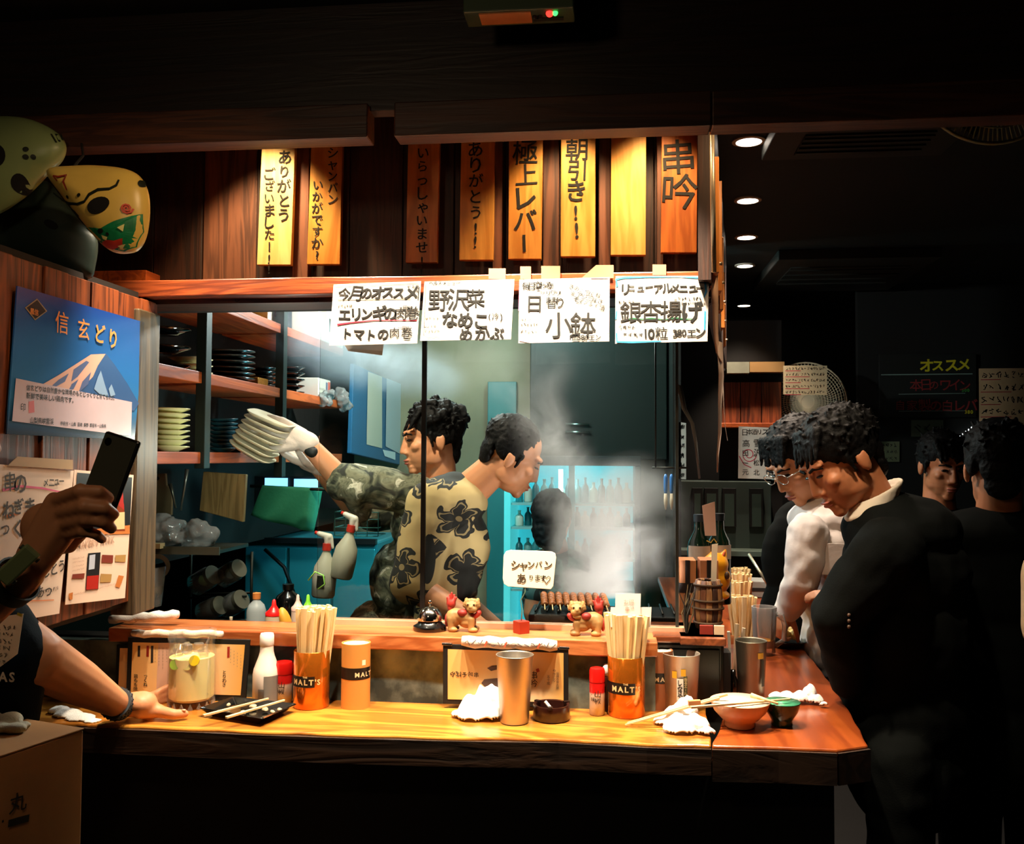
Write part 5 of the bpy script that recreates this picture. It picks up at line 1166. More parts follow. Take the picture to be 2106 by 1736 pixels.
# dark shelving and hood above the fridge, teal door at its left
G().box(AY(1090, 800, 4.9).x, .28, 4.9, 5.24, AY(1200, 945, 4.9).z, 2.6).obj('wall_cupboard', M('#16231f', .45, bump=.05, bscale=20), kind=None, label='dark wall cupboard over the drinks fridge', cat='cupboard', bev=.006)
for y, lab in ((872, 'upper thin steel bar on the dark wall cupboard'), (888, 'lower thin steel bar on the dark wall cupboard')): a, b = AY(1163, y, 4.88), AY(1212, y + 2, 4.88); G().cyl((0, 0, 0), b - a, .006).obj('steel_bar', M('#9ab0a8', .3, 1), loc=a, smooth=True, label=lab, cat='bar')
G().box(AY(1003, 800, 5.2).x, AY(1062, 800, 5.2).x, 5.2, 5.248, .2, AY(1030, 785, 5.2).z).obj('door_1', M('#2f7f80', .4), kind='structure', bev=.004)
G().box(AY(1090, 800, 2.95).x - .06, .28, 2.6, 3.15, 2.14, 2.58).obj('extractor_hood', M('#23302b', .4, .6, bump=.04, bscale=15), label='grey metal extractor hood over the grill', cat='hood', bev=.01)
# two blue handled brushes hanging by the right end of the glass
for px, lab in ((1369, 'blue handled brush hanging behind the glass, left one'), (1381, 'blue handled brush hanging behind the glass, right one')):
    p = AY(px, 1015, 2.9); t = thing('basting_brush', lab, 'brush', p, 0, 'blue basting brushes'); G().lathe([(.004, -.0), (.006, .01), (.006, .05), (.003, .06), (.0001, .06)], 10).obj('grip', M('#2878c8', .4), t, smooth=True); G().lathe([(.002, -.05), (.006, -.03), (.005, 0), (.0001, 0)], 10).obj('bristles', M('#d0c8b0', .7), t, smooth=True)
g = G(); a = AY(1375, 962, 2.9); g.cyl((-.05, 0, 0), (.06, 0, 0), .003); g.cyl((-.04, 0, 0), (-.04, 0, 2.15 - a.z), .003); g.obj('brush_rail', M('#30302c', .4, .7), loc=a, smooth=True, label='short rail holding the blue brushes', cat='rail')

# ---- ledge top: bell, lion dogs, wire sign
p = AZ(884, 1296, ZL); t = thing('desk_bell', 'chrome desk bell on a black base on the ledge', 'bell', p)
G().lathe([(.043, 0), (.045, .004), (.044, .012), (.034, .018), (.030, .024), (.0001, .024)], 32).obj('base', M('#060606', .25, coat=.4), t, smooth=True, auto=50)
G().lathe([(.033, .026), (.034, .028), (.031, .042), (.022, .056), (.010, .062), (.0001, .063)], 32).obj('dome', M('#d8d4cc', .12, 1.0), t, smooth=True); G().lathe([(.003, .062), (.003, .07), (.005, .072), (.004, .078), (.0001, .079)], 14).obj('button', M('#d8cfc0', .15, 1.0), t, smooth=True)
def lion(label, px, py, flip, open_mouth):
    p = AZ(px, py, ZL); t = thing('lion_dog', label, 'figurine', p, 0, 'pair of lion dog figurines'); f = -1 if flip else 1
    CL = M('#8f6c3e', .55, var=.3, bscale=150); RD = M('#8c241c', .55, var=.25, bscale=150)
    g = G()
    g.cap((-.022 * f, 0, .042), .019, (.012 * f, 0, .036), .02)                       # trunk
    g.ell((-.026 * f, 0, .034), (.02, .022, .026)); g.ell((.012 * f, 0, .024), (.024, .02, .016))
    for sx, sy_ in ((-.030, -.013), (-.030, .013), (.024, -.013), (.024, .013)):
        g.cap((sx * f, sy_, .034), .010, (sx * f, sy_ * 1.1, .010), .008); g.ell((sx * f + .005 * f, sy_ * 1.15, .006), (.014, .010, .007))
    hx = .024 * f
    g.ell((hx, -.004, .066), (.019, .019, .017)); g.ell((hx + .003 * f, -.018, .060), (.014, .009, .009)); g.ell((hx, -.022, .066), (.006, .006, .005))     # muzzle, nose
    for s_ in (-1, 1): g.ell((hx + s_ * .015, .002, .080), (.006, .006, .008)); g.ell((hx + s_ * .009, -.016, .072), (.006, .005, .005))
    if open_mouth: g.ell((hx, -.017, .049), (.012, .008, .005))
    for k in range(9): a = math.pi * (k / 8); g.ell((hx + .019 * math.cos(a), -.006, .068 + .015 * math.sin(a)), (.0055, .007, .0055))
    fuse('figure', g, CL, .0018, 3, t)
    g = G()                                                                            # red collar, curls and flame tail
    for k in range(10): a = R(200 + 140 * k / 9); g.ell((hx + .021 * math.cos(a), -.008, .056 + .016 * math.sin(a)), (.007, .010, .007))
    g.ell((.0, -.012, .05), (.014, .012, .010))
    fuse('red_mane', g, RD, .0018, 2, t)
    g = G()
    for k in range(5): g.cap((-.034 * f, 0, .058), .008, (-.030 * f + (k - 2) * .006, (k % 2) * .006 - .003, .088 + .006 * (2 - abs(k - 2))), .003)
    g.ell((-.032 * f, 0, .072), (.013, .010, .014)); g.ell((-.043 * f, 0, .028), (.006, .012, .018)); fuse('tail', g, RD, .0018, 2, t)
    g = G()
    for s_ in (-1, 1): g.ell((hx + s_ * .008, -.0205, .0725), .0025, 8, 6)
    g.obj('eyes', M('#1a0f08', .2), t, smooth=True, kind='stuff')
lion('tan lion dog figurine with red mane right of the bell, tail to the left', 952, 1298, False, False)
lion('tan lion dog figurine with red mane left of the right canister, tail to the right', 1206, 1306, True, True)
p = AZ(1072, 1302, ZL); t = thing('wire_sign', 'rounded white handwritten sign on a wire in a red wooden block', 'sign', p)
G().box(-.016, .016, -.016, .016, 0, .032).obj('block', M('#8a2412', .4), t, rot=(0, 0, R(38)), bev=.0015)
a = AY(1080, 1210, p.y) - p
G().tube([(0, 0, .03), (.002, 0, .06), (-.002, 0, .085), (a.x, 0, a.z - .01), (a.x, .0, a.z + .02)], .0015, 6).obj('wire', M('#7a9a84', .4, .6), t, smooth=True)
q = [(1036, 1142), (1041, 1134), (1050, 1131), (1134, 1134), (1142, 1138), (1144, 1146), (1138, 1205), (1133, 1212), (1045, 1206), (1037, 1201), (1034, 1190)]
lp = [(AY(x, y, p.y) - p) for x, y in q]; g = G().prism([(v.x, v.z) for v in lp], -.003, .001); g.obj('plate', M('#f0e0c8', .5), t, bev=.001)
F_ = lambda x, y: (lambda v: (v.x, v.z))(AY(x, y, p.y) - p)
g = G(); s_ = mpp(p); write(g, 'シャンパン', *F_(1050, 1150), 20 * s_, y=-.0045, bold=.02, jit=.25, adv=.85); write(g, 'あ', *F_(1062, 1177), 24 * s_, y=-.0045, bold=.02, jit=.1); write(g, 'ります', *F_(1087, 1181), 13 * s_, y=-.0045, bold=.02, jit=.15, adv=.9)
stroke(g, [F_(*k) for k in ((1124, 1200), (1117, 1190), (1118, 1185), (1122, 1185), (1124, 1189), (1128, 1185), (1132, 1187), (1131, 1192), (1124, 1200))], 1.6 * s_, -.0045); g.obj('lettering', M('#3a2c18', .7), t, kind='stuff')
# ================================================================ PEOPLE
SKIN = M('#c98a62', .5, sss=.12, bump=.03, bscale=300); SKIN2 = M('#b5714a', .5, sss=.1, bump=.03, bscale=300)
HAIR = M('#040303', .62, bump=.35, bscale=220, spec=.18); LIP = M('#a85a4c', .45)
def head_mat(c, fwd, up=(0, 0, 1), s=1.0):
    f = Vector(fwd).normalized(); r_ = f.cross(Vector(up)).normalized(); u = r_.cross(f)
    m = Matrix(((r_.x, f.x, u.x, c[0]), (r_.y, f.y, u.y, c[1]), (r_.z, f.z, u.z, c[2]), (0, 0, 0, 1)))
    return m @ Matrix.Scale(s, 4)
def head(g, Mh, neck_to=None, nr=.056):
    h = G()
    h.ell((0, -.012, .05), (.074, .094, .084), 24, 16)                    # skull
    h.ell((0, .028, -.02), (.060, .064, .082), 20, 14)                    # face
    h.ell((0, .030, -.066), (.046, .05, .036)); h.ell((0, .068, -.092), (.022, .018, .016))   # jaw, chin
    for s_ in (-1, 1):
        h.ell((s_ * .047, .008, -.048), (.013, .042, .028))                   # jaw corners
        h.ell((s_ * .040, .062, -.010), (.019, .020, .017))                # cheekbones
        h.ell((s_ * .030, .080, .040), (.026, .014, .010))                # brow ridge
        h.ell((s_ * .077, -.014, -.002), (.008, .016, .027), m=Matrix.Rotation(R(-14 * 1), 3, 'X'))      # ear
        h.ell((s_ * .082, -.023, .006), (.005, .008, .022))
        h.ell((s_ * .013, .094, -.030), (.009, .009, .008))               # nostrils
    h.cap((0, .086, .030), .009, (0, .100, -.018), .0115); h.ell((0, .103, -.025), (.0120, .011, .010))
    h.ell((0, .088, -.055), (.022, .012, .006)); h.ell((0, .086, -.066), (.019, .011, .007)); h.ell((0, .078, -.078), (.02, .01, .008))
    g.add(h.v, h.f, Mh)
    a = Mh @ Vector((0, -.028, -.03)); 
    if neck_to is not None: g.cap(a, nr * .95, Vector(neck_to), nr * 1.12, 18)
def face_parts(o, Mh, glasses=False, closed=False):
    g = G(); h = G()
    for s_ in (-1, 1): h.ell((s_ * .031, .0845, .013), (.014, .008, .0035 if closed else .0055), 12, 8)
    g.add(h.v, h.f, Mh); g.obj('eyes', M('#120a08', .2), o, smooth=True, kind='stuff')
    g = G(); h = G()
    for s_ in (-1, 1): h.cap((s_ * .014, .095, .031), .0035, (s_ * .034, .0925, .037), .0042); h.cap((s_ * .034, .0925, .037), .0042, (s_ * .052, .078, .031), .0025)
    g.add(h.v, h.f, Mh); g.obj('eyebrows', HAIR, o, smooth=True, kind='stuff')
    g = G(); h = G(); h.ell((0, .0905, -.0555), (.021, .0115, .0045)); h.ell((0, .0885, -.0655), (.018, .0105, .0055)); g.add(h.v, h.f, Mh); g.obj('lips', LIP, o, smooth=True, kind='stuff')
    if glasses:
        h = G()
        for s_ in (-1, 1):
            h.tube([(s_ * .033 + .024 * math.cos(a), .108 - .004 * abs(math.cos(a)), .012 + .017 * math.sin(a)) for a in [2 * math.pi * k / 16 for k in range(16)]], .0016, 6, closed=True)
            h.tube([(s_ * .057, .104, .016), (s_ * .078, .06, .016), (s_ * .084, -.01, .014)], .0018, 6)
        h.tube([(-.010, .110, .016), (.010, .110, .016)], .0016, 6)
        g = G(); g.add(h.v, h.f, Mh); g.obj('glasses', M('#c8c0b4', .2, .9), o, smooth=True)
def hair(o, Mh, seed=1, tufts=60, ln=.03, top=1.0, fringe=0, nape=1.0, wave=.0, mat=None, crown=None):
    h = G(); rd = random.Random(seed)
    h.ell((0, -.024, .066), (.080 * top, .094 * top, .080 * top), 24, 14)
    for s_ in (-1, 1): h.ell((s_ * .066, -.03, .035), (.017, .048, .045)); h.cap((s_ * .073, .018, .03), .008, (s_ * .072, .012, -.012), .004)
    h.ell((0, -.082, .012), (.056, .026, .055)); h.ell((0, -.078, -.035 * nape), (.045, .022, .04 * nape))
    for k in range(tufts):
        a = rd.uniform(0, 2 * math.pi); b = rd.uniform(.05, 1.0) if rd.random() < .8 else rd.uniform(-.2, .1)
        n = Vector((math.cos(a) * math.sqrt(max(0, 1 - b * b)), math.sin(a) * math.sqrt(max(0, 1 - b * b)), b))
        if n.y > .55 and b < .35: continue
        p0 = Vector((0, -.024, .066)) + Vector((n.x * .076, n.y * .090, n.z * .076)) * top
        d = (n + Vector((rd.uniform(-.7, .7), rd.uniform(-.2, .9), rd.uniform(-.5, .3)))).normalized() * ln * rd.uniform(.6, 1.2)
        h.cap(p0, .0075, p0 + d, .0022, 6)
    for k in range(fringe):
        x = -.055 + .11 * k / max(1, fringe - 1); h.cap((x, .045, .115), .015, (x * 1.05 + rd.uniform(-.01, .01), .088, .052 + rd.uniform(-.012, .01)), .004, 7)
    if wave:
        for k in range(60):
            a = rd.uniform(0, 6.28); b = rd.uniform(.0, 1); n = Vector((math.cos(a) * math.sqrt(1 - b * b), math.sin(a) * math.sqrt(1 - b * b), b)); 
            if n.y > .6 and b < .5: continue
            h.ell(Vector((0, -.024, .066)) + Vector((n.x * .082, n.y * .096, n.z * .082)) * top, rd.uniform(.010, .018), 8, 6)
    g = G(); g.add(h.v, h.f, Mh)
    return fuse('hair', g, mat or HAIR, .0036, 1, o, noise=.002, nscale=110)
def hand(g, wrist, d, n, s=1.0, curl=.5, spread=.12, thumb=1):
    """palm and five bent fingers; d = direction of the fingers, n = back-of-hand normal, thumb = side"""
    d, n = Vector(d).normalized(), Vector(n).normalized(); t = d.cross(n).normalized() * thumb; n = t.cross(d).normalized() * thumb
    w_ = Vector(wrist); P = lambda a, b, c: w_ + (d * a + t * b + n * c) * s
    g.cap(P(-.02, 0, 0), .026 * s, P(.02, 0, 0), .027 * s)
    for k, (b, L_) in enumerate(((.027, .072), (.009, .080), (-.009, .075), (-.026, .060))):
        g.cap(P(.01, b * .7, 0), .016 * s, P(.078, b, .002), .0115 * s, 10)
        a = P(.078, b, .002); ang = curl * .6
        for j, fr_ in enumerate((.45, .32, .24)):
            dv = d * math.cos(ang) - n * math.sin(ang) + t * (b * spread * 10) * .3
            e = a + dv.normalized() * L_ * fr_ * s; g.cap(a, (.0098 - .001 * j) * s, e, (.0090 - .001 * j) * s, 10); a = e; ang += curl
    a = P(.012, .024, -.004); b_ = P(.048, .046, -.016 - .012 * curl); c = P(.075, .048, -.03 - .03 * curl); e = P(.094, .042, -.038 - .045 * curl)
    g.cap(a, .015 * s, b_, .0125 * s, 10); g.cap(b_, .0115 * s, c, .0105 * s, 10); g.cap(c, .0102 * s, e, .008 * s, 10)
def limb(g, pts):
    for (a, ra), (b, rb) in zip(pts, pts[1:]): g.cap(a, ra, b, rb, 16)
# ---- fabrics
def camo():
    m, nt, b = new_mat('camo_cloth'); N, L = nt.nodes.new, nt.links.new
    tc = N('ShaderNodeTexCoord'); n1 = N('ShaderNodeTexNoise'); n1.inputs['Scale'].default_value = 17; n1.inputs['Detail'].default_value = 3; n1.inputs['Distortion'].default_value = 1.2
    L(tc.outputs['Object'], n1.inputs['Vector']); rp = N('ShaderNodeValToRGB'); rp.color_ramp.interpolation = 'LINEAR'
    e = rp.color_ramp.elements; e[0].position = .36; e[0].color = hexc('#1c2018'); e[1].position = .44; e[1].color = hexc('#4a4e3c')
    for p, c in ((.54, '#767660'), (.60, '#585c48'), (.66, '#c8c4b0'), (.74, '#8a8a74')): q = e.new(p); q.color = hexc(c)
    L(n1.outputs['Fac'], rp.inputs['Fac']); L(rp.outputs['Color'], b.inputs['Base Color']); b.inputs['Roughness'].default_value = .85
    return m
def floral(name, bg, fg, sc):
    m, nt, b = new_mat(name); N, L = nt.nodes.new, nt.links.new
    def math_(op, a, b_=None, c=None):
        n = N('ShaderNodeMath'); n.operation = op
        for i, v in enumerate((a, b_, c)):
            if v is None: continue
            if isinstance(v, (int, float)): n.inputs[i].default_value = v
            else: L(v, n.inputs[i])
        return n.outputs[0]
    tc = N('ShaderNodeTexCoord'); mp = N('ShaderNodeMapping'); mp.inputs['Scale'].default_value = (sc, sc * .35, sc); L(tc.outputs['Object'], mp.inputs['Vector'])
    nz = N('ShaderNodeTexNoise'); nz.inputs['Scale'].default_value = 2.2; L(mp.outputs['Vector'], nz.inputs['Vector'])
    vo = N('ShaderNodeTexVoronoi'); vo.inputs['Scale'].default_value = 1.0; vo.inputs['Randomness'].default_value = .75; L(mp.outputs['Vector'], vo.inputs['Vector'])
    sb = N('ShaderNodeVectorMath'); sb.operation = 'SUBTRACT'; L(mp.outputs['Vector'], sb.inputs[0]); L(vo.outputs['Position'], sb.inputs[1])
    sp = N('ShaderNodeSeparateXYZ'); L(sb.outputs['Vector'], sp.inputs[0])
    ang = math_('ARCTAN2', sp.outputs['Z'], sp.outputs['X']); r_ = math_('SQRT', math_('ADD', math_('MULTIPLY', sp.outputs['X'], sp.outputs['X']), math_('MULTIPLY', sp.outputs['Z'], sp.outputs['Z'])))
    wob = math_('MULTIPLY_ADD', nz.outputs['Fac'], 2.4, ang)
    pet = math_('MULTIPLY_ADD', math_('ABSOLUTE', math_('COSINE', math_('MULTIPLY', wob, 2.5))), .24, .24)
    d = math_('SUBTRACT', pet, r_); inside = math_('GREATER_THAN', d, 0); ring = math_('LESS_THAN', math_('ABSOLUTE', math_('SUBTRACT', d, .10)), .022)
    core = math_('LESS_THAN', r_, .07)
    flower = math_('MULTIPLY', inside, math_('SUBTRACT', 1, math_('MULTIPLY', ring, .6)))
    flower = math_('MULTIPLY', flower, math_('SUBTRACT', 1, math_('MULTIPLY', core, .5)))
    # long leaves: stretched, tilted cells
    m2 = N('ShaderNodeMapping'); m2.inputs['Scale'].default_value = (sc * 1.5, sc * .3, sc * .42); m2.inputs['Rotation'].default_value = (0, R(28), 0); L(tc.outputs['Object'], m2.inputs['Vector'])
    v2 = N('ShaderNodeTexVoronoi'); v2.inputs['Scale'].default_value = 1.0; v2.inputs['Randomness'].default_value = .9; L(m2.outputs['Vector'], v2.inputs['Vector'])
    leaf = math_('LESS_THAN', v2.outputs['Distance'], .35)
    f = math_('MAXIMUM', flower, leaf)
    mx = N('ShaderNodeMix'); mx.data_type = 'RGBA'; mx.inputs['A'].default_value = hexc(bg); mx.inputs['B'].default_value = hexc(fg); L(f, mx.inputs['Factor'])
    L(mx.outputs['Result'], b.inputs['Base Color']); b.inputs['Roughness'].default_value = .85; return m
CAMO = camo(); FLOR = floral('floral_cloth', '#b09a68', '#15140e', 7.5); FLOR2 = floral('floral_cloth2', '#4a6a64', '#1c2420', 16.0)
GLOVE = M('#cbbfb2', .8, bump=.2, bscale=250)

# ---- cook reaching for the shelf
Y1 = 3.22
Mh = head_mat(AY(888, 912, Y1), (-1, -.42, -.06), (-.05, 0, 1), 1.02)
neck = AY(905, 1010, Y1 + .03)
g = G(); head(g, Mh, neck)
sh_l, el_l, wr_l = AY(855, 1020, Y1 - .10), AY(700, 985, Y1 - .18), AY(628, 908, Y1 - .22)
limb(g, [(sh_l, .052), (el_l, .042), (wr_l, .030)])
sh_r, el_r, wr_r = AY(890, 1035, Y1 + .16), AY(740, 1060, Y1 + .1), AY(650, 955, Y1 - .08)
limb(g, [(sh_r, .05), (el_r, .042), (wr_r, .031)])
g.ell(AY(890, 1060, Y1 + .03), (.12, .14, .14))
hd_ = AY(570, 880, Y1 - .23) - wr_l
hand(g, wr_l + hd_ * .1, hd_, (.25, -.75, .6), 1.05, .35, thumb=-1)
ck1 = fuse('person', g, SKIN, .0042, 5, label='cook in a mottled grey green shirt reaching left to shelve plates, seen in profile', cat='person')
face_parts(ck1, Mh); hair(ck1, Mh, 3, 200, .018, 1.1, fringe=5, wave=1)
g = G()
hip = AY(775, 1330, Y1 + .05); ch = AY(880, 1080, Y1 + .04)
g.ell(AY(885, 1040, Y1 + .03), (.13, .19, .075)); g.ell(ch, (.13, .19, .12)); g.ell(ch.lerp(hip, .45), (.125, .165, .15)); g.ell(hip, (.13, .17, .17))
limb(g, [(sh_l, .072), (sh_l.lerp(el_l, .5), .074), (el_l + Vector((.015, 0, -.012)), .066)]); g.cap(el_l + Vector((.05, 0, -.03)), .06, AY(745, 1055, Y1 - .1), .035)
limb(g, [(sh_r, .072), (sh_r.lerp(el_r, .8), .07)])
fuse('shirt', g, CAMO, .007, 5, ck1, noise=.008, nscale=22)
g = G(); hand(g, wr_l + hd_ * .08, hd_, (.25, -.75, .6), 1.25, .32, thumb=-1); g.cap(wr_l - hd_ * .1, .037, wr_l + hd_ * .2, .036); fuse('glove', g, GLOVE, .004, 4, ck1)
hd2 = AY(560, 918, Y1 - .16) - wr_r
g = G(); hand(g, wr_r, hd2, (0, .5, -.8), 1.1, .3, thumb=1); g.cap(wr_r - hd2 * .15, .036, wr_r + hd2 * .2, .035); fuse('glove', g, GLOVE, .004, 4, ck1)
g = G().cap(wr_l + Vector((.02, -.01, -.03)), .02, wr_l + Vector((.03, -.012, -.035)), .02); g.obj('wrist_band', M('#0e1614', .6), ck1, smooth=True)
# the plates he holds
pr = G(); pts = []
for k in range(24):
    a = 2 * math.pi * k / 24; pts.append((math.copysign(abs(math.cos(a)) ** .55, math.cos(a)), math.copysign(abs(math.sin(a)) ** .55, math.sin(a))))
lev = [(.72, 0), (.78, .0), (1, .010), (1, .013), (.97, .013), (.76, .005), (.0001, .005)]
for j, (k, z) in enumerate(lev): pr.v += [(x * .080 * k, y * .056 * k, z) for x, y in pts]
n_ = 24
for j in range(len(lev) - 1): pr.f += [(j * n_ + i, j * n_ + (i + 1) % n_, (j + 1) * n_ + (i + 1) % n_, (j + 1) * n_ + i) for i in range(n_)]
pr.f.append(tuple(range(n_))[::-1]); pr.mi = [0] * len(pr.f)
pm = pr.mesh('oblong_plate', [M('#d8d0b0', .35)], True)
for k in range(7):
    o = bpy.data.objects.new('oblong_plate', pm); COL.objects.link(o); o.location = AY(556 - 6.5 * k, 866 + 11.2 * k, Y1 - .25); o.rotation_euler = (R(6), R(22 + k * 1.2), 0)
    tag(o, ('topmost', 'second', 'third', 'fourth', 'fifth', 'sixth', 'lowest')[k] + ' oblong cream plate in the stack the gloved cook holds', 'plate', 'plates held by the cook')

# ---- cook bending over the grill
Y2 = 2.95
Mh = head_mat(AY(1050, 945, Y2), (1, .30, -.50), (.5, 0, 1), .98)
nb = AY(965, 1010, Y2 + .02)
g = G(); head(g, Mh, nb, .055); g.ell(nb + Vector((-.05, 0, -.07)), (.06, .08, .06))
sh, el, wr = AY(885, 1040, Y2 - .14), AY(850, 1205, Y2 - .17), AY(985, 1290, Y2 - .18)
limb(g, [(sh, .052), (el, .046), (el.lerp(wr, .5), .042), (wr, .031)]); hand(g, wr, wr - el, (0, -.6, .8), 1.0, .5)
sh2, el2, wr2 = AY(920, 1050, Y2 + .17), AY(945, 1235, Y2 + .2), AY(1040, 1310, Y2 + .1)
limb(g, [(sh2, .05), (el2, .044), (wr2, .03)]); hand(g, wr2, (1, -.4, -.2), (0, -.2, 1), 1.0, .6, thumb=-1)
ck2 = fuse('person', g, SKIN, .0042, 5, label='cook in a tan shirt with black flowers bending over the smoking grill', cat='person')
face_parts(ck2, Mh, closed=True); hair(ck2, Mh, 5, 160, .009, 1.0, nape=.7)
g = G(); top_ = AY(925, 1030, Y2); mid = AY(905, 1150, Y2 + .02); bot = AY(905, 1330, Y2 + .04)
g.ell(AY(945, 1010, Y2 + .02), (.075, .13, .06), m=Matrix.Rotation(R(25), 3, 'Y')); g.ell(top_, (.125, .185, .085)); g.ell(mid + Vector((.02, 0, .04)), (.145, .185, .16)); g.ell(mid, (.15, .18, .17)); g.ell(bot, (.14, .17, .2))
limb(g, [(sh, .078), (sh.lerp(el, .55), .078), (el + Vector((0, 0, .012)), .074)]); limb(g, [(sh2, .075), (sh2.lerp(el2, .9), .068)])
fuse('shirt', g, FLOR, .007, 6, ck2, noise=.006, nscale=16)
g = G(); a, b = AY(845, 1228, Y2 - .19), AY(835, 1330, Y2 - .16); g.cap(a, .012, b, .016); g.cap(a, .02, AY(880, 1235, Y2 - .19), .012); fuse('apron_knot', g, M('#3a3e30', .8), .004, 2, ck2)
g = G(); g.ell(bot + Vector((.01, 0, -.02)), (.15, .18, .13)); fuse('apron', g, M('#0e0f0d', .8), .008, 3, ck2)

# ---- helper by the fridge, back turned
Y3 = 3.9
hc = AY(1138, 1072, Y3); Mh = head_mat(hc, (.25, 1, -.15), (0, 0, 1), .95); nb = AY(1142, 1130, Y3 - .02)
g = G(); head(g, Mh, nb, .05); a = AY(1110, 1165, Y3 - .05); limb(g, [(a, .045), (AY(1095, 1260, Y3 - .1), .038), (AY(1120, 1330, Y3 - .1), .03)])
p3 = fuse('person', g, SKIN2, .006, 3, label='helper with dark hair and a flowered top seen from behind at the fridge', cat='person')
face_parts(p3, Mh); h_ = G(); h_.ell((0, -.03, .04), (.092, .105, .105)); h_.ell((0, -.055, -.04), (.08, .06, .09)); h_.ell((.02, -.07, -.09), (.05, .04, .06)); g = G(); g.add(h_.v, h_.f, Mh); fuse('hair', g, HAIR, .006, 3, p3, noise=.006, nscale=50)
g = G(); g.ell(AY(1145, 1165, Y3), (.16, .11, .08)); g.ell(AY(1145, 1230, Y3), (.15, .11, .17)); g.ell(AY(1145, 1330, Y3), (.14, .11, .15)); g.cap(a, .062, AY(1103, 1215, Y3 - .08), .058); fuse('top', g, FLOR2, .008, 4, p3)

# ---- two men at the side counter
YA, YB = 3.22, 2.55
SUIT = M('#070908', .9, bump=.15, bscale=250, spec=.12); WSH = M('#e8e0dc', .8, bump=.2, bscale=60)
Mh = head_mat(AY(1648, 955, YA), (-.85, -.45, -.62), (-.1, 0, 1), 1.1); nb = AY(1700, 1045, YA + .05)
g = G(); head(g, Mh, nb)
sh, el, wr = AY(1662, 1095, YA - .12), AY(1648, 1195, YA - .14), AY(1618, 1258, YA - .04)
limb(g, [(sh, .05), (el, .042), (wr, .031)]); hand(g, wr, (-.3, -.1, -.7), (-.6, -.5, .3), .8, .95, thumb=-1)
m1 = fuse('person', g, SKIN, .0042, 5, label='man in a white shirt and glasses looking down at his plate', cat='person')
face_parts(m1, Mh, glasses=True, closed=True); hair(m1, Mh, 8, 200, .012, 1.08, fringe=10)
g = G(); g.ell(AY(1705, 1070, YA + .04), (.14, .16, .08)); g.ell(AY(1706, 1130, YA + .02), (.135, .16, .13)); g.ell(AY(1712, 1220, YA + .02), (.12, .15, .16)); g.ell(AY(1722, 1320, YA + .03), (.12, .15, .16))
limb(g, [(sh, .066), (sh.lerp(el, .6), .062), (el, .056), (el.lerp(wr, .6), .05), (el.lerp(wr, .98), .042)]); g.cap(nb + Vector((-.02, -.02, .0)), .062, nb, .066)
fuse('shirt', g, WSH, .006, 4, m1, noise=.007, nscale=24)
G().box(-.045, .045, -.002, .002, -.05, .05).obj('chest_pocket', WSH, m1, loc=AY(1712, 1150, YA - .16), bev=.001)
g = G(); g.ell(AY(1660, 1075, YA + .22), (.12, .06, .09)); g.ell(AY(1640, 1150, YA + .2), (.13, .07, .18)); g.ell(AY(1640, 1280, YA + .2), (.14, .08, .2)); fuse('open_jacket', g, SUIT, .008, 4, m1)
g = G(); g.tube([wr + (el - wr) * .12 + Vector((.034 * math.cos(a), .034 * math.sin(a), .012 * math.cos(a))) for a in [2 * math.pi * k / 14 for k in range(14)]], .005, 6, closed=True); g.obj('wrist_watch', M('#14100e', .4), m1, smooth=True)
Mh = head_mat(AY(1735, 958, YB), (-.95, -.28, -.55), (-.35, 0, 1), 1.05); nb = AY(1800, 1050, YB + .03)
g = G(); head(g, Mh, nb, .058)
m2 = fuse('person', g, SKIN2, .0042, 5, label='man in a dark suit leaning over the side counter, ear turned to us', cat='person')
face_parts(m2, Mh, closed=True); hair(m2, Mh, 9, 240, .013, 1.12, fringe=10)
g = G(); c_ = AY(1800, 1030, YB); d_ = (Mh.to_3x3() @ Vector((0, -.4, 1))).normalized()
for k in range(2): pass
cl = [c_ + (Mh.to_3x3() @ Vector((.062 * math.cos(a), .068 * math.sin(a), -.0))) * .98 + Vector((.0, 0, .012)) for a in [2 * math.pi * k / 18 for k in range(18)]]
g.tube([p - Vector((.010, 0, .026)) for p in cl], .0095, 8, closed=True); g.tube([p - Vector((.005, 0, .012)) for p in cl], .0085, 8, closed=True); g.tube([p + Vector((.004, 0, .010)) for p in cl], .006, 8, closed=True); g.tube(cl, .007, 8, closed=True); fuse('shirt_collar', g, M('#d8c8b4', .8), .004, 2, m2)
sh, el, wr = AY(1830, 1130, YB - .16), AY(1722, 1265, YB - .12), AY(1690, 1300, YB + .12)
g = G(); g.ell(AY(1850, 1090, YB + .02), (.15, .19, .10)); g.ell(AY(1860, 1170, YB + .02), (.16, .19, .15)); g.ell(AY(1860, 1300, YB + .02), (.165, .18, .2)); g.ell(AY(1855, 1450, YB + .04), (.17, .18, .2)); g.ell(AY(1860, 1560, YB + .04), (.16, .17, .2))
limb(g, [(sh, .085), (sh.lerp(el, .55), .078), (el, .068)]); limb(g, [(el, .066), (AY(1750, 1390, YB - .05), .06)])
limb(g, [(AY(1830, 1120, YB + .18), .08), (AY(1735, 1230, YB + .2), .065)])
for s_ in (-.08, .1): limb(g, [(AY(1850, 1560, YB + s_), .09), (AY(1850, 1900, YB + s_), .07), ((AY(1850, 1900, YB).x, YB + s_, .06), .055)])
fuse('suit', g, SUIT, .008, 5, m2, noise=.006, nscale=18)
g = G()
for k in range(3): g.ell(AY(1746, 1265 + 12 * k, YB - .197), .0048, 8, 6)
g.obj('cuff_buttons', M('#4a3428', .4), m2, smooth=True, kind='stuff')
g = G(); wr = AY(1672, 1225, YB + .2); hand(g, AY(1706, 1222, YB + .2), (-1, 0, -.1), (0, -.5, .8), .5, .5); fuse('hand', g, SKIN, .004, 3, m2)
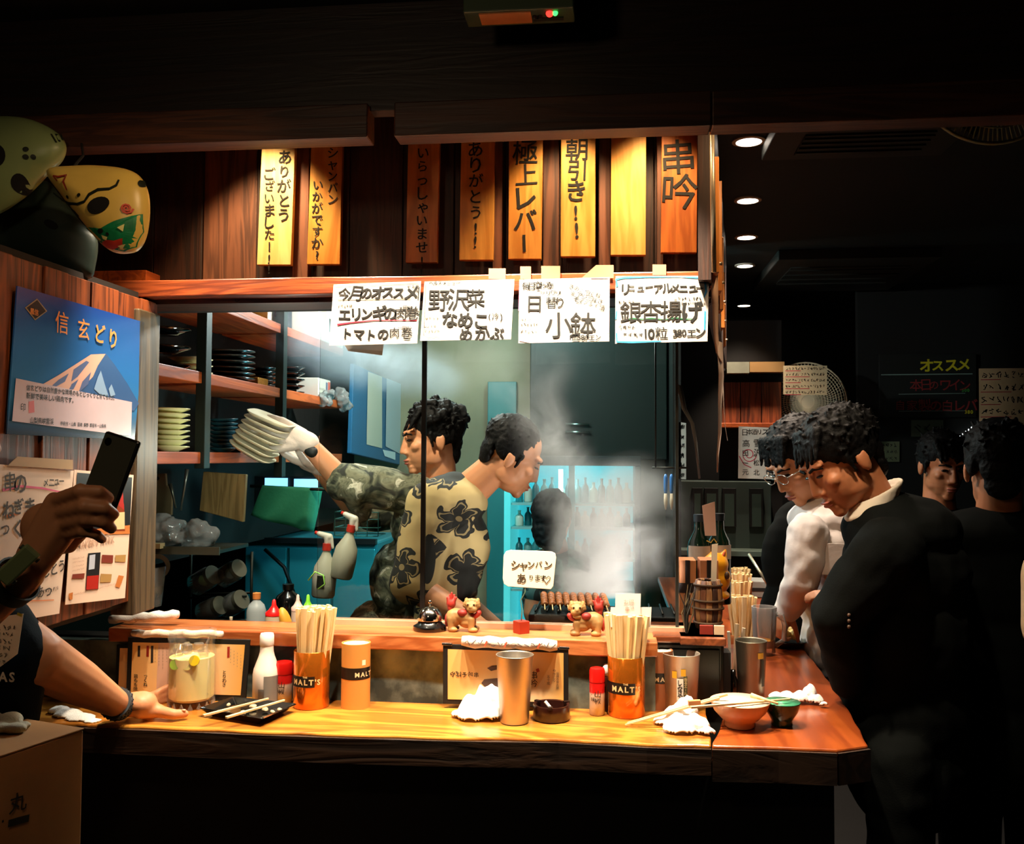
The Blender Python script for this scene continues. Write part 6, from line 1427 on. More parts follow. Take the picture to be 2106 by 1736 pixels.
# ---- man facing us in the gloom
YC = 3.75
Mh = head_mat(AY(1938, 965, YC), (.12, -1, -.22), (0, 0, 1), 1.0); nb = AY(1932, 1050, YC + .03)
g = G(); head(g, Mh, nb); m3 = fuse('person', g, SKIN2, .005, 3, label='man with straight fringe facing us in the gloom behind the suit', cat='person')
face_parts(m3, Mh); hair(m3, Mh, 12, 50, .02, 1.08, fringe=12)
g = G(); g.ell(AY(1930, 1085, YC + .02), (.20, .11, .08)); g.ell(AY(1930, 1170, YC + .02), (.19, .12, .2)); g.ell(AY(1930, 1320, YC + .02), (.18, .12, .22)); g.ell(AY(1930, 1480, YC), (.18, .12, .2))
limb(g, [(AY(1875, 1100, YC), .065), (AY(1862, 1240, YC - .05), .055), (AY(1890, 1330, YC - .12), .04)]); limb(g, [(AY(1990, 1100, YC), .065), (AY(2005, 1240, YC - .05), .055), (AY(1975, 1330, YC - .12), .04)])
for s_ in (-.08, .08): limb(g, [((AY(1930, 1480, YC).x + s_, YC, .8), .085), ((AY(1930, 1480, YC).x + s_, YC, .08), .06)])
fuse('dark_shirt', g, M('#0c100e', .9, spec=.1), .009, 4, m3)
# ---- dark-clothed guest with his back to us, holding up a phone
YD = 2.75
hc = AY(2052, 975, YD); Mh = head_mat(hc, (.25, 1, -.1), (0, 0, 1), 1.05); nb = AY(2055, 1060, YD)
g = G(); head(g, Mh, nb); wr = AY(2062, 1135, YD + .24); hand(g, AY(2100, 1128, YD + .22), (-1, .1, .05), (0, -.2, 1), 1.0, .6)
m4 = fuse('person', g, SKIN2, .006, 3, label='guest in black with his back to us at the right, holding a small phone', cat='person')
face_parts(m4, Mh); hair(m4, Mh, 15, 60, .02, 1.06)
g = G(); g.ell(AY(2060, 1105, YD), (.21, .12, .09)); g.ell(AY(2060, 1200, YD), (.2, .13, .2)); g.ell(AY(2060, 1360, YD), (.19, .13, .24)); g.ell(AY(2060, 1520, YD), (.19, .13, .2))
limb(g, [(AY(1990, 1130, YD), .07), (AY(1968, 1270, YD), .058), (AY(1975, 1390, YD - .06), .045)]); limb(g, [(AY(2125, 1130, YD), .07), (AY(2150, 1260, YD + .05), .058), (AY(2110, 1150, YD + .2), .04)])
for s_ in (-.09, .09): limb(g, [((hc.x + s_, YD, .85), .095), ((hc.x + s_, YD, .08), .06)])
fuse('black_clothes', g, M('#050706', .9, spec=.1), .009, 4, m4)
g = G(); g.cbox((0, 0, 0), (.07, .14, .008)); ph = g.obj('phone', M('#16100c', .2, coat=.4), loc=AY(2068, 1128, YD + .26), rot=(R(18), R(12), R(70)), label='small phone lying in the hand of the guest in black', cat='phone', bev=.003)
# ---- guest in a cream shirt cut by the right edge
YE = 2.05
xc = AY(2295, 1300, YE)
g = G(); Mh = head_mat((xc.x + .02, YE, 1.62), (-.2, 1, 0), (0, 0, 1), 1.0); nb = (xc.x + .02, YE - .02, 1.48); head(g, Mh, nb); sh, el, wr = AY(2172, 1190, YE), AY(2168, 1330, YE), AY(2155, 1440, YE + .1)
limb(g, [(sh, .05), (el, .042), (wr, .03)]); hand(g, wr, (.2, .5, -.6), (-1, 0, 0), 1.0, .6)
m5 = fuse('person', g, SKIN2, .006, 3, label='guest in a cream shirt and jeans cut by the right edge of the picture', cat='person'); face_parts(m5, Mh); hair(m5, Mh, 17, 40, .02, 1.05)
g = G(); g.ell((xc.x, YE, 1.42), (.13, .10, .07)); g.ell((xc.x, YE, 1.36), (.18, .12, .09)); g.ell((xc.x, YE, 1.27), (.165, .12, .16)); g.ell((xc.x, YE, 1.12), (.155, .12, .2)); g.ell((xc.x, YE, .98), (.16, .125, .16)); limb(g, [((xc.x + .17, YE, 1.36), .066), ((xc.x + .22, YE, 1.12), .055)]); limb(g, [(sh, .066), (sh.lerp(el, .75), .062)]); fuse('cream_shirt', g, M('#d0b898', .8), .008, 4, m5, noise=.005, nscale=14)
g = G(); g.ell((xc.x, YE, .9), (.17, .13, .12))
for s_ in (-.085, .085): limb(g, [((xc.x + s_, YE, .85), .09), ((xc.x + s_, YE, .45), .07), ((xc.x + s_, YE, .08), .055)])
fuse('jeans', g, M('#24324a', .85, bump=.2, bscale=200), .008, 3, m5)
# ---- guest at the left edge: phone in one hand, the other on the drink
g = G(); D0 = 1.42
fingers = [[(112, 1030, 1.43), (165, 1010, 1.385), (205, 1011, 1.385), (223, 1024, 1.40)], [(120, 1054, 1.43), (175, 1042, 1.38), (216, 1046, 1.385), (233, 1058, 1.40)],
           [(128, 1078, 1.43), (178, 1068, 1.385), (213, 1074, 1.39), (229, 1087, 1.405)], [(136, 1100, 1.44), (172, 1092, 1.395), (198, 1099, 1.40), (210, 1110, 1.415)]]
W = AD(50, 1182, 1.44)
for k, f in enumerate(fingers):
    P_ = [AD(*q) for q in f]; rr = (.0115, .0118, .0112, .0098)[k]
    g.cap(W.lerp(P_[0], .25), .024, P_[0], .0145, 12)
    for j in range(3): g.cap(P_[j], rr - .0008 * j, P_[j + 1], rr - .0008 * (j + 1), 12)
    g.ell(P_[1], rr * 1.06, 10, 8)
g.ell(AD(95, 1085, 1.45), (.042, .026, .04)); th = [AD(90, 1120, 1.45), AD(140, 1120, 1.47), AD(172, 1090, 1.475), AD(190, 1050, 1.475)]
g.cap(th[0], .018, th[1], .015, 12); g.cap(th[1], .0135, th[2], .012, 12); g.cap(th[2], .012, th[3], .0095, 12)
E1 = AD(-130, 1310, 1.48); limb(g, [(W, .030), (W.lerp(E1, .5), .042), (E1, .048), (AD(-190, 1300, 1.62), .055)])
# resting arm
wr = AZ(248, 1452, ZC + .038); el = AD(72, 1352, 1.80); limb(g, [(AD(-20, 1290, 1.80), .060), (el, .056), (el.lerp(wr, .45), .048), (wr, .029)])
pm_ = AZ(292, 1447, ZC + .040); g.cap(wr, .028, pm_, .030); g.ell(pm_, (.036, .038, .028)); g.cap(pm_ + Vector((0, -.01, -.012)), .022, AZ(325, 1462, ZC + .022), .017)
tb = [AZ(322, 1462, ZC + .022), AZ(356, 1469, ZC + .017), AZ(380, 1468, ZC + .014)]; g.cap(tb[0], .0155, tb[1], .0125, 12); g.cap(tb[1], .0125, tb[2], .0098, 12)
for k, (a, b, c, z) in enumerate((((312, 1432), (338, 1412), (352, 1396), .075), ((314, 1440), (340, 1424), (356, 1412), .060), ((316, 1446), (341, 1436), (357, 1428), .045), ((316, 1452), (338, 1446), (350, 1441), .030))):
    A_, B_, C_ = AY(a[0], a[1], 2.262), AY(b[0] + 4, b[1] + 4, 2.295), AY(c[0] + 18, c[1] + 8, 2.312)
    g.cap(pm_, .018, A_, .0125, 10); g.cap(A_, .0108, B_, .0098, 10); g.cap(B_, .0098, C_, .0085, 10)
Mh = head_mat(AD(-150, 885, 1.56), (.95, .35, -.05), (0, 0, 1), 1.02); nb = AD(-160, 1040, 1.6); head(g, Mh, nb)
gl = fuse('person', g, SKIN, .0035, 4, label='guest cut by the left edge, photographing with a phone and holding the drink', cat='person')
face_parts(gl, Mh); hair(gl, Mh, 21, 40, .02, 1.05)
g = G()
for k, f in enumerate(fingers):
    q = AD(f[3][0] - 4, f[3][1] - 6, f[3][2] - .009); g.ell(q, (.0045, .002, .0045), 8, 6)
q = AZ(378, 1461, ZC + .024); g.ell(q, (.006, .004, .003), 8, 6); g.obj('nails', M('#d09a80', .3), gl, smooth=True, kind='stuff')
NAVY = M('#0a141c', .9, bump=.2, bscale=200, spec=.15)
g = G(); g.ell(AD(-110, 1190, 1.84), (.14, .11, .10)); g.ell(AD(-85, 1330, 1.84), (.13, .12, .17)); g.ell(AD(-90, 1480, 1.84), (.135, .12, .17)); g.cap(AD(-10, 1285, 1.79), .066, AD(30, 1350, 1.78), .068); g.cap(AD(28, 1355, 1.78), .058, AD(28, 1470, 1.80), .05); g.ell(AD(-90, 1650, 1.84), (.14, .12, .2))
g.ell(AD(-150, 1120, 1.78), (.10, .09, .07)); g.cap(AD(-150, 1190, 1.80), .08, AD(-185, 1290, 1.66), .068)
fuse('t_shirt', g, NAVY, .006, 4, gl, noise=.005, nscale=16)
F = Flat('shirt_print', None, None, [(-25, 1272), (48, 1262), (36, 1345), (0, 1372), (-25, 1374)], 'Y', AD(20, 1320, 1.685).y, .001, M('#e8e0d0', .8)); F.root.parent = gl
for k in range(6): F.scrib(-15, 1290 + 14 * k, 34 - 4 * k, 10, 'grey_ink', seed=90 + k)
F.text('AS', -2, 1377, 27, 'pale_ink', bold=.03).line([(36, 1262), (46, 1266)], 6, 'yellow'); F.done({'grey_ink': M('#6a6a60', .8), 'pale_ink': M('#d8d4c8', .8), 'yellow': M('#a89a20', .7)}, {'yellow': 'trim'})
# watch with a khaki case
d = (E1 - W).normalized(); q = d.to_track_quat('Z', 'Y').to_matrix().to_4x4(); c_ = AD(38, 1192, 1.43)
ring = G().lathe([(.036, -.012), (.039, -.012), (.039, .012), (.036, .012), (.036, -.012)], 28, cap=False); ro = G(); ro.add(ring.v, ring.f, Matrix.Translation(W.lerp(E1, .12)) @ q); ro.obj('watch_strap', M('#101a16', .6), gl, smooth=True, auto=40)
wc = AD(36, 1162, 1.385); ax = (AD(70, 1130, 1.385) - AD(0, 1195, 1.385)).normalized(); nn = (CAM - wc).normalized(); up = ax.cross(nn).normalized(); nn = up.cross(ax) * 1
Mw = Matrix(((ax.x, up.x, nn.x, wc.x), (ax.y, up.y, nn.y, wc.y), (ax.z, up.z, nn.z, wc.z), (0, 0, 0, 1)))
g = G(); g.box(-.033, .033, -.0135, .0135, -.006, .006, Mw); g.obj('watch_case', M('#7a8a60', .4), gl, bev=.003)
g = G()
for sx in (-1, 1): g.add(*(lambda h: (h.v, h.f))(G().cyl((sx * .024, -.017, -.002), (sx * .024, .017, -.002), .004, n=10)), Mw)
g.obj('watch_lugs', M('#3a4436', .4), gl, smooth=True, kind='stuff')
# perforated band on the resting wrist
d = (wr - el).normalized(); q = d.to_track_quat('Z', 'Y').to_matrix().to_4x4(); T = Matrix.Translation(el.lerp(wr, .95)) @ q
ring = G().lathe([(.0315, -.014), (.0372, -.014), (.0372, .014), (.0315, .014), (.0315, -.014)], 32, cap=False); ro = G(); ro.add(ring.v, ring.f, T); wb_ = ro.obj('sport_band', M('#3c444c', .6), gl, smooth=True, auto=40)
g = G()
for k in range(22):
    for j in (-1, 0, 1): a = 2 * math.pi * (k + .5 * (j % 2)) / 22; g.ell(T @ Vector((.0372 * math.cos(a), .0372 * math.sin(a), j * .0075)), .0021, 6, 4)
g.obj('holes', M('#0a0c0e', .7), wb_, kind='stuff')
# the phone
p = AD(222, 985, 1.435); t = thing('smartphone', 'dark smartphone raised in the left guest\'s hand', 'phone', p)
t.rotation_euler = (R(-10), R(15), R(-12))
G().box(-.034, .034, -.004, .004, -.07, .07).obj('case', M('#0b0b0c', .35), t, bev=.004); G().box(-.031, .031, -.0046, -.004, -.066, .066).obj('glass_back', M('#45463c', .08, coat=1.0), t)
G().lathe([(.0001, 0), (.006, 0), (.006, .002), (.0001, .002)], 16, Matrix.Translation((-.02, -.0044, .055)) @ Matrix.Rotation(R(90), 4, 'X')).obj('camera_lens', M('#050505', .1), t)
# cardboard boxes stacked at the left, cloth on top
A_, B_ = AZ(-10, 1561, 1.1), AZ(172, 1501, 1.1); d = B_ - A_; rz = math.atan2(d.y, d.x); L_ = d.length
for k, (z0, z1, lab) in enumerate(((.62, 1.1, 'brown cardboard box with a dark printed mark at the lower left'), (0, .615, 'brown cardboard box underneath the marked one'))):
    t = thing('cardboard_box', lab, 'box', (B_.x, B_.y, z0), rz, 'stacked cardboard boxes'); h = z1 - z0
    CB = M('#b88450', .75, bump=.1, bscale=60, var=.08)
    G().box(-.42, 0, 0, .3, 0, h).obj('carton', CB, t, bev=.003)
    G().box(-.42, 0.001, -.001, .145, h, h + .003).obj('flap', CB, t, bev=.001); G().box(-.42, .001, .155, .301, h, h + .003).obj('flap', CB, t, bev=.001)
    if k == 0:
        def fl(x, y):
            r_ = ray(x, y); n = Vector((-math.sin(rz) * -1, math.cos(rz) * -1, 0)); tt = (Vector((B_.x, B_.y, 0)) - CAM).dot(n) / r_.dot(n); q = CAM + r_ * tt - Vector((B_.x, B_.y, z0)); return (q.x * math.cos(rz) + q.y * math.sin(rz), q.z)
        g = G(); x_, z_ = fl(17, 1635); write(g, '丸', x_, z_, .034, y=-.0022, bold=.05, jit=.1); g.obj('mark', M('#1c1a16', .8), t, kind='stuff')
        g = G(); stroke(g, [fl(15, 1694), fl(35, 1688), fl(58, 1682)], .012, -.0022); stroke(g, [fl(2, 1690), fl(6, 1688)], .004, -.0022); g.obj('mark', M('#1c1a16', .8), t, kind='stuff')
g = G()
for x, y, r_, hh in ((-20, 1490, 26, 34), (20, 1492, 28, 32), (50, 1497, 16, 16), (-10, 1505, 30, 20), (30, 1504, 26, 18)):
    q = AZ(x, y, 1.105); g.ell((q.x, q.y, 1.105 + hh * .0003), (r_ * .00085, r_ * .00075, hh * .0005))
fuse('hand_towel', g, M('#c8c0a8', .9, bump=.3, bscale=300), .004, 6, noise=.002, nscale=35, label='cream cloth lying on the marked cardboard box', cat='towel')

# ---- masks hanging at the upper left
def dome(name, label, poly, Y, bulge, mat, feats, mats, tilt=None):
    W_ = [AY(x, y, Y) for x, y in poly]; o = sum(W_, Vector()) / len(W_); t = thing(name, label, 'mask', o, 0, 'festival masks')
    P_ = [Vector(((p - o).x, (p - o).z)) for p in W_]
    # densify the outline
    Q = []
    for i in range(len(P_)):
        a, b, c, d = P_[i - 1], P_[i], P_[(i + 1) % len(P_)], P_[(i + 2) % len(P_)]
        for k in range(4):
            u = k / 4; Q.append(.5 * ((2 * b) + (c - a) * u + (2 * a - 5 * b + 4 * c - d) * u * u + (3 * b - a - 3 * c + d) * u ** 3))
    n = len(Q); g = G(); rings = [1, .985, .94, .86, .74, .6, .44, .28, .12]
    dep = lambda r_: -bulge * math.sqrt(max(0, 1 - r_ ** 2.4))
    for r_ in rings: g.v += [(q.x * r_, dep(r_), q.y * r_) for q in Q]
    g.v.append((0, -bulge, 0)); e = len(g.v) - 1
    for j in range(len(rings) - 1): g.f += [(j * n + i, j * n + (i + 1) % n, (j + 1) * n + (i + 1) % n, (j + 1) * n + i) for i in range(n)]
    g.f += [((len(rings) - 1) * n + i, (len(rings) - 1) * n + (i + 1) % n, e) for i in range(n)]; g.mi = [0] * len(g.f)
    b = g.obj('shell', mat, t, smooth=True); sm_ = b.modifiers.new('t', 'SOLIDIFY'); sm_.thickness = .003; sm_.offset = 1
    def lift(x, z):
        v = Vector((x, z)); L_ = v.length
        if L_ < 1e-5: return -bulge
        best = 9
        for i in range(n):
            a, b_ = Q[i], Q[(i + 1) % n]; den = v.x * (b_.y - a.y) - v.y * (b_.x - a.x)
            if abs(den) < 1e-9: continue
            s_ = (a.x * (b_.y - a.y) - a.y * (b_.x - a.x)) / den; u = (a.x * v.y - a.y * v.x) / den
            if s_ > 0 and -1e-6 <= u <= 1 + 1e-6: best = min(best, s_)
        return dep(min(.999, 1 / best if best > 0 else .99))
    G2 = {}
    for kind, key, data in feats:
        gg = G2.setdefault(key, G()); k0 = len(gg.v)
        loc = lambda x, y: (lambda p: (p.x, p.z))(AY(x, y, Y) - o)
        if kind == 'line': stroke(gg, [loc(*q) for q in data[0]], [w_ * mpp(o) for w_ in data[1]] if hasattr(data[1], '__len__') else data[1] * mpp(o), 0)
        elif kind == 'ell':
            (cx, cy, rx, ry, rot) = data; c = loc(cx, cy); s_ = mpp(o); m_ = 18
            for rr in (1, .5): gg.v += [(c[0] + s_ * rr * (rx * math.cos(a) * math.cos(rot) - ry * math.sin(a) * math.sin(rot)), 0, c[1] + s_ * rr * (rx * math.cos(a) * math.sin(rot) + ry * math.sin(a) * math.cos(rot))) for a in [2 * math.pi * i / m_ for i in range(m_)]]
            gg.v.append((c[0], 0, c[1])); gg.f += [(k0 + i, k0 + (i + 1) % m_, k0 + m_ + (i + 1) % m_, k0 + m_ + i) for i in range(m_)] + [(k0 + m_ + i, k0 + m_ + (i + 1) % m_, k0 + 2 * m_) for i in range(m_)]; gg.mi += [0] * (2 * m_)
        elif kind == 'poly':
            pp = [Vector(loc(*q)) for q in data]; c = sum(pp, Vector((0, 0))) / len(pp); dn = []
            for i in range(len(pp)):
                for u in range(4): dn.append(pp[i].lerp(pp[(i + 1) % len(pp)], u / 4))
            m_ = len(dn)
            for rr in (1, .75, .5, .25): gg.v += [(c.x + (q.x - c.x) * rr, 0, c.y + (q.y - c.y) * rr) for q in dn]
            gg.v.append((c.x, 0, c.y))
            for j in range(3): gg.f += [(k0 + j * m_ + i, k0 + j * m_ + (i + 1) % m_, k0 + (j + 1) * m_ + (i + 1) % m_, k0 + (j + 1) * m_ + i) for i in range(m_)]
            gg.f += [(k0 + 3 * m_ + i, k0 + 3 * m_ + (i + 1) % m_, k0 + 4 * m_) for i in range(m_)]; gg.mi += [0] * (len(gg.f) - len(gg.mi))
    for key, gg in G2.items():
        off = .0008 + .0006 * list(G2).index(key)
        gg.v = [(x, lift(x, z) - off, z) for x, y, z in gg.v]
        gg.obj(mats[key][0], mats[key][1], t, kind='stuff')
    return t, o
sp = [(280 + (1.0 - k / 20) * 11 * math.cos(k * .75), 438 + (1.0 - k / 20) * 11 * math.sin(k * .75)) for k in range(19)]
t, o = dome('festival_mask', 'cream painted mask with green beard and one large eye hole', [(98, 352), (150, 342), (215, 342), (272, 352), (300, 380), (309, 425), (304, 480), (288, 513), (262, 522), (232, 518), (205, 497), (168, 452), (128, 402)], 1.88, .045, M('#d8b85c', .35, var=.08, bscale=60),
  [('poly', 'green', [(178, 470), (200, 483), (225, 480), (255, 465), (280, 455), (303, 445), (302, 480), (287, 511), (262, 520), (234, 515), (205, 495)]),
   ('poly', 'red', [(218, 505), (235, 500), (250, 502), (268, 497), (264, 512), (240, 517), (224, 512)]),
   ('line', 'ink', ([(112, 398), (130, 412), (155, 425), (180, 430), (198, 426), (208, 412), (225, 402), (248, 400), (260, 392), (263, 380)], [3, 4, 5, 5, 5, 6, 6, 5, 5, 4])),
   ('ell', 'hole', (226, 434, 25, 16, .35)), ('poly', 'hole', [(150, 428), (168, 440), (178, 452), (168, 449), (154, 437)]), ('ell', 'ink', (226, 484, 7, 5, .2)), ('ell', 'ink', (240, 490, 3.5, 3.5, 0)), ('ell', 'ink', (186, 413, 4.5, 3.5, .5)), ('ell', 'ink', (157, 414, 4, 3, -.5)), ('ell', 'ink', (298, 381, 5, 9, .2)),
   ('line', 'maroon', ([(128, 371), (140, 374), (157, 371), (153, 385), (160, 402)], [3, 4, 5, 5, 3])), ('line', 'maroon', ([(128, 371), (138, 382)], 3)), ('line', 'swirl', (sp, 3.4)),
   ('poly', 'white', [(228, 492), (240, 496), (236, 502), (229, 499)]), ('poly', 'white', [(262, 478), (276, 470), (272, 485)]), ('poly', 'white', [(255, 512), (272, 508), (262, 517)])],
  {'green': ('green_paint', M('#107a4c', .4, var=.3, bscale=200)), 'red': ('red_paint', M('#b83420', .4)), 'ink': ('ink_paint', M('#141a10', .5)), 'hole': ('eye_holes', M('#030303', .9)), 'maroon': ('maroon_paint', M('#8a2c20', .5)), 'swirl': ('swirl_paint', M('#cc4a34', .5)), 'white': ('pale_paint', M('#e0dc90', .5))})
a = AY(155, 348, 1.88) - o; b = AY(168, 296, 1.93) - o; G().tube([(a.x, -.01, a.z), (a.x + .005, .02, (a.z + b.z) / 2), (b.x, b.y, b.z)], .003, 6).obj('string', M('#0a0806', .8), t, smooth=True)
dome('festival_mask', 'dull green grey mask with round black eyes at the upper left edge', [(-90, 262), (-20, 242), (55, 244), (112, 268), (136, 298), (130, 330), (104, 356), (60, 400), (0, 440), (-80, 470), (-120, 360)], 1.9, .05, M('#7a8a5c', .4, var=.12, bscale=40),
  [('ell', 'hole', (20, 335, 23, 24, .3)), ('ell', 'hole', (58, 386, 14, 19, -.4)), ('ell', 'ink', (80, 321, 6, 5, 0)), ('ell', 'ink', (79, 336, 6, 5, 0)), ('ell', 'ink', (92, 335, 5, 5, 0)), ('line', 'ink', ([(117, 282), (128, 300)], 2.5)), ('line', 'ink', ([(122, 279), (131, 296)], 2.5)), ('line', 'ink', ([(127, 276), (133, 290)], 2.5))],
  {'hole': ('eye_holes', M('#030303', .9)), 'ink': ('ink_paint', M('#141a10', .5))})
dome('festival_mask', 'large dark slate mask behind the cream one, almost black', [(60, 400), (95, 372), (130, 410), (170, 460), (200, 490), (197, 545), (180, 575), (100, 556), (20, 530), (-60, 500), (-60, 440)], 2.02, .04, M('#1c2a24', .5), [('ell', 'ink', (125, 470, 16, 8, -.5))], {'ink': ('eye_holes', M('#030303', .9))})
# ================================================================ ROOM ON THE RIGHT
for i, (px, py, pw) in enumerate(((1540, 288, 12), (1538, 410, 22), (1535, 486, 10), (1532, 545, 14), (1530, 627, 8))):
    p = AZ(px, py, ZCEIL); t = thing('downlight', ('first and nearest round ceiling downlight', 'second and largest looking round ceiling downlight', 'third round ceiling downlight, a thin sliver', 'fourth round ceiling downlight beside the air conditioner edge', 'farthest round ceiling downlight above the fan')[i], 'downlight', (p.x, p.y, ZCEIL), 0, 'row of ceiling downlights')
    G().lathe([(.052, 0), (.052, -.006), (.040, -.008), (.040, 0)], 28, cap=False).obj('trim_ring', M('#c8c0b0', .4), t, smooth=True, auto=40); G().lathe([(.0001, -.005), (.040, -.005)], 28, cap=False).obj('lens', emis('lens', (1.0, .86, .72), 14.0), t)
    s_ = spot('downlight_beam', (0, 0, -.02), (0, 0, -1), pw * 6.5, (1.0, .80, .62), 75, .7, .03, t)
for i, (a, b, c, lab) in enumerate((((1566, 331), 265, .55, 'ceiling air conditioner panel beside the nearest downlight'), ((1546, 601), 536, .75, 'ceiling air conditioner panel far down the room'))):
    n, f = AZ(a[0], a[1], ZCEIL - .05), AZ(a[0], b, ZCEIL - .05); t = thing('ceiling_cassette', lab, 'air conditioner', (n.x, min(n.y, f.y), ZCEIL), 0, 'ceiling air conditioners'); dy = abs(f.y - n.y)
    G().box(0, c, 0, dy, -.05, 0).obj('panel', M('#1c1e1a', .6), t, bev=.004); G().box(.09, c - .09, dy * .2, dy * .8, -.056, -.05).obj('grille', M('#1c1e1a', .6), t)
    for k in range(4): G().box(.09, c - .09, dy * (.25 + .14 * k), dy * (.28 + .14 * k), -.062, -.056).obj('louver', M('#181a16', .5), t)
def fan(name, label, cx, cy, r_px, Y, mat, rings, spokes, tilt=0, motor=True):
    c = AY(cx, cy, Y); r = r_px * mpp(c); t = thing(name, label, 'fan', c, 0, None, rot=(tilt, 0, 0)); T = Matrix.Rotation(R(90), 4, 'X')
    for k in range(rings):
        q = r * (k + 1) / rings; d = -.05 * math.sqrt(max(0, 1 - ((k + 1) / rings) ** 2)); n = 48; G().tube([(q * math.cos(2 * math.pi * i / n), d, q * math.sin(2 * math.pi * i / n)) for i in range(n)], .005 if k == rings - 1 else .002, 6, closed=True).obj('ring', mat, t, smooth=True)
    g = G()
    for k in range(spokes): a = 2 * math.pi * k / spokes; g.tube([(r * .16 * math.cos(a), -.052, r * .16 * math.sin(a)), (r * .6 * math.cos(a + .12), -.042, r * .6 * math.sin(a + .12)), (r * math.cos(a + .2), 0, r * math.sin(a + .2))], .0021, 5)
    g.obj('guard_wires', mat, t, kind='stuff')
    G().lathe([(.0001, .052), (r * .17, .052), (r * .17, .045), (.0001, .045)], 24, Matrix.Rotation(R(90), 4, 'X')).obj('badge', mat, t, smooth=True, auto=40)
    for k in range(3):
        a = 2 * math.pi * k / 3; B = [(.03, 0), (.5, .24), (.85, .22), (.9, -.05), (.5, -.16)]
        G().add([(r * (x * math.cos(a) - y * math.sin(a)), .012 * y * 8 - .01, r * (x * math.sin(a) + y * math.cos(a))) for x, y in B], [(0, 1, 2, 3, 4)]).obj('blade', M('#6a6458', .4), t)
    if motor: G().lathe([(.06, 0), (.07, -.02), (.06, -.12), (.0001, -.13)], 24, Matrix.Rotation(R(90), 4, 'X')).obj('motor', M('#4a463c', .5), t, smooth=True); G().cyl((0, .08, 0), (0, .1, -r * 1.2), .014).obj('stem', M('#4a463c', .5), t, smooth=True)
    return t
fan('wall_fan', 'round wall fan with a wire guard behind a paper notice', 1657, 828, 82, 5.2, M('#d8c8a8', .4), 14, 72)
fan('wall_fan', 'wire fan guard peeping below the header at the upper right', 2032, 176, 133, 2.45, M('#808a70', .5), 6, 84, R(-12), False)
# plank panel, beam and sill on the far right wall
wr_ = G().box(.45, 3.4, 6.45, 6.5, 0, ZCEIL).obj('wall_room_back', M('#12110f', .8), kind='structure')
G().box(AY(1765, 800, 5.45).x, 3.4, 5.45, 5.5, 0, ZCEIL).obj('wall_room', M('#080807', .9), kind='structure')
pw_ = G().box(AY(1480, 830, 5.12).x, AY(1608, 830, 5.12).x, 5.12, 5.16, 1.2, 2.35).obj('wall_panel', M('#0c0806', .8), kind='structure')
xs = [AY(x, 830, 5.1).x for x in (1480, 1523, 1566, 1608)]
for a, b in zip(xs, xs[1:]): G().box(a + .002, b - .002, 5.1, 5.12, AY(1540, 872, 5.1).z, AY(1540, 786, 5.1).z).obj('plank', WD_wall, pw_, bev=.002)
G().box(xs[0], AY(1612, 870, 5.06).x, 5.04, 5.12, AY(1540, 880, 5.06).z, AY(1540, 870, 5.06).z).obj('sill', WD_shelf, pw_, bev=.003)
G().box(AY(1494, 760, 5.05).x, AY(1540, 760, 5.05).x, 5.03, 5.1, AY(1540, 768, 5.05).z, AY(1540, 745, 5.05).z).obj('beam', M('#6a6a5a', .6, var=.3, bscale=30), pw_); G().box(AY(1541, 760, 5.05).x, AY(1612, 760, 5.05).x, 5.03, 5.1, AY(1540, 766, 5.05).z, AY(1540, 745, 5.05).z).obj('beam', M('#7a5a30', .6), pw_)
def note(label, q, Y, c, rows, seed, big=None, red=False, cat='paper sign', name='paper_notice'):
    F = Flat(name, label, cat, q, 'Y', Y, .001, M(c, .75, var=.06, bscale=20), 'paper notices in the room'); (x0, y0), (x1, _), (_, y2), _ = q
    for k in range(rows):
        y = y0 + (y2 - y0) * (k + .5) / rows; F.scrib(x0 + 4, y, x1 - 4, (y2 - y0) / rows * .55, seed=seed + k)
        if red: F.line([(x0 + 4, y + (y2 - y0) / rows * .4), (x0 + (x1 - x0) * (.6 if k % 2 else .4), y + (y2 - y0) / rows * .38)], 1.4, 'red_ink')
    if big:
        for tx, x, y, s_ in big: F.text(tx, x, y, s_, bold=.02, jit=.15, adv=.8)
    return F
note('cream notice with red underlined rows in front of the wall fan', [(1611, 752), (1701, 752), (1701, 813), (1611, 811)], 4.9, '#d0b890', 5, 101, red=True).done(mats)
F = note('white sake list with a red swirl below the wooden sill', [(1519, 877), (1597, 880), (1596, 986), (1518, 984)], 4.9, '#cfc8bc', 0, 120, [('日本酒リスト', 1524, 882, 13)])
for x in (1526, 1549, 1574):
    for y in (904, 924, 944, 964): F.text('高田一元雪沢松北大七本山'[((x - 1526) // 23 * 4 + (y - 904) // 20) % 12], x, y, 15, bold=.01, jit=.2)
F.line([(1540 + 16 * math.cos(a) * (1 - k / 30), 935 + 16 * math.sin(a) * (1 - k / 30)) for k, a in enumerate([i * .45 for i in range(22)])], 1.6, 'red_ink').line([(1520, 938), (1530, 955), (1545, 962)], 1.6, 'red_ink').done(mats)
note('narrow white notice showing just right of the glass', [(1396, 868), (1411, 870), (1411, 986), (1396, 985)], 4.6, '#c4c4b8', 6, 140).done(mats)
note('large cream notice with red underlines at the right edge', [(2013, 758), (2125, 757), (2125, 886), (2014, 884)], 5.44, '#c8a880', 5, 150, red=True).done(mats)
note('faint greenish note low beside the gloomy man', [(1808, 908), (1850, 908), (1850, 950), (1808, 950)], 5.44, '#5a6248', 3, 160).done(mats)
note('faint greenish note under the chalk board', [(1874, 864), (1940, 864), (1940, 898), (1874, 898)], 5.44, '#4a5444', 1, 165).done(mats)
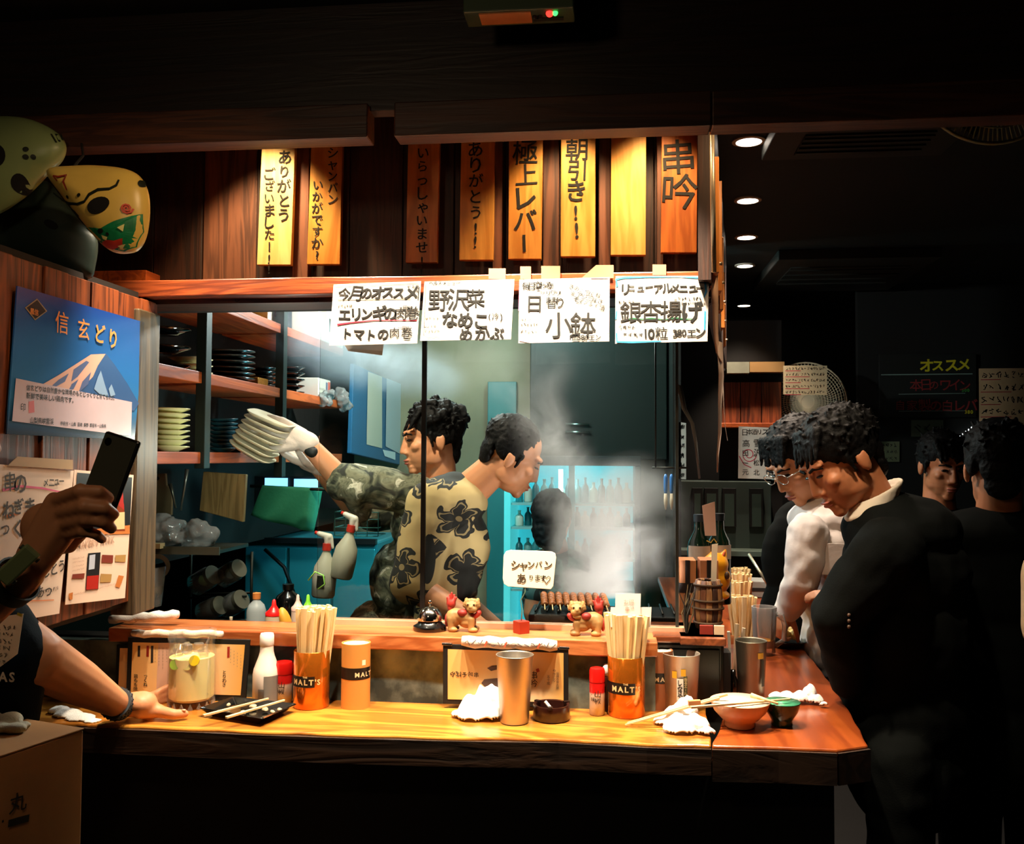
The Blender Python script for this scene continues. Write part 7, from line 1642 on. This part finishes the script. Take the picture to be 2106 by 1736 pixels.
F = Flat('chalk_board', 'black chalk board with yellow heading and red chalk rows', 'chalkboard', [(1808, 728), (2008, 728), (2008, 858), (1808, 858)], 'Y', 5.428, .02, M('#0a0e0c', .7), bev=.002)
F.text('オススメ', 1890, 738, 26, 'yellow', bold=.03, jit=.2, adv=.95).line([(1812, 771), (2000, 769)], 2.2, 'white').text('本日のワイン', 1870, 780, 24, 'red', bold=.01, jit=.15, adv=.8).text('自家製の白レバ', 1840, 822, 24, 'red', bold=.02, jit=.15, adv=.95).text('500', 1978, 798, 9, 'green').text('380', 1984, 842, 10, 'yellow')
F.line([(1848, 811), (1985, 809)], 1.2, 'white').line([(1848, 846), (1985, 845)], 1.0, 'white').done({'yellow': M('#c8c020', .7), 'white': M('#708880', .7), 'red': M('#7a2424', .7), 'green': M('#3c9a3c', .7)}, {'yellow': 'lettering', 'red': 'lettering', 'green': 'lettering', 'white': 'chalk_lines'})
# small string of lights
t = thing('fairy_lights', 'short double row of tiny white fairy lights', 'fairy lights', AY(1985, 895, 5.43))
for k in range(9):
    for j in (0, 1): q = AY(1962 + k * 6 + j * 22, 905 - k * 4.2 - j * 1, 5.43) - t.location; G().ell(q, (.003, .003, .006), 6, 4).obj('bulb', emis('fairy', (.9, 1, 1), 2.5), t)
q0, q1 = AY(1958, 908, 5.43) - t.location, AY(2040, 862, 5.43) - t.location; G().cyl(q0, q1, .002, n=6).obj('wire', BLK, t)
# dark cabinet with framed doors
YK = 5.0; x0, x1 = AY(1392, 1060, YK).x, AY(1588, 1060, YK).x; zt, zb = AY(1490, 990, YK).z, AY(1490, 1128, YK).z
t = thing('room_cabinet', 'grey green cabinet with black framed doors behind the side counter', 'cabinet', ((x0 + x1) / 2, YK, 0)); hw = (x1 - x0) / 2
G().box(-hw, hw, .02, .22, 0, zt).obj('body', M('#33403a', .6), t, bev=.004); G().box(-hw, hw, -.12, .02, zb - .03, zb).obj('worktop', M('#5a665c', .35), t, bev=.003)
for a, b in ((1422, 1447), (1447, 1479), (1484, 1516), (1540, 1572)):
    xa, xb = AY(a, 1060, YK).x - t.location.x, AY(b, 1060, YK).x - t.location.x; za, zc = AY(1490, 1084, YK).z, AY(1490, 1004, YK).z
    d_ = G().box(xa + .004, xb - .004, 0, .02, za, zc).obj('door', M('#080a09', .5), t, bev=.002); G().box(xa + .016, xb - .016, -.003, 0, za + .004, zc - .03).obj('door_panel', M('#33443c', .5), d_)
# ---- clutter at the far end of the ledge
def at_ledge(px, py, Y): q = AY(px, py, Y); return q
zl2 = AY(1400, 1322, YQ).z + .018
p = AY(1460, 1303, 2.5); p.z = zl2; s_ = mpp(p)
G().box(AY(1398, 1300, 2.42).x, AY(1492, 1300, 2.42).x, 2.40, 3.6, zl2 - .02, zl2).obj('side_ledge', wood('side_ledge', '#4a2010', '#8a4a2a', 'y', 3, .3, coat=.3), label='wooden ledge running back along the side counter', cat='shelf', bev=.003)
t = thing('wooden_keg', 'small wooden keg with rope hoops beside the chopstick row', 'keg', p + Vector((0, .05, 0))); r = 31 * s_; h = 100 * s_
n = 14
for k in range(n):
    g = G(); g.lathe([(r * .82, 0), (r * .95, h * .25), (r, h * .5), (r * .95, h * .75), (r * .82, h)], 4, None, 2 * math.pi * k / n + .02, 2 * math.pi * (k + 1) / n - .02, cap=False); o = g.obj('stave', WD_board if k % 2 else wood('stave', '#7a5030', '#b08050', 'z', 4), t, smooth=True); o.modifiers.new('t', 'SOLIDIFY').thickness = .006
G().lathe([(r * .8, .004), (.0001, .004)], 20).obj('base_disc', WD_board, t); G().lathe([(r * .8, h * .96), (.0001, h * .96)], 20).obj('lid', wood('stave', '#7a5030', '#b08050', 'z', 4), t)
for z in (.12, .42, .58, .9): rr = r * (1 - .18 * abs(2 * z - 1) ** 2) + .001; G().tube([(rr * math.cos(2 * math.pi * i / 28), rr * math.sin(2 * math.pi * i / 28), h * z) for i in range(28)], .0035, 6, closed=True).obj('hoop', M('#4a3420', .7), t, smooth=True)
for k, (x, c, lab) in enumerate(((1452, '#7a2418', 'dark red wooden block under the keg'), (1478, '#c8a888', 'pale price tag block under the keg'))): G().cbox((0, 0, .012), (.034 if k == 0 else .026, .01, .024)).obj('tag_block', M(c, .5), loc=(AY(x, 1300, 2.46).x, 2.45, zl2), label=lab, cat='tag', bev=.001)
def sake(label, px, top, Y, cap):
    q = AY(px, 1200, Y); zb_ = zl2; zt_ = AY(px, top, Y).z; h = zt_ - zb_; r = .036; t = thing('sake_bottle', label, 'bottle', (q.x, Y, zb_), 0, 'sake bottles')
    G().lathe([(r * .95, 0), (r, .005), (r, h * .62), (r * .9, h * .7), (r * .42, h * .82), (r * .4, h * .93), (.0001, h * .93)], 24).obj('bottle_body', M('#0a1a10', .1, coat=.6), t, smooth=True, auto=60); G().lathe([(r * .46, h * .92), (r * .48, h), (.0001, h)], 18).obj('cap', M(cap, .4), t, auto=40)
    g = G(); band(g, r, -r * 1.2, r * 1.2, h * .5, h * .8 * .82, n=12); wrap(g, r); g.obj('label', M('#b8a898', .6), t)
sake('dark sake bottle with pale neck label, left of the pair', 1438, 1058, 2.95, '#1c2a34'); sake('dark sake bottle half hidden by a paper tag, right of the pair', 1480, 1056, 2.98, '#141c22')
F = Flat('tall_tag', 'tall pale card standing in front of the sake bottles', 'card', [(1444, 1040), (1470, 1032), (1473, 1102), (1450, 1102)], 'Y', 2.911, .002, M('#c8a490', .7)); F.done({})
F = Flat('tall_tag', 'slim white paper tag tied with a gold ribbon', 'card', [(1464, 1120), (1476, 1118), (1473, 1202), (1462, 1202)], 'Y', 2.545, .002, M('#f0e0c8', .7)); F.line([(1453, 1112), (1462, 1116), (1468, 1108), (1474, 1116)], 2.4, 'gold').done({'gold': M('#c89a48', .4)}, {'gold': 'ribbon'})
p = AY(1462, 1195, 2.95); p.z = zl2 + .02
g = G(); s_ = mpp(p); g.ell((0, 0, .06), (.062, .05, .055)); g.ell((0, -.005, .105), (.055, .045, .04)); t = thing('cat_bank', 'yellow ceramic cat bank peeping behind the cartons', 'figurine', p)
for k in (-1, 1): g.cap((k * .036, 0, .13), .016, (k * .044, 0, .152), .005)
g.ell((0, .0, .01), (.06, .05, .02)); fuse('figure', g, M('#e09a1c', .35, coat=.3), .004, 3, t)
g = G()
for k in (-1, 1): g.cap((k * .036, -.012, .132), .006, (k * .042, -.01, .145), .003)
g.obj('ear_inners', M('#c85a30', .5), t, smooth=True, kind='stuff'); g = G(); g.ell((.045, -.036, .075), (.008, .006, .012)); g.obj('mark', M('#3a2410', .5), t, smooth=True)
def carton(label, q, Y, c):
    a, b = AY(q[0], q[1], Y), AY(q[2], q[3], Y); t = thing('gift_carton', label, 'carton', ((a.x + b.x) / 2, Y, zl2), 0, 'brown cartons'); hw = (b.x - a.x) / 2; h = a.z - zl2
    G().box(-hw, hw, 0, .09, 0, h).obj('carton', M(c, .6), t, bev=.002); G().box(-hw - .0008, hw + .0008, -.0008, .0905, h * .40, h * .58).obj('band', M('#1c0f0a', .5), t); G().box(-.007, .007, -.0012, .0, 0, h).obj('ribbon', M('#150c08', .5), t)
carton('brown carton with a dark band at the end of the glass', (1397, 1152, 1432, 1300), 2.75, '#b07448'); carton('brown carton with a dark band behind the keg', (1440, 1152, 1478, 1300), 2.72, '#a86a44')
g = G(); a = AY(1540, 1140, 3.6); b = AY(1578, 1200, 3.5); g.tube([Vector(), b - a], .006, 8); g.obj('beer_tap_handle', M('#b0a890', .3, .8), loc=a, smooth=True, label='slanting metal rod behind the chopstick row', cat='rod')
p = base(1575, 1230); t = thing('tissue_box', 'grey box with a chrome clip on the side counter', 'box', p); G().box(-.09, .06, 0, .14, 0, .075).obj('carton', M('#8a8c88', .5), t, bev=.004); G().box(-.09, .06, -.002, .0, .03, .045).obj('stripe', M('#14181a', .5), t); G().tube([(0, -.05, .02), (.03, -.05, .03), (.05, -.04, .01)], .004, 8).obj('clip', M('#c8c8c0', .2, 1), t, smooth=True)
# twigs by the end of the glass
t = thing('dried_twigs', 'bunch of dried twigs leaning at the end of the glass', 'twigs', AY(1412, 1300, 2.46)); t.location.z = zl2; rd = random.Random(4)
for k in range(9): G().tube([(0, 0, 0), (rd.uniform(-.015, .02), rd.uniform(-.01, .01), .05), (rd.uniform(-.03, .03), rd.uniform(-.015, .01), .10 + rd.uniform(0, .03))], [.003, .002, .001], 5).obj('twig', M('#5a4a30' if k % 2 else '#1c1a14', .8), t)
# plaques seen edge-on on the right side of the canopy, conduit, torn paper strips
px_ = [(1470, 322, 1478, 2.24), (1477, 372, 1482, 2.5), (1481, 488, 1486, 2.85), (1484, 560, 1488, 3.2), (1487, 625, 1491, 3.6)]
for k, (xa, yt, xb, Y) in enumerate(px_):
    a = AY(xa, yt, Y); zb_ = AY(xa, 560 + k * 38, Y).z; t = thing('wooden_plaque', ('nearest', 'second', 'third', 'fourth', 'farthest')[k] + ' wooden plaque on the side of the canopy, seen edge on', 'plaque', (a.x + .01, Y, zb_), 0, 'plaques on the canopy side')
    G().box(-.012, .0, 0, .09, 0, a.z - zb_).obj('board', PLQ('side%d' % (k % 2), '#b86a24', '#e09040'), t, bev=.001); G().cyl((0, .045, .03), (.012, .045, .03), .004).obj('nail', M('#c8b8a0', .3, .8), t, smooth=True)
a = AY(1464, 262, 2.17); b = AY(1468, 560, 2.17); g = G().cyl((0, 0, 0), b - a, .006, n=12); g.obj('conduit_pipe', M('#a89880', .35, .6), loc=a, smooth=True, label='thin pale conduit running down the corner of the canopy', cat='pipe')
def strip(label, pts, Y, w_, c):
    W_ = [AY(x, y, Y + k * .05) for k, (x, y) in enumerate(pts)]; o = W_[0]; g = G(); vs = []
    for k, p in enumerate(W_): q = p - o; a = (k % 2) * .5; vs += [(q.x - w_ / 2 * (1 - .12 * k), q.y, q.z), (q.x + w_ / 2 * (1 - .12 * k), q.y + .05 * math.cos(a), q.z)]
    g.add(vs, [(2 * i, 2 * i + 1, 2 * i + 3, 2 * i + 2) for i in range(len(W_) - 1)]); ob = g.obj('paper_strip', M(c, .75, var=.15, bscale=30), loc=o, smooth=True, label=label, cat='paper', group='torn paper strips'); ob.modifiers.new('t', 'SOLIDIFY').thickness = .001
strip('crumpled paper strip hanging from the canopy corner, upper one', [(1471, 555), (1473, 620), (1474, 680), (1478, 725), (1488, 745)], 2.25, .022, '#c8a084'); strip('long torn paper strip hanging below the crumpled one', [(1482, 700), (1485, 770), (1483, 830), (1482, 890), (1478, 935), (1477, 972)], 2.4, .02, '#b8a090'); strip('thin pale paper streamer at the end of the strips', [(1488, 760), (1490, 840), (1494, 880), (1498, 906)], 2.5, .007, '#c0b0a0'); strip('grey torn plastic strip right of the glass', [(1398, 790), (1408, 840), (1425, 870), (1432, 910), (1440, 985)], 2.7, .02, '#6a6a64')
# emergency unit on the ceiling
x0, x1 = AZ(957, 40, 2.48).x, AZ(1182, 40, 2.48).x; y0, y1 = AZ(1070, 20, 2.48).y, AZ(1070, 52, 2.48).y
t = thing('emergency_unit', 'ceiling emergency unit with a red and a green lamp', 'emergency light', ((x0 + x1) / 2, (y0 + y1) / 2, ZCEIL)); hw, hd = (x1 - x0) / 2, (y1 - y0) / 2
G().box(-hw, hw, -hd, hd, -.12, 0).obj('housing', M('#3a4a34', .5), t, bev=.003); G().box(-hw * .72, hw * .22, -hd * .8, hd * .6, -.1225, -.12).obj('label_plate', M('#c8804c', .5, var=.15, bscale=30), t); G().box(hw * .25, hw * .8, hd * .1, hd * .45, -.1225, -.12).obj('slot', BLK, t)
for x, c, nm, r_ in ((.56, (1, .03, .02), 'red_lamp', .0075), (.66, (.05, 1, .12), 'green_lamp', .0055)): G().ell((hw * x, -hd * .5, -.122), r_, 12, 8).obj(nm, emis(nm, c, 3.0), t, smooth=True)
for x in (.28, .38): G().ell((hw * x, -hd * .1, -.121), .005, 10, 6).obj('screw', BLK, t, smooth=True)
# ================================================================ SMOKE
def smoke(name, label, blobs, lo, hi, dens, scale, col=(.97, .95, .94)):
    c = (lo + hi) / 2; m = bpy.data.materials.new(name); m.use_nodes = True; nt = m.node_tree; nt.nodes.clear(); N, L = nt.nodes.new, nt.links.new
    out = N('ShaderNodeOutputMaterial'); pv = N('ShaderNodeVolumePrincipled'); pv.inputs['Color'].default_value = tuple(col) + (1,); pv.inputs['Anisotropy'].default_value = .1; L(pv.outputs[0], out.inputs['Volume'])
    tc = N('ShaderNodeTexCoord'); nz = N('ShaderNodeTexNoise'); nz.inputs['Scale'].default_value = scale; nz.inputs['Detail'].default_value = 5; nz.inputs['Roughness'].default_value = .62; nz.inputs['Distortion'].default_value = .7; L(tc.outputs['Object'], nz.inputs['Vector'])
    acc = None
    for (p, r, k) in blobs:
        sb = N('ShaderNodeVectorMath'); sb.operation = 'SUBTRACT'; sb.inputs[1].default_value = tuple(p - c); L(tc.outputs['Object'], sb.inputs[0])
        ln = N('ShaderNodeVectorMath'); ln.operation = 'LENGTH'; L(sb.outputs['Vector'], ln.inputs[0])
        mr = N('ShaderNodeMapRange'); mr.interpolation_type = 'SMOOTHERSTEP'; mr.inputs['From Min'].default_value = r; mr.inputs['From Max'].default_value = r * .1; mr.inputs['To Max'].default_value = k; L(ln.outputs['Value'], mr.inputs['Value'])
        if acc is None: acc = mr.outputs['Result']
        else: ad = N('ShaderNodeMath'); ad.operation = 'ADD'; L(acc, ad.inputs[0]); L(mr.outputs['Result'], ad.inputs[1]); acc = ad.outputs[0]
    nr = N('ShaderNodeMapRange'); nr.inputs['From Min'].default_value = .36; nr.inputs['From Max'].default_value = .68; L(nz.outputs['Fac'], nr.inputs['Value'])
    mu = N('ShaderNodeMath'); mu.operation = 'MULTIPLY'; L(acc, mu.inputs[0]); L(nr.outputs['Result'], mu.inputs[1])
    m2 = N('ShaderNodeMath'); m2.operation = 'MULTIPLY'; m2.inputs[1].default_value = dens; L(mu.outputs[0], m2.inputs[0]); L(m2.outputs[0], pv.inputs['Density'])
    h = (hi - lo) / 2; G().box(-h.x, h.x, -h.y, h.y, -h.z, h.z).obj(name, m, loc=c, label=label, cat='smoke', kind='stuff')
YV = 2.86
bl = [(AY(x, y, YV + dy), r * .00165, k) for x, y, r, k, dy in ((1185, 1243, 75, 5, 0), (1240, 1235, 75, 5, 0), (1225, 1190, 95, 5, 0), (1222, 1140, 105, 3.6, .03), (1230, 1085, 110, 2.2, .04), (1260, 1040, 110, 1.1, .05), (1310, 1030, 110, .8, .06), (1350, 1060, 90, .5, .05), (1330, 1130, 90, .8, .04), (1180, 1010, 95, .8, .05), (1145, 940, 90, .5, .05), (1120, 880, 85, .35, .02), (1085, 820, 95, .2, 0), (1100, 760, 100, .12, 0), (1000, 760, 120, .14, .05))]
smoke('grill_smoke', 'white smoke rising from the charcoal grill and curling left', bl, Vector((-.75, 2.62, 1.18)), Vector((.33, 3.2, 2.15)), 9.0, 6)
b2 = [(AY(x, y, 3.4), r * .0018, k) for x, y, r, k in ((620, 690, 90, .6), (690, 720, 100, .8), (760, 740, 90, .6), (830, 760, 90, .5), (900, 780, 80, .3), (590, 640, 70, .4))]
smoke('drifting_smoke', 'thin bluish smoke drifting under the canopy by the shelves', b2, Vector((-1.5, 3.1, 1.7)), Vector((-.4, 3.75, 2.4)), 14.0, 5, (.8, .9, 1.0))
bpy.data.scenes.remove(TS)
